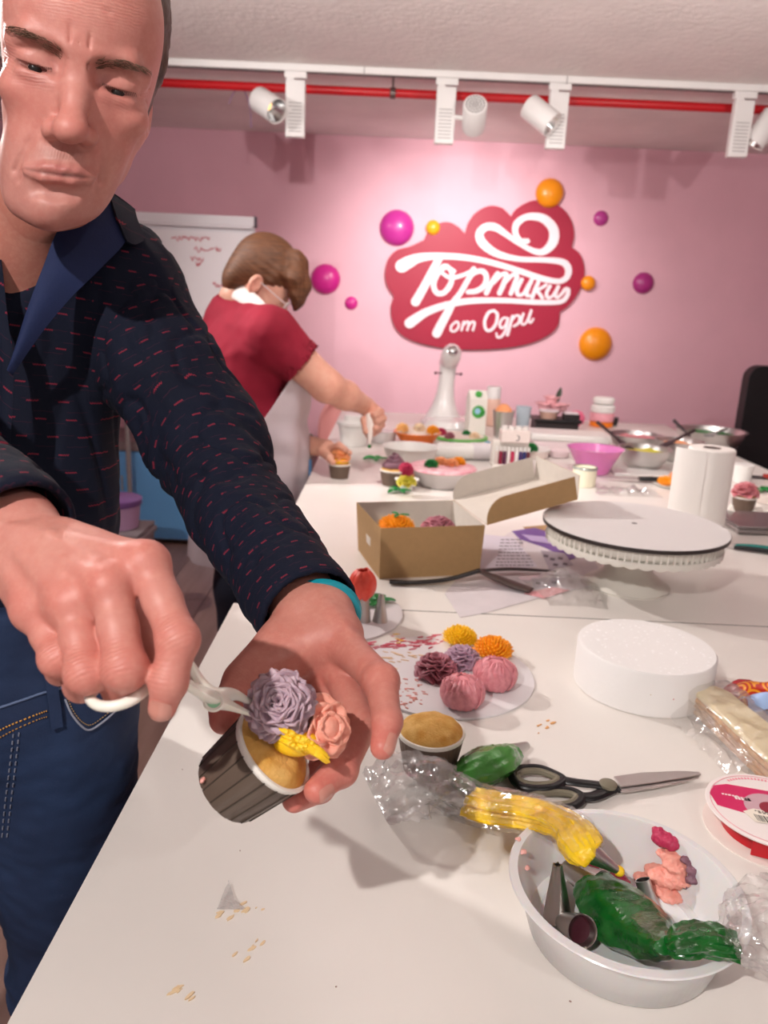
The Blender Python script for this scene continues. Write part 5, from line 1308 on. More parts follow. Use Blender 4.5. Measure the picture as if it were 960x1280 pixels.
# yellow bag: clear crumpled tail at the left, yellow front resting on the bowl rim
def yellowbag():
    o = Vector(tz(600, 1010)); t = thing('yellow_piping_bag', 'clear piping bag of yellow cream stretching from the muffin to the bowl rim', 'piping bag', o)
    L = lambda px, py, z: Vector(PZ(px, py, T + z)) - o
    P_ = [L(560, 985, .020), L(592, 1003, .022), L(625, 1012, .030), L(662, 1018, .046), L(692, 1026, .062), L(712, 1036, .070), L(724, 1052, .072), L(734, 1066, .070)]
    obj('cream_core', bagtube(P_[1:] + [L(740, 1073, .0665)], [.017, .0175, .0165, .0135, .0125, .0140, .0125, .005], wr=.10, wn=6, twist=.05, seed=2, flat=(1.3, .75)), m_yelbag, t)
    obj('film_sleeve', bagtube(P_, [.020, .021, .0205, .0185, .0155, .0145, .0148, .0125], wr=.11, wn=8, twist=.06, seed=4, flat=(1.35, .78)), film('sleeve_film', body=.04, gloss_rough=.1, bump=.6, bscale=70), t)
    P2 = [L(470, 1000, .022), L(498, 985, .032), L(530, 978, .034), L(562, 988, .028), L(590, 1002, .024)]
    obj('clear_tail', bagtube(P2, [.030, .036, .034, .026, .020], wr=.14, wn=5, twist=.2, seed=7, flat=(1.15, .62), nz_amp=.007), film_g, t)
    P3 = [L(520, 935, .034), L(535, 955, .036), L(548, 975, .034)]
    obj('bag_corner', bagtube(P3, [.004, .014, .022], wr=.15, wn=4, twist=.2, seed=9, flat=(1.2, .6), nz_amp=.005), film_b, t)
    a = L(732, 1062, .070); b = L(772, 1088, .050); tipcone(t, a, b, .0105, .0032)
    obj('cream_tip', sphere(L(774, 1089, .049), .0048, 12, 8), c_yel, t)
yellowbag()
# muted green bag behind
def backgreen():
    o = Vector(tz(610, 960)); t = thing('small_green_piping_bag', 'muted green piping bag with steel tip lying behind the yellow bag', 'piping bag', o)
    L = lambda px, py, z: Vector(PZ(px, py, T + z)) - o
    P_ = [L(563, 972, .012), L(580, 968, .020), L(602, 960, .024), L(622, 950, .022), L(638, 942, .018)]
    obj('filled_body', bagtube(P_, [.008, .020, .0245, .022, .014], wr=.05, wn=5, twist=.1, seed=6), m_dgreenbag, t)
    tipcone(t, L(634, 944, .018), L(658, 932, .012), .0125, .005)
backgreen()
# --- wrapped pastry, wrappers, spool
def pastry():
    a = Vector(tz(872, 880)); b = Vector(tz(985, 985)); c = (a + b) / 2; d = b - a; ang = math.atan2(d.y, d.x); Lh = d.length
    t = thing('wrapped_wafer_slab', 'layered pale wafer slab with brown edge in clear wrap at the right', 'pastry', c, rotz=ang)
    n = 4
    for k in range(n):
        z = 0.003 + 0.0085 * k
        v, f = prism([(-Lh / 2 + .012, -.020), (-Lh / 2 + .03, -.026), (Lh / 2, -.028), (Lh / 2, .026), (-Lh / 2 + .03, .022), (-Lh / 2 + .014, .012)], z, z + .0078)
        obj('wafer_layer', (v, f), M('wafer_top', '#ecd9a8', 0.7, var=.05, vscale=60, bump=.5, bscale=200) if k == n - 1 else M('wafer_side', '#d9a765', 0.7, color2='#b97a40', vscale=50, bump=.6, bscale=150), t, bevel=0.0028)
    def f(u, v):
        a_ = 2 * math.pi * u; x = -Lh / 2 - .012 + (Lh + .03) * v
        e = min(1, (v * 7)) ** .5
        r = 1 + .10 * nz((x * 30, math.cos(a_), math.sin(a_)), 1, 5) + .16 * abs(nz((x * 70, 2 * math.cos(a_), 2 * math.sin(a_)), 1, 9)) + .03 * math.sin(60 * x + 6 * a_)
        return (x, .036 * e * r * max(-1, min(1, 1.25 * math.cos(a_))), .0205 + .0235 * e * r * max(-.84, min(1, 1.2 * math.sin(a_))))
    obj('clear_wrap', grid(f, 56, 40, wrapu=True), film('wrap_film', body=.12, gloss_rough=.12, bump=1.0, bscale=120, shine=.16), t, smooth=180)
    obj('wrap_skirt', (lambda V, F: (V, F))(*grid(lambda u, v: (-Lh / 2 + Lh * .9 * u, -.034 - .03 * v + .006 * nz((u * 8, v * 2, 0)), .022 * (1 - v) + .004 + .009 * abs(nz((u * 9, v * 3, 4)))), 40, 10)), film_b, t, smooth=180)
pastry()
def wrappers():
    t = thing('red_candy_wrapper', 'glossy dark red candy wrapper behind the wafer slab', 'wrapper', tz(924, 872, T))
    obj('wrapper_body', bagtube([(-.022, -.012, .012), (-.008, -.004, .014), (.008, .006, .018), (.02, .014, .018)], [.007, .010, .010, .006], wr=.14, wn=4, flat=(1.3, .5), seed=2), M('red_foil', '#b0101c', 0.22, coat=.5), t)
    t = thing('orange_patterned_packet', 'orange and red flower-patterned packet at the right edge', 'packet', tz(955, 877, T))
    m = bpy.data.materials.new('flower_print'); m.use_nodes = True; nt = m.node_tree; b = nt.nodes['Principled BSDF']; b.inputs['Roughness'].default_value = .3
    vo = nt.nodes.new('ShaderNodeTexVoronoi'); vo.inputs['Scale'].default_value = 38; nt.links.new(coords(nt), vo.inputs['Vector'])
    e = (E(nt, vo.outputs['Distance']) * 26).sin()
    nt.links.new(mixc(nt, (e * 3 + .5).sat(), srgb('#c8240f'), srgb('#f6a21e')), b.inputs['Base Color'])
    def f(u, v): x = (u - .5) * .09; y = (v - .5) * .05; return (x, y, .006 + .022 * math.sin(math.pi * v) ** .6 * (1 - (2 * u - 1) ** 6) + .002 * nz((x, y, 0), 60))
    obj('packet_body', solid(grid(f, 24, 14), .0006), m, t)
    t = thing('light_blue_packet', 'pale blue plastic packet in front of the orange packet', 'packet', tz(958, 897, T))
    def f(u, v): x = (u - .5) * .075; y = (v - .5) * .035; return (x, y + .2 * x, .020 + .012 * math.sin(math.pi * v) + .004 * nz((x, y, 0), 70, 3) + .01 * u)
    obj('packet_body', solid(grid(f, 20, 10), .0006), M('pale_blue', '#a9c4ee', .25, coat=.4), t)
    o = obj('grey_board_strip', box((0, 0, .0015), (.06, .012, .002)), M('board_edge'), loc=tz(886, 868), smooth=0); tag(o, 'thin grey board edge showing between the foam disc and the wafer slab', 'board')
wrappers()
def spool():
    R = .0635; H = .026; c = Vector(tz(963, 1012, T + H)); c.z = T
    t = thing('ribbon_spool', 'ribbon spool with white and magenta label lying flat at the right edge', 'ribbon spool', c)
    ml = M('spool_cream', '#efe3dc', .4)
    obj('lower_flange', lathe([(.008, 0), (R, 0), (R, .0015), (.008, .0015)], 80), ml, t)
    obj('red_ribbon', lathe([(.012, .002), (R * .72, .002), (R * .725, H * .5), (R * .72, H - .002), (.012, H - .002)], 64), M('ribbon_red', '#c01222', .3, bump=.3, bscale=200), t)
    obj('ribbon_end', xf(box((0, 0, 0), (.03, .0012, H * .8)), (-.022, -R * .74, H * .5), (0, 0, -.35)), M('ribbon_red'), t)
    uf = obj('upper_flange', lathe([(.0085, H - .0015), (R, H - .0015), (R + .0004, H), (R, H + .0004), (.0085, H + .0004)], 80), M('label_white', '#f1e7e4', .3), t)
    z = H + .0006
    # label drawn in the direction facing the camera: x right, y away
    def arcpoly(r0, r1, a0, a1, n=24):
        return [(r1 * math.cos(a), r1 * math.sin(a)) for a in np.linspace(a0, a1, n)] + [(r0 * math.cos(a), r0 * math.sin(a)) for a in np.linspace(a1, a0, n)]
    mm_ = M('label_magenta', '#d0105c', .35)
    band = [(x * R, y * R) for x, y in ((-.86, .38), (-.70, .60), (-.45, .66), (1, .30), (1, -.05), (-.25, -.02), (-.45, -.15), (-.86, .05))]
    obj('magenta_band', prism(band, z, z + .0002), mm_, uf, smooth=0)
    obj('grey_ring', prism(arcpoly(.010, .026, 0, 6.28, 40), z + .0003, z + .0005), M('ring_mauve', '#c9a3ac', .35), uf, smooth=0)
    obj('hub', lathe([(.011, z), (.011, z + .0009), (.0001, z + .0009)], 28), M('hub_red', '#8e1730', .4), uf)
    stk = [(x * R, y * R) for x, y in ((-.50, -.10), (-.30, -.02), (.9, -.36), (.75, -.62), (-.42, -.36))]
    obj('barcode_sticker', prism(stk, z + .0006, z + .0008), M('sticker', '#efe6d8', .5), uf, smooth=0)
    g = random.Random(4); ms = []; x = -.36
    while x < .7:
        w_ = g.choice((.008, .014, .022)); x0 = x * R; x1 = (x + w_) * R; k = -.30
        q = lambda xx, yy: (xx, (yy * R) + (xx / R + .36) * -.31 * R)
        ms.append(prism([q(x0, -.34), q(x1, -.34), q(x1, -.17), q(x0, -.17)], z + .0009, z + .0011)); x += w_ + g.choice((.012, .02))
    obj('barcode_bars', cat(*ms), M('ink_black', '#201c1c', .5), uf, smooth=0, kind='stuff')
    ms = []
    for (xa, xb, y, s) in ((-.30, .30, -.08, -.28), (-.26, .2, -.13, -.28)):
        x = xa
        while x < xb:
            w_ = g.uniform(.02, .05); yy = y + (x - xa) * s
            ms.append(prism([(x * R, (yy - .012) * R), ((x + w_) * R, (yy - .014) * R), ((x + w_) * R, (yy + .012) * R), (x * R, (yy + .014) * R)], z + .0009, z + .0011)); x += w_ + .02
    obj('sticker_text', cat(*ms), M('ink_grey', '#6e6460', .5), uf, smooth=0, kind='stuff')
    ms = []
    for (xa, xb, y, hh) in ((-.66, -.42, .36, .018), (-.48, -.24, .27, .045)):
        x = xa
        while x < xb:
            w_ = g.uniform(.03, .05); yy = y - (x - xa) * .25
            ms.append(prism([(x * R, (yy - hh) * R), ((x + w_) * R, (yy - hh) * R), ((x + w_) * R, (yy + hh) * R), (x * R, (yy + hh) * R)], z + .0003, z + .0005)); x += w_ + .014
    obj('white_lettering', cat(*ms), M('label_white'), uf, smooth=0, kind='stuff')
    ms = []
    for k, a in enumerate(np.linspace(2.0, .6, 22)):
        ms.append(prism(arcpoly(R * .83, R * .88, a, a + .04, 3), z, z + .0002))
    obj('rim_lettering', cat(*ms), M('pink_ink', '#e88c9c', .5), uf, smooth=0, kind='stuff')
    obj('pink_rim_line', prism(arcpoly(R * .925, R * .935, 0, 6.28, 70), z, z + .0002), M('pink_ink'), uf, smooth=0)
spool()
# --- crumbs and scraps on the near table
crm = thing('scattered_crumbs', 'orange and yellow crumbs scattered on the near table left of the bowl', 'crumbs', tz(300, 1150))
smears(crm, (crm.location.x, crm.location.y, T), [(278, 1144), (286, 1148), (300, 1140), (308, 1135), (322, 1136), (310, 1186), (302, 1196), (320, 1180), (228, 1240), (232, 1245), (224, 1238)], M('crumb_orange', '#e8cda6', .6), 7, .0002, 'crumb', n=2, size=.0035, elong=1.6, ang=.8)
smears(crm, (crm.location.x, crm.location.y, T), [(678, 912), (684, 908), (676, 904)], M('crumb_deep', '#dda468', .6), 8, .0002, 'crumb', n=2, size=.004, elong=1.5, ang=.8)
smears(crm, (crm.location.x, crm.location.y, T), [(300, 1064), (228, 962), (420, 1234), (713, 1252)], M('crumb_dark', '#a88c84', .6), 9, .0002, 'crumb', size=.0015, elong=1.2)
sc_p = tz(290, 1132)
o = obj('clear_scrap', solid((np.array([(0, 0, .001), (.012, .0, .002), (.026, .001, .001), (.004, .030, .006), (.002, .012, .004), (.014, .008, .005)]), [(0, 1, 5, 4), (1, 2, 5), (4, 5, 3)]), .0003), film_g, loc=(sc_p[0] - .012, sc_p[1] - .006, T)); tag(o, 'small triangular scrap of clear film on the near table', 'scrap')
# ================================================================== PEOPLE
from mathutils.bvhtree import BVHTree
A3 = lambda v: np.array(tuple(v), float)
CR = np.array(CAM_R.to_3x3())
def PP(px, py, d): return A3(P(px, py, d))
def skin_mat(name, rough=0.48):
    m = mat(name, '#d9a08f', rough, bump=0.5, bscale=420, bdist=0.0007, sss=0.10, attr='col', spec=0.5)
    nt = m.node_tree; b = nt.nodes['Principled BSDF']; a = [n for n in nt.nodes if n.type == 'ATTRIBUTE'][0]
    f1 = noise_n(nt, 48, 4, .6); f2 = noise_n(nt, 190, 3, .6)
    c = mixc(nt, ((E(nt, f1) - .42) * 2.2).sat() * .38, a.outputs['Color'], srgb('#b9584c'))
    c = mixc(nt, ((E(nt, f2) - .45) * 2.0).sat() * .28, c, srgb('#e2b09c'))
    nt.links.new(c, b.inputs['Base Color'])
    ca = nt.nodes.new('ShaderNodeAttribute'); ca.attribute_name = 'cre'; sx = nt.nodes.new('ShaderNodeSeparateXYZ'); nt.links.new(ca.outputs['Vector'], sx.inputs[0])
    f3 = noise_n(nt, 130, 3, .6); f4 = noise_n(nt, 420, 4, .6)
    h = ((E(nt, sx.outputs[0]) * 2600.0 + E(nt, f3) * 9.0).sin() * E(nt, sx.outputs[1]) * .55) + E(nt, f4) * .5
    bn = [n for n in nt.nodes if n.type == 'BUMP'][0]; nt.links.new(h.s, bn.inputs['Height'])
    return m
m_skin = skin_mat('skin_man'); m_skinw = skin_mat('skin_woman')
def paint(V, base, dabs):
    C = np.tile(np.array(srgb(base)[:3]), (len(V), 1))
    for c, r, col, st in dabs:
        d = (V - np.array(c)) / np.array(r); w_ = st * np.exp(-(d * d).sum(1))
        C = C * (1 - w_[:, None]) + np.array(srgb(col)[:3]) * w_[:, None]
    return C
def creases(V, items):
    """skin-fold coordinates: items (centre, direction, radius, strength) -> per-vertex (distance along, mask)"""
    out = np.zeros((len(V), 3))
    for c, d, r, st in items:
        q = V - np.array(c); m = st * np.exp(-((q / np.array(r)) ** 2).sum(1)); k = m > out[:, 1]
        out[k, 0] = (q @ (np.array(d) / np.linalg.norm(d)))[k]; out[k, 1] = m[k]
    return out
def field_obj(name, VQs, mtl, parent, loc, cols=None, smooth=True, cres=None):
    V = []; Q = []; n = 0
    for v, q in VQs: V.append(v); Q.append(q + n); n += len(v)
    V = np.vstack(V); Q = np.vstack(Q)
    me = mesh_from(name, (V - A3(loc), Q)); me.materials.append(mtl)
    me.polygons.foreach_set('use_smooth', [True] * len(me.polygons))
    if cols is not None: set_attr(me, 'col', np.vstack(cols))
    if cres is not None: set_attr(me, 'cre', np.vstack([c if c is not None else np.zeros((len(q[0]), 3)) for c, q in zip(cres, VQs)]), 'FLOAT_VECTOR')
    o = bpy.data.objects.new(name, me); COL.objects.link(o); o.parent = parent
    return o
def bvh(V, Q): return BVHTree.FromPolygons([tuple(v) for v in V], [tuple(int(i) for i in q) for q in Q])
def onto(bv, px, py, off=0.001, fallback=None):
    d = ray(px, py).normalized(); h = bv.ray_cast(CAM_LOC, d)
    if h[0] is None: return fallback
    nrm = h[1] if h[1].dot(d) < 0 else -h[1]
    return h[0] + nrm * off

# ------------------------------------------------------------------ THE MAN
MAN = Vector((-0.44, 0.80, 0.0))
man = thing('person', 'man in dark navy patterned shirt and jeans bending over a cupcake in his hand', 'person', MAN)
HR = np.array([[-0.92, 0.335, 0.201], [-0.361, -0.927, -0.104], [0.152, -0.168, 0.974]])
u_, s_, vt_ = np.linalg.svd(HR); HR = u_ @ vt_
HT = np.array([-0.2944, 0.775, 1.5063])
def bend(V):       # the jaw is set slightly to his right
    V = np.array(V, float); one = V.ndim == 1; V = np.atleast_2d(V).copy()
    t = np.clip((-.020 - V[:, 2]) / .06, 0, 1); t = t * t * (3 - 2 * t); a = math.radians(6.5) * t
    x, z = V[:, 0], V[:, 2] + .020
    V[:, 0], V[:, 2] = x * np.cos(a) - z * np.sin(a) , x * -np.sin(a) * 1.0 + z * np.cos(a) - .020
    return V[0] if one else V
def build_head():
    F = Field((-.095, -.13, -.165), (.095, .135, .155), 0.00135)
    F.ell((0, -.018, .045), (.069, .098, .094), k=.02)
    F.ell((0, .030, -.012), (.055, .060, .080), k=.03)
    F.ell((0, .044, .050), (.056, .047, .052), k=.03)
    for s in (-1, 1):
        F.chain([((s * .046, -.015, -.035), .016), ((s * .037, .008, -.074), .013), ((s * .020, .050, -.104), .014), ((0, .064, -.108), .016)], k=.022)
        F.ell((s * .029, .046, -.066), (.019, .023, .036), k=.022)
        F.ell((s * .044, .056, -.022), (.015, .017, .011), k=.018)
        F.cone((s * .049, .060, .012), (s * .036, .076, .0175), .0075, .0085, k=.008)
        F.cone((s * .036, .076, .0175), (s * .010, .0850, .0105), .0085, .0080, k=.010)
        F.ell((s * .061, -.052, -.012), (.008, .018, .028), rot=(0.15, 0, s * .15), k=.006)
        F.ell((s * .068, -.048, -.008), (.004, .011, .018), rot=(0.15, 0, s * .15), k=.004, op='sub')
    F.ell((0, .078, .018), (.014, .012, .014), k=.012)
    F.ell((0, .064, -.074), (.030, .025, .028), k=.018)
    F.ell((0, .066, -.106), (.019, .018, .015), k=.014)
    # sockets and lids
    for s in (-1, 1):
        F.ell((s * .031, .091, .0035), (.018, .013, .0105), k=.010, op='sub')
        F.ell((s * .016, .089, .002), (.006, .009, .009), k=.008, op='sub')
        F.ell((s * .032, .0660, .0025), (.0155, .0135, .0110), k=.004)
        F.ell((s * .032, .0735, -.0100), (.014, .0055, .0038), k=.006)                   # lower bag
        F.cone((s * .020, .0765, -.0042), (s * .028, .0785, -.0052), .0010, .0021, k=.001, op='sub', flat=((0, 1, 0), 2.2))
        F.cone((s * .028, .0785, -.0052), (s * .036, .0780, -.0050), .0021, .0020, k=.001, op='sub', flat=((0, 1, 0), 2.2))
        F.cone((s * .036, .0780, -.0050), (s * .045, .0730, -.0030), .0020, .0009, k=.001, op='sub', flat=((0, 1, 0), 2.2))
        F.cone((s * .019, .0800, .0040), (s * .030, .0845, .0078), .0008, .0010, k=.003, op='sub')
        F.cone((s * .030, .0845, .0078), (s * .047, .0735, .0060), .0010, .0008, k=.003, op='sub')
        for z_ in (.006, -.002, -.010): F.cone((s * .048, .062, z_ * .8), (s * .057, .045, z_ * 1.4 - .002), .0006, .0004, k=.003, op='sub')
    # nose
    F.cone((0, .079, .008), (0, .092, -.020), .0078, .0088, k=.010)
    F.cone((0, .092, -.020), (0, .103, -.040), .0088, .0115, k=.008)
    F.ell((0, .106, -.043), (.0130, .0125, .0110), k=.006)
    for s in (-1, 1):
        F.ell((s * .0145, .0905, -.0455), (.0080, .0115, .0085), k=.006)
        F.ell((s * .0070, .0985, -.0560), (.0040, .0065, .0045), k=.002, op='sub')
        F.cone((s * .0215, .088, -.038), (s * .0240, .083, -.050), .0010, .0012, k=.004, op='sub')
        F.cone((s * .023, .085, -.040), (s * .031, .0790, -.060), .0010, .0014, k=.007, op='sub')
        F.cone((s * .031, .0790, -.060), (s * .0345, .0700, -.082), .0014, .0008, k=.007, op='sub')
        F.cone((s * .029, .0775, -.0790), (s * .031, .0735, -.090), .0005, .0004, k=.005, op='sub')
    # mouth
    F.chain([((.027, .0800, -.0785), .0022), ((.012, .0872, -.0762), .0036), ((.004, .0892, -.0750), .0036), ((0, .0890, -.0755), .0034), ((-.004, .0892, -.0750), .0036), ((-.012, .0872, -.0762), .0036), ((-.027, .0800, -.0785), .0022)], k=.005)
    F.chain([((.024, .0805, -.0815), .0022), ((.011, .0868, -.0842), .0036), ((0, .0880, -.0848), .0040), ((-.011, .0868, -.0842), .0036), ((-.024, .0805, -.0815), .0022)], k=.005)
    F.chain([((.029, .0825, -.0800), .0010), ((.013, .0925, -.0795), .0013), ((0, .0955, -.0788), .0013), ((-.013, .0925, -.0795), .0013), ((-.029, .0825, -.0800), .0010)], k=.0022, op='sub')
    F.cone((0, .0945, -.0600), (0, .0950, -.0700), .0020, .0024, k=.006, op='sub')
    F.chain([((.015, .0850, -.0950), .002), ((0, .0885, -.0945), .003), ((-.015, .0850, -.0950), .002)], k=.010, op='sub')
    # frown lines
    F.cone((.0055, .0915, .006), (.0085, .0950, .032), .0007, .0003, k=.003, op='sub')
    F.cone((-.0065, .0915, .006), (-.0070, .0950, .030), .0008, .0003, k=.003, op='sub')
    F.cone((.0000, .0920, .006), (.0012, .0945, .022), .0005, .0003, k=.002, op='sub')
    for z_, y_ in ((.050, .0930), (.066, .0905)):
        F.cone((.010, y_ + .0010, z_), (.030, y_ - .0065, z_ + .005), .0003, .0004, k=.003, op='sub')
        F.cone((.008, y_ + .0010, z_), (-.020, y_ - .0015, z_ - .001), .0003, .0003, k=.003, op='sub')
    F.cone((.008, -.035, -.050), (.022, -.085, -.120), .041, .040, k=.020)
    V, Q = F.mesh(); V = smooth_mesh(V, Q, 1, .4)
    V0 = V.copy()
    dabs = [((0, .105, -.043), (.018, .02, .014), '#cf7468', .45), ((.042, .06, -.03), (.03, .03, .026), '#d2796d', .40), ((-.042, .06, -.03), (.03, .03, .026), '#d2796d', .40),
            ((0, .09, .02), (.03, .02, .012), '#cc8074', .3), ((0, .05, .07), (.08, .08, .03), '#d68f80', .4),
            ((0, .08, -.100), (.045, .05, .022), '#a57c74', .30), ((0, .09, -.064), (.028, .02, .009), '#987268', .40), ((.045, .03, -.08), (.025, .05, .03), '#a57c74', .28), ((-.045, .03, -.08), (.025, .05, .03), '#a57c74', .28),
            ((0, .092, -.0745), (.022, .012, .0040), '#ad5a58', .65), ((0, .090, -.0850), (.019, .012, .0045), '#bb6a64', .6), ((0, .092, -.0795), (.028, .012, .0016), '#4a2024', .85)]
    for s in (-1, 1):
        dabs += [((s * .033, .08, -.0045), (.014, .012, .0022), '#3a2422', .8), ((s * .032, .08, -.0135), (.016, .02, .005), '#a5655e', .5), ((s * .020, .08, .000), (.007, .02, .007), '#9c5a54', .55),
                 ((s * .024, .085, .0125), (.018, .02, .0048), '#7d5a4c', .6), ((s * .043, .075, .0165), (.012, .02, .0042), '#7d5a4c', .5)]
    C = paint(V, '#c9877c', dabs)
    cre = creases(V, [((0, .09, .062), (.1, .05, 1), (.042, .05, .022), .55), ((.052, .06, -.002), (0, .2, 1), (.010, .02, .012), .5), ((-.052, .06, -.002), (0, .2, 1), (.010, .02, .012), .5),
                      ((.031, .08, -.013), (.1, 0, 1), (.014, .02, .006), .4), ((-.031, .08, -.013), (-.1, 0, 1), (.014, .02, .006), .4), ((0, .09, -.062), (1, 0, 0), (.02, .02, .008), .25)])
    V = bend(V)
    return V, Q, C, cre
hV, hQ, hC, hCre = build_head()
H2W = lambda v: np.asarray(v) @ HR.T + HT
hbv = bvh(hV, hQ)
hN = normals(hV, hQ)
headW = H2W(hV)

# body core: neck, chest, arms inside sleeves, pelvis, legs
nb = PP(-8, 318, .83); sL = PP(150, 350, .89); eL = PP(262, 585, .87); wL = PP(392, 768, .645)
sR = PP(-235, 345, .86); eR = PP(-215, 470, .645); wR = PP(14, 672, .488)
chest = PP(-35, 430, .90); belly = PP(-30, 700, .95)
F = Field((-.80, .30, .0), (-.02, 1.12, 1.46), 0.0065)
F.chain([(H2W((.018, -.045, -.10)), .046), (nb + np.array([-.02, 0, 0]), .056)], k=.03)
F.chain([(nb, .06), (sL, .055)], k=.05); F.chain([(nb, .06), (sR, .055)], k=.05)
F.cone(chest, belly, .108, .100, k=.05, flat=((1, 0, 0), 1.35))
F.cone(belly, (-.44, .80, .88), .10, .10, k=.05, flat=((1, 0, 0), 1.3))
for x, kx in ((-.365, -.357), (-.545, -.60)):
    F.chain([((x, .80, .86), .082), ((kx, .78, .48), .056), ((kx, .82, .10), .040)], k=.03)
    F.chain([((kx, .83, .045), .036), ((kx, .70, .035), .030)], k=.02)
F.chain([(sL, .052), (eL, .042), (wL + (eL - wL) * .15, .030)], k=.02)
F.chain([(sR, .052), (eR, .042), (wR + (eR - wR) * .12, .030)], k=.02)
coreV, coreQ = F.mesh()

def rdir(a, b): d = np.array(b) - np.array(a); return d / np.linalg.norm(d)
# --- right hand (seen from its back, at the left of the photograph)
def right_hand():
    W = wR; I0, M0, R0, K0 = PP(185, 706, .440), PP(139, 736, .430), PP(92, 757, .434), PP(46, 765, .447)
    I1, I2, I3 = PP(223, 800, .415), PP(211, 852, .410), PP(203, 884, .412)
    M1, M2, M3 = PP(157, 836, .408), PP(152, 862, .430), PP(165, 852, .452)
    R1, R2, R3 = PP(108, 842, .412), PP(102, 856, .436), PP(120, 846, .455)
    K1, K2, K3 = PP(72, 824, .424), PP(76, 838, .444), PP(90, 830, .460)
    T0, T1, T2 = PP(118, 725, .478), PP(168, 785, .478), PP(196, 838, .456)
    lo = np.min([W, I0, K0, I3, T2, K3, eR * .4 + W * .6], 0) - .045; hi = np.max([W, I0, M1, I3, M3, T2, eR * .4 + W * .6], 0) + .045
    F = Field(lo, hi, .00115)
    fw = rdir(W, (M0 + R0) / 2); ac = rdir(K0, I0); ac = ac - (ac @ fw) * fw; ac /= np.linalg.norm(ac); bk = np.cross(ac, fw)
    if bk @ (A3(CAM_LOC) - W) < 0: bk = -bk
    Rm = np.stack([ac, fw, bk], 1)
    F.cone(W + (eR - W) * .45, W, .029, .0235, k=.012, flat=(ac, 1.2))
    F.cone(W, W + fw * .03, .0225, .019, k=.012, flat=(ac, 1.3))
    F.ell((W + (M0 + R0) / 2) / 2 + fw * .012 - bk * .004, (.033, .046, .0150), rot=Rm, k=.014)
    for a, r0, r1 in ((I0, .0150, .0128), (M0, .0145, .0128), (R0, .0142, .0122), (K0, .0140, .0115)):
        st = W * .6 + a * .4; F.cone(st - bk * .001, a, r0, r1, k=.010)
    for a in (I0, M0, R0, K0): F.ell(a + bk * .0045, (.0100, .0105, .0092), rot=Rm, k=.009)
    for a in (I0, M0, R0, K0):                                        # tendons
        F.cone(W * .72 + a * .28 + bk * .0165, a * .92 + W * .08 + bk * .0105, .0026, .0030, k=.008)
    for pts in ([(I0, .0115), (I0 * .5 + I1 * .5, .0106), (I1, .0108), (I1 * .5 + I2 * .5, .0092), (I2, .0090), (I3, .0076)], [(M0, .0115), (M0 * .5 + M1 * .5, .0106), (M1, .0112), (M2, .0100), (M3, .0085)],
                [(R0, .0110), (R0 * .5 + R1 * .5, .0100), (R1, .0105), (R2, .0096), (R3, .0082)], [(K0, .0105), (K0 * .5 + K1 * .5, .0088), (K1, .0090), (K2, .0082), (K3, .0072)]):
        mids = []
        F2 = pts
        F.chain(F2, k=.0035)
    for a, r in ((I1, .0112), (M1, .0116), (R1, .0108), (K1, .0094)): F.ell(a + bk * .0010, (r, r * .9, r), k=.004)
    F.ell(I2, (.0099, .0099, .0099), k=.004)
    F.chain([(W * .5 + T0 * .5, .018), (T0, .016), (T1, .0125), (T2, .0098)], k=.010)
    # veins
    F.chain([(W + fw * .012 + bk * .0215, .0014), ((W + M0) / 2 + bk * .0165 + ac * .008, .0016), (M0 * .7 + I0 * .3 - fw * .012 + bk * .0125, .0012)], k=.006)
    F.chain([((W + R0) / 2 + bk * .0165, .0014), (R0 * .6 + M0 * .4 - fw * .014 + bk * .0130, .0012)], k=.006)
    V, Q = F.mesh(); V = smooth_mesh(V, Q, 1, .4)
    red = '#cc6f62'
    dabs = [(a + bk * .01, (.014,) * 3, red, .45) for a in (I0, M0, R0, K0)] + [(a, (.015,) * 3, red, .55) for a in (I1, M1, R1, K1)] + [(I3, (.013,) * 3, '#d0685e', .6)]
    dabs += [((W + M0) / 2, (.02, .02, .02), '#d8a08e', .35), (T1, (.02,) * 3, '#b3584e', .5)]
    nl = (I3, I2, bk)
    return V, Q, paint(V, '#c7867a', dabs), dict(cre=creases(V, [(I1 + bk * .008, I1 - I0, (.010,) * 3, .8), (M1 + bk * .008, M1 - M0, (.011,) * 3, .8), (R1 + bk * .008, R1 - R0, (.010,) * 3, .8), (K1 + bk * .008, K1 - K0, (.009,) * 3, .8), (I2 + bk * .008, I2 - I1, (.007,) * 3, .7), (T1, T1 - T0, (.01,) * 3, .6)]), I2=I2, I3=I3, M1=M1, M2=M2, bk=bk, fw=fw, ac=ac, T2=T2)
rhV, rhQ, rhC, RH = right_hand()
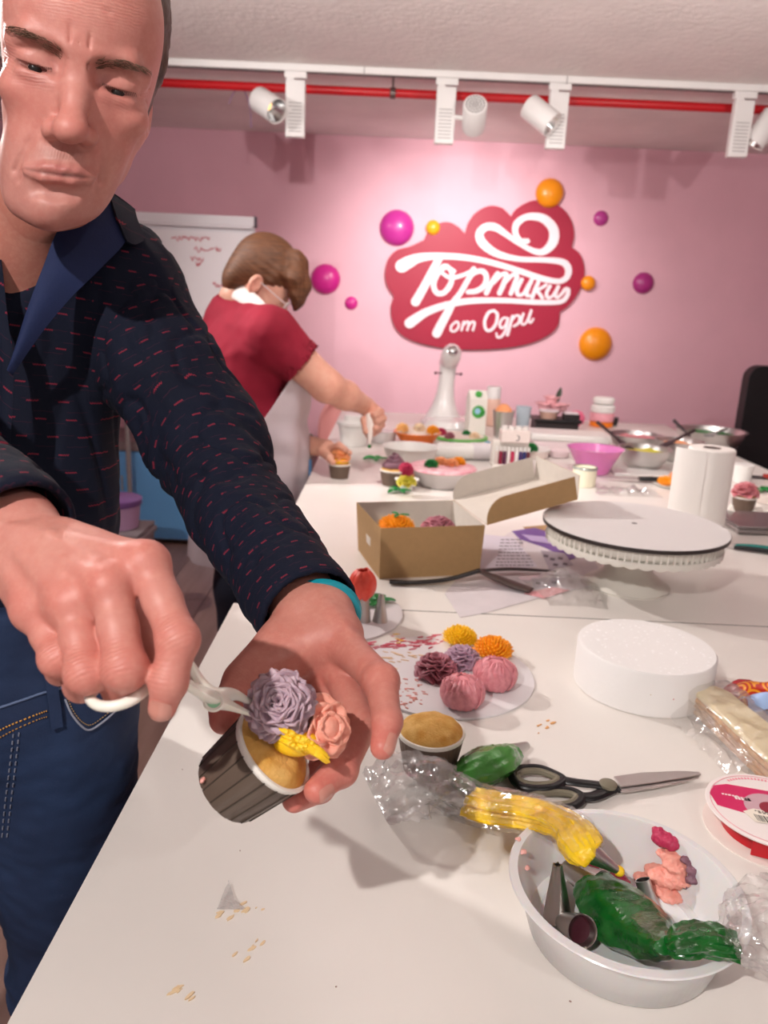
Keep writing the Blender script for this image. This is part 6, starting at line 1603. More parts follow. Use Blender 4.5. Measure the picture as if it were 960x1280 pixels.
# --- left hand (cupping the cupcake)
cup_c = PP(343, 937, .515)
def left_hand():
    W = wL
    T0, T1, T2, T3 = PP(352, 808, .622), PP(306, 852, .590), PP(286, 884, .568), PP(279, 901, .556)
    I0, I1, I2, I3 = PP(436, 812, .600), PP(476, 852, .548), PP(484, 902, .515), PP(478, 934, .500)
    M0, M1, M2, M3 = PP(425, 838, .612), PP(450, 908, .563), PP(426, 962, .528), PP(396, 988, .507)
    R0, R1, R2, R3 = PP(408, 852, .620), PP(432, 945, .588), PP(400, 985, .552), PP(368, 1000, .522)
    K0, K1, K2, K3 = PP(385, 858, .628), PP(405, 955, .612), PP(378, 985, .585), PP(350, 985, .562)
    allp = [W, T3, I1, I3, M2, R3, K3, T0, W * .7 + eL * .3]
    F = Field(np.min(allp, 0) - .035, np.max(allp, 0) + .035, .00115)
    flat = rdir(PP(335, 795, .64), PP(432, 772, .64))
    F.cone(W + (eL - W) * .35, W, .030, .0245, k=.012, flat=(flat, 1.2))
    F.chain([(W, .023), ((I0 + M0) / 2 * .5 + W * .5, .022)], k=.016, flat=(flat, 1.25))
    for a, r0, r1 in ((I0, .0175, .0142), (M0, .0165, .0138), (R0, .016, .0132), (K0, .0155, .0125)): F.cone(W * .55 + a * .45, a, r0, r1, k=.012)
    F.chain([(W * .6 + T0 * .4, .021), (T0, .0195), (T1, .0145), (T2, .0118), (T3, .0096)], k=.012)
    F.chain([(T1 * .55 + T0 * .45, .013), (I0 * .6 + W * .4, .014)], k=.016)           # web of the thumb
    F.chain([(I0, .0138), (I1, .0122), (I2, .0098), (I3, .0080)], k=.005)
    F.chain([(M0, .0136), (M1, .0124), (M2, .0108), (M3, .0086)], k=.005)
    F.chain([(R0, .0130), (R1, .0115), (R2, .0102), (R3, .0084)], k=.0035)
    F.chain([(K0, .0115), (K1, .0100), (K2, .0090), (K3, .0076)], k=.0035)
    F.ell(I1, (.0127,) * 3, k=.004); F.ell(M2, (.0112,) * 3, k=.004)
    F.chain([(W + (I0 - W) * .1 + A3(CAM_R.to_3x3() @ Vector((0, .020, .008))), .002), (I0 + A3(CAM_R.to_3x3() @ Vector((0, .013, .004))), .002)], k=.008)
    V, Q = F.mesh(); V = smooth_mesh(V, Q, 1, .4)
    dabs = [(a, (.017,) * 3, '#cf6a60', .6) for a in (I3, M3, R3, T3)] + [(I1, (.018,) * 3, '#cc6f62', .5), (M2, (.014,) * 3, '#cf6a60', .4), (M1, (.02,) * 3, '#d49282', .4), ((M0 + R0) / 2 , (.03,) * 3, '#b5564c', .55), (T2, (.016,) * 3, '#b85c50', .5), (W, (.03,) * 3, '#d3a08c', .4)]
    return V, Q, paint(V, '#c27d70', dabs), dict(cre=creases(V, [(I1, I1 - I0, (.013,) * 3, .7), (I2, I2 - I1, (.009,) * 3, .7), (M2, M2 - M1, (.010,) * 3, .7), (M1, M1 - M0, (.013,) * 3, .4), (R2, R2 - R1, (.010,) * 3, .6), (T1, T1 - T0, (.014,) * 3, .4), (W, W - I0, (.03,) * 3, .25)]), W=W, I2=I2, I3=I3, M2=M2, M3=M3, flat=flat)
lhV, lhQ, lhC, LH = left_hand()
coreC = paint(coreV, '#b97a6a', [(nb, (.08,) * 3, '#c97c70', .4)])
body = field_obj('body', [(coreV, coreQ), (headW, hQ), (rhV, rhQ), (lhV, lhQ)], m_skin, man, MAN, [coreC, hC, rhC, lhC])

# --- nails
m_nail = M('fingernail', '#c98a7c', 0.25, coat=.4)
def nail(bv, tip, prev, toward, w_=.0052, l_=.0062, off=.0004, name='fingernail'):
    fwd = rdir(prev, tip); up = np.array(toward) - (np.array(toward) @ fwd) * fwd; up /= np.linalg.norm(up); sd = np.cross(fwd, up)
    def f(u, v):
        a = (u - .5) * 2; b = (v - .5) * 2; rr = 1 - .18 * (abs(b) ** 3)
        q = tip - fwd * .0005 + sd * a * w_ * rr + fwd * b * l_ * (1 - .15 * a * a) + up * .03
        h = bv.ray_cast(Vector(q), Vector(-up))
        return h[0] + Vector(up) * off if h[0] is not None else Vector(tip + up * .008)
    v, fa = solid(grid(f, 9, 9), .0005)
    return obj(name, (v - A3(MAN), fa), m_nail, man, smooth=80)
rbv, lbv = bvh(rhV, rhQ), bvh(lhV, lhQ)
cz = CR[:, 2]; cy_ = CR[:, 1]; cx_ = CR[:, 0]
nail(rbv, RH['I3'] - cy_ * .001, RH['I2'], cz + cy_ * -.1, .0060, .0072)
nail(lbv, LH['I3'], LH['I2'], cz * .8 + cx_ * .55, .0048, .0068)
nail(lbv, LH['M3'], LH['M2'], cz * .9 - cy_ * .25, .0054, .0062)

# --- face details
m_brow = M('brow_hair', '#6e5344', 0.6)
g = random.Random(11)
for s in (1, -1):
    ms = []
    for i in range(120):
        k = g.random(); x = s * (.012 + .040 * k); z = .0095 + .0085 * math.sin(k * 1.9) + g.uniform(-.0034, .0034) * (1 - .4 * k)
        h = hbv.ray_cast(Vector((x, .2, z)), Vector((0, -1, 0)))
        if h[0] is None: continue
        d = Vector((s * (.6 + .5 * k), .15, .55 - 1.0 * k)).normalized() * g.uniform(.004, .0075)
        a = h[0]; b = a + d * .6 + h[1] * .0012; h2 = hbv.ray_cast(Vector((a.x + d.x, .2, a.z + d.z)), Vector((0, -1, 0)))
        c = (h2[0] + h2[1] * .0006) if h2[0] is not None else a + d
        ms.append(tube([H2W(tuple(a)), H2W(tuple(b)), H2W(tuple(c))], [.00022, .00018, .00006], 4, caps=False))
    v, f = cat(*ms); obj('eyebrow', (v - A3(MAN), f), m_brow, man, kind='stuff')
    ms = []
    for i in range(26):
        k = i / 25; x = s * (.020 + .026 * k); z = -.0030 - .0012 * math.sin(k * math.pi)
        h = hbv.ray_cast(Vector((x, .2, z + .0018)), Vector((0, -1, 0)))
        if h[0] is None: continue
        a = h[0]; ms.append(tube([H2W(tuple(a)), H2W(tuple(a + Vector((s * .001 * (k - .3), .0022, -.0016)))), H2W(tuple(a + Vector((s * .002 * (k - .3), .0038, -.0034))))], [.00022, .00016, .00006], 4, caps=False))
    v, f = cat(*ms); obj('eyelashes', (v - A3(MAN), f), M('lash', '#2a1c18', 0.6), man, kind='stuff')
    e = obj('eyeball', sphere(tuple(H2W((s * .032, .0655, .0010)) - A3(MAN)), .0118, 24, 16), M('eye_white', '#a8938e', .3, coat=.2), man)
    obj('iris', sphere(tuple(H2W((s * .032, .0712, -.0052)) - A3(MAN)), .0063, 16, 12), M('iris', '#231d1b', .3, coat=.2), e)
# hair cap
F = Field((-.10, -.14, -.09), (.10, .10, .165), .003)
F.ell((0, -.022, .050), (.0745, .100, .098), k=.01)
F.ell((0, -.060, -.020), (.060, .052, .055), k=.03)
for s in (-1, 1): F.chain([((s * .063, .002, .03), .009), ((s * .0640, -.002, .022), .005)], k=.012)
F.ell((0, .085, .035), (.070, .060, .075), k=.010, op='sub')
F.ell((0, .075, -.06), (.1, .07, .06), k=.006, op='sub')
V, Q = F.mesh(); V = smooth_mesh(V, Q, 2); V = V + normals(V, Q) * np.array([[.0012 * nz((v[0] * 3, v[1], v[2]), 120)] for v in V])
m_hair = M('hair_dark', '#3d2b23', .5, color2='#57402f', vscale=30, bump=.8, bscale=120, stretch=(8, 1, 1))
field_obj('hair', [(H2W(V), Q)], m_hair, man, MAN)

# --- shirt
def shirt_mat():
    m = bpy.data.materials.new('navy_shirt_fabric'); m.use_nodes = True; nt = m.node_tree; b = nt.nodes['Principled BSDF']
    b.inputs['Roughness'].default_value = .85; b.inputs['Specular IOR Level'].default_value = .25
    a = nt.nodes.new('ShaderNodeAttribute'); a.attribute_name = 'puv'; sx = nt.nodes.new('ShaderNodeSeparateXYZ'); nt.links.new(a.outputs['Vector'], sx.inputs[0])
    u = E(nt, sx.outputs[0]); v = E(nt, sx.outputs[1])
    def dashes(w_, h_, dw, dh, off, zig):
        vv = v / h_ + off; row = vv.floor(); uu = u / w_ + row.mod(3.0) * 0.37 + off
        fu = (uu.fract() - .5) * w_; fv = (vv.fract() - .5) * h_
        z = ((u * zig).fract() - .5).abs() * (dh * 3.2) - dh * .8
        return (fu.abs()).lt(dw) * ((fv + z).abs()).lt(dh)
    big = dashes(.0245, .0190, .0044, .0007, 0.0, 560.0)
    thin = dashes(.026, .0125, .0075, .00035, .4, 120.0)
    weave = noise_n(nt, 500, 2, .5)
    f = noise_n(nt, 9, 3, .5)
    c1 = mixc(nt, f, srgb('#0f162c'), srgb('#090d1c'))
    c2 = mixc(nt, (thin * .35), c1, srgb('#4a1c30'))
    c3 = mixc(nt, (big * .62), c2, srgb('#96283c'))
    nt.links.new(c3, b.inputs['Base Color'])
    bn = nt.nodes.new('ShaderNodeBump'); bn.inputs['Strength'].default_value = .3; bn.inputs['Distance'].default_value = .0006
    nt.links.new(weave, bn.inputs['Height']); nt.links.new(bn.outputs[0], b.inputs['Normal'])
    return m
m_shirt = shirt_mat(); m_facing = M('shirt_facing_blue', '#14224a', .8, var=.06, vscale=30, bump=.3, bscale=500)
def folds(V, Q, fn):
    N = normals(V, Q); return V + N * np.array([fn(v) for v in V])[:, None]
def puv_axis(V, a, b, ref):
    a = np.array(a); b = np.array(b); ax = rdir(a, b); r = np.array(ref) - (np.array(ref) @ ax) * ax; r /= np.linalg.norm(r); s = np.cross(ax, r)
    d = V - a; al = d @ ax; x = d @ r; y = d @ s; return np.stack([np.arctan2(y, x) * .062, al, np.zeros(len(V))], 1)
# torso
F = Field((-.80, .50, .86), (-.14, 1.12, 1.47), .0045)
F.cone(PP(-35, 415, .905), PP(-30, 640, .925), .130, .116, k=.05, flat=((1, 0, 0), 1.38))
F.cone(PP(-30, 640, .925), PP(-28, 850, .955), .114, .108, k=.05, flat=((1, 0, 0), 1.30))
F.chain([(PP(-8, 335, .85), .060), (PP(142, 356, .89), .068)], k=.06); F.chain([(PP(-8, 335, .85), .060), (sR, .070)], k=.06)
F.cone(PP(146, 362, .89), PP(180, 430, .89), .070, .064, k=.03)
F.cone(PP(-8, 300, .80), PP(-5, 340, .84), .068, .070, k=.04)
F.cut(PP(-18, 868, .93), (0, .08, -1), k=.004)                                     # hem
# neck hole and open V
F.chain([(H2W((0, -.03, -.09)), .063), (nb + np.array([0, -.01, .0]), .060)], k=.006, op='sub')
F.chain([(PP(12, 262, .72), .060), (PP(16, 315, .752), .038), (PP(18, 370, .768), .020), (PP(13, 445, .782), .006)], k=.008, op='sub')
V, Q = F.mesh(); V = smooth_mesh(V, Q, 2)
def tf(v):
    dx = v[0] + .47; z = v[2]
    return .0060 * nz((v[0] * 1.0, v[1], v[2] * .45), 16, 2) - .009 * max(0, .35 - abs(nz((v[0] * 1.4, v[1], v[2] * .5), 15, 5)) * 2.4)
V = folds(V, Q, tf)
shirt = field_obj('shirt', [(V, Q)], m_shirt, man, MAN)
set_attr(shirt.data, 'puv', np.stack([V[:, 0] + .5 * (V[:, 1] - .8) * np.sign(V[:, 0] + .47) * (np.abs(V[:, 0] + .47) > .15), V[:, 2] * 1.0 + .15 * V[:, 0], V[:, 0] * 0], 1), 'FLOAT_VECTOR')
tbv = bvh(V, Q)
# chest skin seen through the open collar
F2 = Field(PP(-140, 240, .70) * 0 + np.array([-.56, .50, 1.10]), np.array([-.30, .92, 1.46]), .003)
F2.chain([(H2W((.016, -.040, -.09)), .046), (PP(-12, 330, .835), .056)], k=.02)
F2.cone(PP(2, 345, .865), PP(-5, 470, .90), .068, .078, k=.04, flat=((1, 0, 0), 1.25))
v2, q2 = F2.mesh(); v2 = smooth_mesh(v2, q2, 2)
c2 = paint(v2, '#b97868', [(PP(10, 330, .8), (.06,) * 3, '#c97468', .4)])
# merge into the body mesh so the body stays one mesh
bpy.data.objects.remove(body)
body = field_obj('body', [(coreV, coreQ), (headW, hQ), (rhV, rhQ), (lhV, lhQ), (v2, q2)], m_skin, man, MAN, [coreC, hC, rhC, lhC, c2], cres=[None, hCre, RH['cre'], LH['cre'], None])

# collar leaf, facing and placket laid over the shirt front
def overlay(name, poly, mtl, off, th, bv=tbv, nu=14, nv=14, fallback_d=.78, pat=False, lift=None):
    """poly: 4 pixel corners (a,b,c,d) -> bilinear patch laid on the surface"""
    a, b, c, d = [np.array(q, float) for q in poly]
    last = [None]
    def f(u, v):
        p = (a * (1 - u) + b * u) * (1 - v) + (d * (1 - u) + c * u) * v
        q = onto(bv, p[0], p[1], off + (lift(u, v) if lift else 0), None)
        if q is None or (last[0] is not None and (q - last[0]).length > .06): q = P(p[0], p[1], (CR.T @ (A3(last[0]) - A3(CAM_LOC)))[2] * -1 if last[0] is not None else fallback_d)
        last[0] = q; return q
    v, fa = solid(grid(f, nu, nv), th); o = obj(name, (v - A3(MAN), fa), mtl, man, smooth=60)
    if pat: set_attr(o.data, 'puv', np.stack([v[:, 0], v[:, 2] * .8 + v[:, 0] * .6, v[:, 0] * 0], 1), 'FLOAT_VECTOR')
    return o
def strip(name, Lp, Rp, mtl, th=.0022, nv=7, bulge=.004, pat=False):
    A_ = crom([tuple(PP(*q)) for q in Lp], 8); B_ = crom([tuple(PP(*q)) for q in Rp], 8); n = min(len(A_), len(B_))
    def f(u, v):
        i = min(int(round(u * (n - 1))), n - 1); q = A_[i] * (1 - v) + B_[i] * v
        return q + CR[:, 2] * bulge * math.sin(math.pi * v)
    v, fa = solid(grid(f, n, nv), th); o = obj(name, (v - A3(MAN), fa), mtl, man, smooth=60)
    if pat: set_attr(o.data, 'puv', np.stack([v[:, 0], v[:, 2] * .8 + v[:, 0] * .6, v[:, 0] * 0], 1), 'FLOAT_VECTOR')
    return o
strip('collar_facing', [(137, 242, .815), (102, 262, .785), (74, 286, .765), (54, 335, .757), (34, 390, .757), (12, 462, .765)], [(153, 262, .835), (158, 298, .812), (126, 335, .787), (88, 372, .774), (52, 415, .768), (15, 468, .7665)], m_facing, bulge=.006)
strip('collar_leaf', [(136, 240, .818), (150, 250, .835), (168, 262, .86)], [(158, 302, .806), (168, 306, .818), (182, 300, .85)], m_shirt, bulge=.008, pat=True)
strip('collar_back', [(136, 240, .822), (110, 226, .90), (40, 222, .95), (-60, 232, .93)], [(168, 262, .86), (140, 262, .94), (40, 262, .99), (-80, 270, .96)], m_shirt, bulge=.008, pat=True)
strip('front_placket', [(-22, 325, .762), (-10, 400, .765), (2, 470, .768), (-8, 640, .775), (-14, 840, .80)], [(2, 325, .762), (10, 400, .765), (17, 470, .767), (8, 640, .775), (2, 840, .80)], m_shirt, bulge=.002, pat=True)
for y_ in (540, 640, 740):
    h_ = onto(tbv, 2, y_, .004)
    if h_ is not None: obj('button', xf(lathe([(.0052, 0), (.0056, .0008), (.0050, .0020), (.0001, .0016)], 18), A3(h_) - A3(MAN) + cz * .006, tuple(Vector(cz).to_track_quat('Z', 'Y').to_euler())), M('button_dark', '#2b2f42', .3), man)
# left sleeve (over the table)
S = [(PP(146, 352, .89), .071), (PP(196, 455, .89), .068), (PP(262, 560, .875), .0645), (PP(300, 640, .805), .052), (PP(388, 769, .648), .0450)]
def sleeve(S, lo, hi, endc, inner, seed, ref, name='sleeve', h=.0036):
    F = Field(lo, hi, h)
    for (a, ra), (b, rb) in zip(S[:-1], S[1:]): F.cone(a, b, ra, rb, k=.02)
    ax = rdir(S[-2][0], S[-1][0]); F.cut(endc, ax, k=.003)
    F.cone(endc - ax * .05, endc + ax * .05, inner, inner, k=.002, op='sub')
    V, Q = F.mesh(); V = smooth_mesh(V, Q, 2)
    el = S[2][0]; A0, A1 = S[0][0], S[-1][0]
    def fn(v):
        d = np.linalg.norm(v - el); k = math.exp(-(d / .10) ** 2)
        t1 = (v - el) @ ax
        r = .0040 * k * math.sin(t1 * 125 + 9 * nz(v, 11, seed)) * (.4 + abs(nz(v, 9, seed + 5)) * 2) + .0065 * nz(v * np.array([1, 1, .8]), 20, seed) - .0120 * max(0, .35 - abs(nz(v * np.array([1, 1, .6]), 22, seed + 2)) * 2.4) - .003 * max(0, .3 - abs(nz(v, 48, seed + 3)) * 2)
        e = (v - endc) @ ax
        r = r * min(1, max(0, (-e - .004) / .05)) - .0012 * math.exp(-((e + .062) / .003) ** 2)
        return r
    V = folds(V, Q, fn)
    o = field_obj(name, [(V, Q)], m_shirt, man, MAN)
    # pattern follows upper arm / forearm
    a_up = (V - el) @ ax < 0.0
    p1 = puv_axis(V, S[0][0], el, ref); p2 = puv_axis(V, el, S[-1][0], ref)
    uv = np.where(a_up[:, None], p1, p2 + np.array([0, np.linalg.norm(el - S[0][0]), 0]))
    set_attr(o.data, 'puv', uv, 'FLOAT_VECTOR'); return V, Q
slo = np.min([s[0] for s in S], 0) - .095; shi = np.max([s[0] for s in S], 0) + .095
sV, sQ = sleeve(S, slo, shi, PP(390, 771, .648), .0400, 3, -cz)
# right sleeve: forearm entering from the left edge
S2 = [(sR, .074), ((sR + eR) / 2, .070), (eR, .060), (eR * .5 + wR * .5, .050), (PP(20, 672, .487), .0415)]
slo = np.min([s[0] for s in S2], 0) - .09; shi = np.max([s[0] for s in S2], 0) + .09
sleeve(S2, slo, shi, PP(24, 676, .486), .0360, 8, -cz, h=.0032)
# bracelet
def ringmesh(c, ax, r, tube_r, n=40, flat=None, squash=(1, 1)):
    ax = rdir((0, 0, 0), ax); u = np.cross(ax, [0, 0, 1.0]); u /= np.linalg.norm(u); w_ = np.cross(ax, u)
    pts = [np.array(c) + u * r * squash[0] * math.cos(a) + w_ * r * squash[1] * math.sin(a) for a in np.linspace(0, 2 * math.pi, n + 1)]
    return tube(pts, tube_r, 8, caps=False)
axf = rdir(S[-2][0], S[-1][0])
v, f = ringmesh(PP(402, 766, .655), axf + cx_ * -.40, .0295, .0050)
obj('bracelet', (v - A3(MAN), f), M('turquoise', '#178c9c', .35), man)

# --- jeans
F = Field((-.72, .56, .0), (-.255, 1.05, 1.02), .0055)
F.cone((-.45, .80, .99), (-.44, .80, .88), .108, .112, k=.04, flat=((1, 0, 0), 1.24))
for x, kx in ((-.372, -.362), (-.545, -.60)):
    F.chain([((x, .80, .86), .094), ((kx, .785, .50), .072), ((kx, .81, .10), .062), ((kx, .81, .03), .062)], k=.03)
F.cut((-.44, .80, 1.005), (0, 0, 1), k=.003)
F.cut((-.44, .80, .025), (0, 0, -1), k=.003)
V, Q = F.mesh(); V = smooth_mesh(V, Q, 2)
V = folds(V, Q, lambda v: .003 * nz(v, 18, 4) + .0022 * math.sin(v[2] * 120 + 8 * nz(v, 10, 2)) * math.exp(-((v[2] - .5) / .12) ** 2) + .002 * nz((v[0], v[1], v[2] * 2), 40, 9))
V[:, 0] = np.minimum(V[:, 0], -.268)
m_jeans = M('denim', '#15223f', .85, color2='#213558', vscale=7, bump=.4, bscale=500, bdist=.0006)
jeans = field_obj('jeans', [(V, Q)], m_jeans, man, MAN)
jbv = bvh(V, Q)
def stitch(pts, col='#c9a05c', r=.0007, dash=True, par=jeans, name='stitching', off=.0012):
    P3 = [onto(jbv, x, y, off) for x, y in [tuple(q) for q in crom(pts, 10)]]
    P3 = [p for p in P3 if p is not None]
    if len(P3) < 3: return
    P3 = [A3(p) - A3(MAN) for p in P3]
    if dash: ms = [tube([P3[i], P3[i + 1]], r, 5) for i in range(0, len(P3) - 1, 2)]
    else: ms = [tube(P3, r, 6)]
    obj(name, cat(*ms), M('thread' + col, col, .7), par, kind='stuff' if dash else None)
stitch([(0, 884), (30, 874), (67, 862), (100, 858), (140, 862)], '#5a6a8c', .0014, False, name='waistband_seam')
stitch([(0, 912), (20, 903), (45, 893), (60, 888)], '#c98f3c', .0010); stitch([(0, 921), (20, 911), (45, 900), (60, 895)], '#a9793a', .0008)
stitch([(81, 874), (88, 890), (99, 905), (111, 912), (128, 902), (144, 888)], '#8f93a4', .0012, False, name='pocket_seam')
stitch([(84, 873), (91, 888), (101, 901), (112, 906), (127, 897), (142, 884)], '#a98a5c', .0006)
stitch([(17, 917), (12, 960), (7, 1005), (3, 1050)], '#7c8194', .0008); stitch([(24, 915), (19, 960), (14, 1005), (9, 1050)], '#7c8194', .0008)
o = overlay('belt_loop', [(56, 850), (70, 848), (78, 906), (64, 910)], m_jeans, .004, .0025, bv=jbv, nu=5, nv=10)
for s, kx in ((1, -.362), (-1, -.60)):
    v, f = tube([(kx, .86, .035), (kx, .80, .045), (kx, .70, .035), (kx, .62, .028)], [.042, .050, .044, .030], 20, flat=(1, .8)); obj('shoe', (v - A3(MAN) + np.array([0, 0, .003]), f), M('shoe_dark', '#1b1a1d', .5), man)

# ------------------------------------------------------------------ HELD CUPCAKE AND FLOWER TOOL
axc = CR @ np.array([.73, .64, .22]); axc /= np.linalg.norm(axc)
base = cup_c - axc * .046
q = Vector(axc).to_track_quat('Z', 'Y')
hc = thing('held_cupcake', 'cupcake in a brown pleated case held in the man\'s hand', 'cupcake', base, rot=q.to_euler())
def cup2(t, rt=.0312, rb=.0262, h=.046):
    n = 160
    def rip(i, a): s = abs(math.sin(9 * a)); return 1 + (.018 * (1 - math.exp(-s * 5)) if 0 < i < 5 else 0) - .006
    obj('paper_cup', lathe([(rb * .2, 0), (rb * .96, 0), (rb, .0015), (rb + (rt - rb) * .35, h * .35), (rb + (rt - rb) * .75, h * .75), (rt - .0006, h - .0025), (rt - .0016, h - .0025), (rb, h * .3)], n, ripple=rip, closed=True), M('brown_waxed_paper', '#5f5046', .40, var=.03, vscale=40), t)
    ms = []
    for k in range(18):
        a = 2 * math.pi * k / 18 + .06; ms = tube([((rb + .0006) * math.cos(a), (rb + .0006) * math.sin(a), .002), ((rt + .0002) * math.cos(a + .05), (rt + .0002) * math.sin(a + .05), h - .003)], .0005, 5)
        obj('pleat_line', ms, M('pleat_dark', '#3e332a', .6), t)
    obj('cup_rim', lathe([(rt - .0022, h - .005), (rt - .0002, h - .004), (rt + .0012, h - .0012), (rt + .0010, h + .0008), (rt - .0008, h + .0012), (rt - .0022, h)], 80), m_cupw, t)
    v, f = lathe([(rt * .965 * math.cos(a), h - .003 + .014 * math.sin(a)) for a in np.linspace(0, math.pi / 2 * .995, 22)], 64)
    for p in v: p[2] += (.0016 * nz(p, 110) + .0007 * nz(p, 330)) * min(1, (rt - math.hypot(p[0], p[1])) / (rt * .25) + .1)
    obj('sponge_top', (v, f), m_sponge, t, smooth=80)
cup2(hc)
pk = obj('pink_dab', sphere((-.020, .021, .006), (.003, .0015, .002), 10, 8), c_pink, hc)
c_lil2 = cream('held_lilac', '#c0a4ae', '#b094a2')
fa = CR @ np.array([.05, .42, .90]); qf = Vector(fa).to_track_quat('Z', 'Y').to_euler()
t = thing('lilac_flower', 'large lilac cream carnation being lifted onto the held cupcake', 'flower', PP(351, 884, .508), rot=qf)
R = .0205
flower(t, R, [(6, .32, 1.45, 1.30, .74, .06), (6, .28, 1.18, 1.25, .80, .20), (6, .24, .92, 1.15, .80, .34), (5, .18, .66, 1.0, .76, .50), (5, .13, .42, .85, .68, .62), (4, .08, .2, .65, .56, .72), (3, .03, .08, .5, .44, .80)], c_lil2, 12, cup=.85, ruffle=.34)
obj('flower_body', sphere((0, 0, R * .12), (R * .80, R * .80, R * .62), 20, 12), c_lil2, t)
fa = CR @ np.array([.62, .25, .70]); t = thing('salmon_rose', 'salmon pink cream rose on the right of the held cupcake', 'flower', PP(396, 910, .517), rot=Vector(fa).to_track_quat('Z', 'Y').to_euler())
c_sal = cream('salmon_rose', '#ef9c88', '#f4ac98')
R = .0160
obj('bud_core', sphere((0, 0, R * .4), (R * .75, R * .75, R * .75), 18, 12), c_sal, t)
for layer, (n, tl, ro, pw, ph) in enumerate(((5, .95, .30, 1.15, 1.15), (5, .55, .22, 1.05, 1.15), (4, .22, .10, .85, 1.0))):
    me = petal_mesh(pw * R, ph * R, .9, .14, seed=40 + layer, mtl=c_sal, thick=.0012)
    for k in range(n):
        a = layer * .6 + 2 * math.pi * k / n; o = obj('petal', me, None, t, (ro * R * math.cos(a), ro * R * math.sin(a), .12 * R * layer))
        o.rotation_euler = (Matrix.Rotation(a - math.pi / 2, 3, 'Z') @ Matrix.Rotation(-tl, 3, 'X')).to_euler()
obj('mauve_edge', tube(crom([(R * .5, -R * .55, R * .5), (R * .7, 0, R * .62), (R * .5, R * .5, R * .5)], 5), .0016, 6), c_mauve, t)
# yellow strands between flower and rim
o0 = PP(372, 930, .500); t = thing('yellow_flower_strands', 'bright yellow cream petals squeezed between the flower and the cup rim', 'flower', o0)
g = random.Random(21)
for i in range(34):
    x = 345 + g.uniform(0, 42); y = 912 + (x - 345) * .42 + g.uniform(-4, 12); L_ = g.uniform(14, 26)
    a = PP(x, y, .489); b = PP(x + L_ * .55, y + L_ * .22, .483 + .0001 * (x - 345)); c = PP(x + L_, y + L_ * .62, .491)
    obj('strand', tube(crom([a - o0, b - o0, c - o0], 3), [.0011, .0014, .0017, .0018, .0017, .0014, .0009], 7), c_yel, t)
obj('yellow_base', sphere(tuple(PP(370, 928, .500) - o0), (.015, .009, .009), 16, 10), c_yel, t)
# flower lifting scissors
m_lift = M('ivory_plastic', '#f1ece0', .3, coat=.3, sss=.1)
lo = PP(270, 875, .470); t = thing('flower_lifter', 'white plastic flower-lifting scissors in the man\'s right hand', 'flower lifter', lo)
def path(pts, r, name, flat=(1.2, .8), par=t):
    c = crom([tuple(PP(*p) - lo) for p in pts], 8); rr = [float(q[0]) for q in crom([[x] for x in r], 8)]
    return obj(name, tube(c, rr, 12, flat=flat), m_lift, par)
path([(187, 856, .425), (205, 850, .435), (222, 849, .445), (245, 862, .458), (270, 875, .470), (292, 884, .482), (314, 893, .492)], [.0030, .0036, .0040, .0045, .0062, .0036, .0018], 'lower_arm')
path([(190, 812, .462), (208, 806, .462), (232, 826, .464), (250, 853, .468), (268, 871, .472), (292, 868, .486), (314, 878, .496)], [.0028, .0034, .0040, .0042, .0058, .0036, .0018], 'upper_arm')
piv = obj('pivot_ring', xf(lathe([(.0045, -.002), (.0062, -.001), (.0066, .0015), (.0055, .003), (.0042, .0025), (.0042, -.002)], 28, closed=True), (0, 0, 0)), m_lift, t)
piv.rotation_euler = Vector(CR @ np.array([.15, .35, .9])).to_track_quat('Z', 'Y').to_euler(); piv.location = Vector(CR @ np.array([0, .0005, .0055]))
pg = obj('green_pivot_pin', lathe([(.0042, 0), (.0040, .0008), (.0001, .0012)], 20), M('pale_green', '#9fd8ae', .3), piv, (0, 0, .0005))
rc_ = PP(150, 858, .421)
ring = [rc_ - lo + CR @ np.array([.0158 * math.cos(a), -.0075 * math.sin(a) + .0015 * math.cos(a), .0135 * math.sin(a)]) for a in np.linspace(0, 2 * math.pi, 41)]
obj('finger_ring', tube(ring, .0030, 10, caps=False, flat=(1, 1)), m_lift, t)
rc2 = PP(188, 822, .470)
ring = [rc2 - lo + CR @ np.array([.012 * math.cos(a), .006 * math.sin(a) + .004 * math.cos(a), .012 * math.sin(a)]) for a in np.linspace(0, 2 * math.pi, 41)]
obj('thumb_ring', tube(ring, .0026, 10, caps=False), m_lift, t)

# ------------------------------------------------------------------ THE WOMAN
WO = Vector((-0.42, 2.32, 0.0))
wom = thing('person', 'woman with short brown hair, crimson T-shirt and white apron piping a cupcake', 'person', WO)
whc = PP(331, 352, 2.30)
fwd = np.array([.80, .05, -.60]); fwd /= np.linalg.norm(fwd); rt = np.cross(fwd, [0, 0, 1.0]); rt /= np.linalg.norm(rt); upv = np.cross(rt, fwd)
WR = np.stack([rt, fwd, upv], 1); W2 = lambda v: np.asarray(v) @ WR.T + whc
F = Field((-.095, -.13, -.15), (.095, .13, .13), .0026)
F.ell((0, -.015, .03), (.075, .092, .088), k=.02); F.ell((0, .030, -.035), (.060, .058, .075), k=.03)
for s in (-1, 1):
    F.chain([((s * .055, -.01, -.05), .018), ((s * .045, .02, -.09), .016), ((0, .062, -.105), .017)], k=.02)
    F.ell((s * .035, .05, -.05), (.025, .024, .030), k=.02)
    F.ell((s * .031, .088, -.012), (.016, .012, .010), k=.010, op='sub'); F.ell((s * .031, .067, -.014), (.014, .012, .010), k=.004)
    F.ell((s * .077, -.010, -.020), (.010, .020, .030), rot=(.15, 0, s * .3), k=.005); F.ell((s * .084, -.006, -.016), (.005, .011, .018), k=.004, op='sub')
F.cone((0, .082, -.005), (0, .100, -.045), .008, .011, k=.010); F.ell((0, .064, -.078), (.028, .024, .024), k=.016)
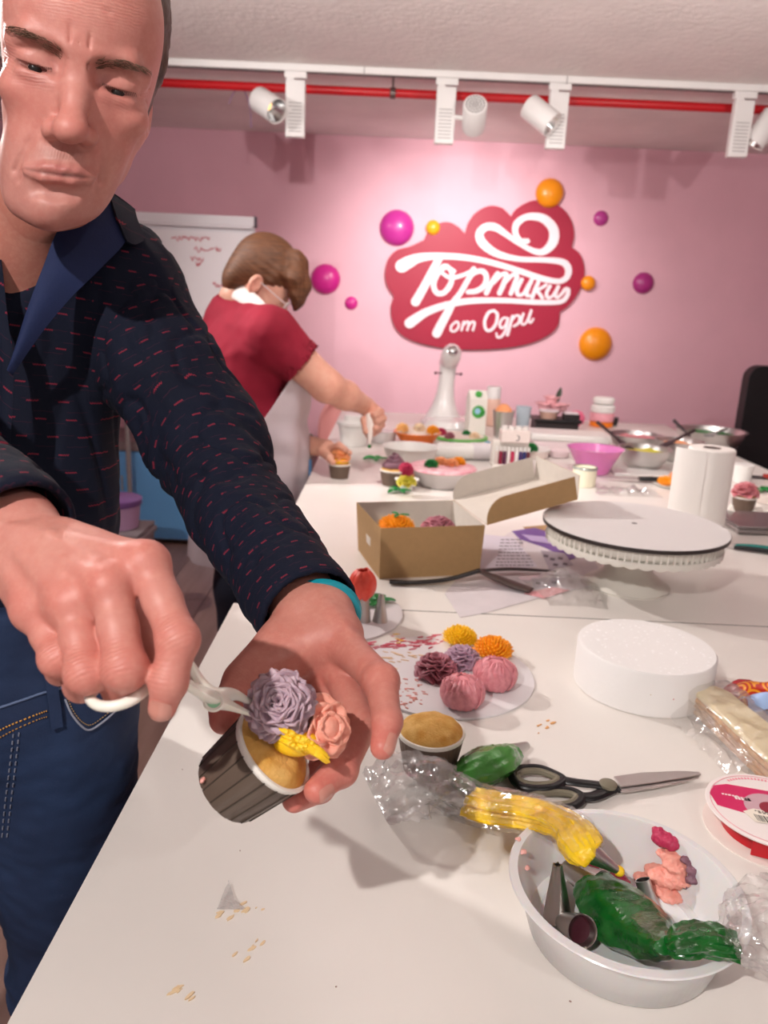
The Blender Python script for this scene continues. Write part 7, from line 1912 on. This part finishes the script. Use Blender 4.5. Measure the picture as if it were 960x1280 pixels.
F.chain([((.022, .084, -.078), .004), ((0, .090, -.078), .005), ((-.022, .084, -.078), .004)], k=.006)
F.cone((0, -.03, -.05), (0, -.045, -.095), .044, .043, k=.02)
v1, q1 = F.mesh(); v1 = smooth_mesh(v1, q1, 1); c1 = paint(v1, '#dba893', [((.08, -.01, -.02), (.02, .03, .04), '#d88a78', .5), ((-.08, -.01, -.02), (.02, .03, .04), '#d88a78', .5), ((0, .09, -.078), (.02, .02, .008), '#b86a66', .5)])
wsh = PP(338, 418, 2.20); wel = PP(408, 482, 2.26); wwr = PP(458, 508, 2.44); wnk = PP(300, 385, 2.34)
wsh2 = PP(318, 425, 2.52); wel2 = PP(345, 545, 2.50); wwr2 = PP(393, 558, 2.44)
F = Field((-.80, 1.98, 0), (.06, 2.80, 1.48), .008)
F.chain([(W2((0, -.04, -.09)), .048), (wnk, .044), (PP(310, 440, 2.36), .09)], k=.03)
F.cone(PP(308, 450, 2.36), PP(305, 620, 2.42), .135, .145, k=.06)
F.chain([(wnk, .036), (wsh, .050)], k=.03); F.chain([(wnk, .036), (wsh2, .050)], k=.03)
F.chain([(wsh, .056), (wel, .045)], k=.03); F.chain([(wsh2, .056), (wel2, .042), (wwr2, .027)], k=.02)
for dy in (-.09, .09): F.chain([((-.44, 2.36 + dy, .85), .09), ((-.44, 2.35 + dy, .45), .06), ((-.44, 2.38 + dy, .08), .045), ((-.36, 2.36 + dy, .04), .036)], k=.03)
v2, q2 = F.mesh()
F = Field(np.min([wel, wwr, wsh], 0) - .12, np.max([wel, wwr, wsh], 0) + .12, .0034)
F.chain([(wsh * .5 + wel * .5, .055), (wel, .0475), (wel * .55 + wwr * .45, .0425), (wwr, .0270)], k=.02)
hp = PP(468, 518, 2.45); F.chain([(wwr, .026), (hp, .030)], k=.012)
for i, (x, y, d) in enumerate(((476, 515, 2.43), (479, 523, 2.43), (477, 531, 2.43), (473, 537, 2.44))):
    F.chain([(hp * .6 + PP(x, y, d) * .4, .012), (PP(x, y, d), .0115), (PP(x - 7, y + 5, d - .03), .0105), (PP(x - 13, y + 4, d - .01), .009)], k=.004)
F.chain([(hp, .016), (PP(458, 530, 2.42), .0125), (PP(460, 544, 2.42), .0095)], k=.008)
F.chain([(hp, .014), (PP(455, 525, 2.42), .011), (PP(457, 540, 2.40), .009)], k=.006)
v3, q3 = F.mesh(); v3 = smooth_mesh(v3, q3, 1)
F = Field(np.min([wwr2, PP(440, 575, 2.36)], 0) - .10, np.max([wwr2, PP(440, 575, 2.36)], 0) + .10, .0034)
F.chain([(wel2 * .3 + wwr2 * .7, .032), (wwr2, .027), (PP(408, 560, 2.42), .028)], k=.014)
for x, y, d in ((432, 562, 2.34), (437, 566, 2.36), (434, 572, 2.37), (428, 577, 2.38)):
    F.chain([(PP(410, 562, 2.41), .014), (PP((x + 412) / 2 + 2, y - 5, d + .02), .0115), (PP(x, y, d), .009)], k=.004)
F.chain([(PP(404, 566, 2.40), .015), (PP(412, 572, 2.35), .012), (PP(416, 578, 2.34), .0095)], k=.008)
v4, q4 = F.mesh(); v4 = smooth_mesh(v4, q4, 1)
mk = lambda v: paint(v, '#d9a48e', [(wel, (.07,) * 3, '#d98c7a', .35), (hp, (.04,) * 3, '#d58672', .4)])
field_obj('body', [(W2(v1), q1), (v2, q2), (v3, q3), (v4, q4)], m_skinw, wom, WO, [c1, mk(v2), mk(v3), mk(v4)])
# hair: short cap with a long side fringe
F = Field((-.12, -.15, -.12), (.12, .16, .15), .003)
F.ell((0, -.022, .040), (.084, .100, .092), k=.02); F.ell((0, -.070, -.025), (.068, .046, .070), k=.03)
for s in (-1, 1):
    F.chain([((s * .035, .03, .115), .020), ((s * .058, .065, .065), .024), ((s * .050, .096, .030), .015), ((s * .044, .110, .004), .007)], k=.02)
    F.chain([((s * .02, .05, .110), .022), ((s * .030, .095, .060), .022), ((s * .026, .113, .020), .012), ((s * .020, .119, -.006), .006)], k=.02)
    F.chain([((s * .068, .02, .05), .014), ((s * .070, .020, .018), .008)], k=.015)
F.ell((.105, -.008, -.032), (.045, .030, .034), k=.006, op='sub'); F.ell((-.105, -.008, -.032), (.045, .030, .034), k=.006, op='sub')
F.ell((0, .07, -.06), (.080, .070, .055), k=.01, op='sub')
V, Q = F.mesh(); V = smooth_mesh(V, Q, 2); N = normals(V, Q)
V = V + N * np.array([[.0009 * math.sin(math.atan2(v[0], v[2] + .02) * 40 + 3 * nz(v, 20)) * (1 if v[1] > -.02 else .6)] for v in V])
field_obj('hair', [(W2(V), Q)], M('hair_brown', '#54331f', .6, color2='#6d4429', vscale=26, bump=.6, bscale=110, stretch=(1, 1, 6)), wom, WO)
# glasses
def wl(pts, r, name, mtl): v, f = tube([W2(p) for p in pts], r, 8); return obj(name, (v - A3(WO), f), mtl, wom)
mgl = M('glasses_frame', '#e9dede', .15, coat=1.0)
for s in (-1, 1):
    pts = [(s * (.033 + .023 * math.cos(a)), .098 - .006 * abs(math.cos(a)), -.016 + .018 * math.sin(a)) for a in np.linspace(0, 2 * math.pi, 25)]
    fr = wl(pts, .0018, 'glasses_frame', mgl)
    v, f = grid(lambda u, v_: W2((s * (.033 + .022 * v_ * math.cos(6.2832 * u)), .098, -.016 + .017 * v_ * math.sin(6.2832 * u))) - A3(WO), 20, 5)
    obj('lens', (v, f), film('lens_glass%d' % s, body=.03, gloss_rough=.03, bump=.0), fr)
    wl([(s * .056, .092, -.010), (s * .074, .05, -.008), (s * .080, .0, -.006)], .0018, 'glasses_temple', mgl)
# T-shirt
m_tee = M('crimson_tee', '#8a0e2a', .85, var=.05, vscale=20, bump=.2, bscale=400)
F = Field((-.78, 2.0, .80), (-.05, 2.78, 1.45), .006)
F.chain([(wnk + np.array([-.01, 0, -.04]), .085), (PP(308, 450, 2.36), .152)], k=.06); F.cone(PP(308, 450, 2.36), PP(303, 600, 2.42), .152, .158, k=.06); F.cone(PP(303, 600, 2.42), (-.43, 2.37, .90), .158, .150, k=.05); F.cut((-.43, 2.37, .86), (0, 0, -1), k=.003)
F.chain([(wnk + np.array([0, 0, -.03]), .065), (wsh, .074)], k=.06); F.chain([(wnk + np.array([0, 0, -.03]), .065), (wsh2, .070)], k=.06)
she = wsh * .42 + wel * .58; F.cone(wsh, she, .072, .070, k=.03); she2 = wsh2 * .5 + wel2 * .5; F.cone(wsh2, she2, .068, .062, k=.03)
axs = rdir(wsh, wel)
F.cone(she - axs * .02, she + axs * .12, .064, .064, k=.004, op='sub')
F.cutlocal(she, axs, .115, k=.003)
F.chain([(W2((0, -.035, -.08)), .058), (wnk + np.array([.01, 0, .01]), .060)], k=.006, op='sub')
V, Q = F.mesh()
V = smooth_mesh(V, Q, 2); V = folds(V, Q, lambda v: .006 * nz((v[0], v[1], v[2]), 13, 7) + .003 * nz(v, 30, 3))
field_obj('t_shirt', [(V, Q)], m_tee, wom, WO)
# trousers
F = Field((-.64, 2.1, 0), (-.20, 2.64, 1.0), .008)
F.cone((-.43, 2.37, .93), (-.43, 2.37, .84), .140, .150, k=.05)
for dy in (-.09, .09): F.chain([((-.43, 2.36 + dy, .84), .10), ((-.43, 2.35 + dy, .45), .085), ((-.43, 2.37 + dy, .04), .075)], k=.03)
F.cut((0, 0, .03), (0, 0, -1), k=.004)
V, Q = F.mesh(); V = smooth_mesh(V, Q, 1); V[:, 0] = np.minimum(V[:, 0], -.245); field_obj('trousers', [(V, Q)], M('trousers_dark', '#171d30', .8), wom, WO)
for dy in (-.09, .09):
    v, f = tube([(-.48, 2.37 + dy, .035), (-.40, 2.37 + dy, .042), (-.32, 2.37 + dy, .032), (-.27, 2.37 + dy, .025)], [.038, .045, .040, .028], 16, flat=(1, .8)); obj('shoe', (v - A3(WO), f), M('shoe_dark'), wom)
# apron: bib, skirt, neck strap, tie
m_apron = M('apron_white_film', '#d2c4ca', .35, alpha=.88, bump=.7, bscale=24, bdist=.004, var=.03, vscale=12)
wc = A3(PP(306, 540, 2.40))
def apron(u, v):
    z = 1.13 - .60 * v
    a = (u - .5) * 2
    if v < .28: hw = .62 + .65 * (v / .28)
    else: hw = 1.27 + 1.4 * min(1, (v - .28) / .25)
    th = a * hw; r = .172 + (.030 * max(0, v - .30)) + .006 * math.sin(th * 9 + 3 * v) * min(1, v * 3) - .010 * math.exp(-((v - .28) / .05) ** 2)
    cxx = -.43 + (.02 - .03 * v)
    return (cxx + r * math.cos(th), 2.37 + r * math.sin(th) * 1.02, z + .01 * a * a)
v, f = solid(grid(apron, 60, 40), .0015)
v[:, 0] = np.where(v[:, 2] < .84, np.minimum(v[:, 0], -.243), v[:, 0])
obj('apron', (v - A3(WO), f), m_apron, wom)
def strap(pts, wd, name, mtl=None):
    c = [np.array(q) for q in crom([tuple(p) for p in pts], 8)]
    v, f = tube(c, wd, 10, flat=(1.0, .22)); obj(name, (v - A3(WO), f), mtl or M('apron_strap', '#d9cdc9', .6), wom)
strap([PP(330, 437, 2.17), PP(338, 408, 2.19), PP(318, 380, 2.22), PP(296, 364, 2.26), PP(284, 358, 2.34), PP(290, 362, 2.42)], .024, 'neck_strap')
v, f = ringmesh((-.43, 2.37, .965), (0, 0, 1), .176, .006); obj('waist_tie', (v - A3(WO), f), M('apron_strap'), wom)
v, f = ringmesh(wwr2 * .75 + wel2 * .25 + np.array([.01, 0, 0]), rdir(wel2, wwr2), .0315, .004, squash=(1, 1)); 
wt = obj('watch_band', (v - A3(WO), f), M('watch_grey', '#8d8b8c', .3, .6), wom)
t = thing('white_piping_cone', 'small piping cone with green cream in the woman\'s raised hand', 'piping bag', PP(463, 535, 2.41))
oo = PP(463, 535, 2.41); obj('cone_body', tube([PP(462, 518, 2.42) - oo, PP(463, 535, 2.41) - oo, PP(462, 556, 2.40) - oo], [.012, .016, .003], 14), M('cone_cream', '#f0e4dc', .4), t)
obj('green_tip', sphere(tuple(PP(462, 558, 2.40) - oo), .006, 10, 8), c_green, t)
cb_ = tz(424, 597); t = thing('cupcake', 'cupcake with peach and yellow topping in the woman\'s other hand', 'cupcake', (cb_[0], cb_[1], T))
cupcake_base(t, .034, .027, .045)
t2 = thing('peach_blossom', 'peach cream blossom on the cupcake at the woman\'s hand', 'flower', (cb_[0], cb_[1], T + .055)); flower(t2, .031, CARN, c_peach, 17)
obj('yellow_collar', lathe([(.028, .050), (.031, .056), (.024, .062), (.0001, .063)], 24), c_yel, t)

# ------------------------------------------------------------------ groups of alike things
GROUPS = {'track_spotlight': 'white spotlights on the ceiling rail', 'work_table': 'white work tables pushed together', 'steel_bowl': 'steel bowls of cream at the back right',
          'spatula': 'spatulas standing in the steel bowls', 'small_bottle': 'small bottles by the fondant pack', 'small_blossom': 'blossoms in the orange bowl', 'tiny_blossom': 'blossoms on the green-rimmed lid',
          'cream_rose': 'cream decorations on the round tub lid', 'orange_mum': 'orange cream mums', 'leaf_spray': 'green cream leaves', 'cupcake': 'cupcakes around the table', 'icing_nozzle': 'steel icing nozzles',
          'round_cake_board': 'round white cake boards', 'pink_peony': 'pink peonies on the flower board', 'cream_smear': 'cream smears in the plastic bowl', 'paper_napkin': 'crumpled napkins at the right', 'person': 'people at the table'}
for o in list(COL.objects):
    b = o.name.split('.')[0]
    if o.parent is None and 'label' in o and b in GROUPS and 'group' not in o: o['group'] = GROUPS[b]
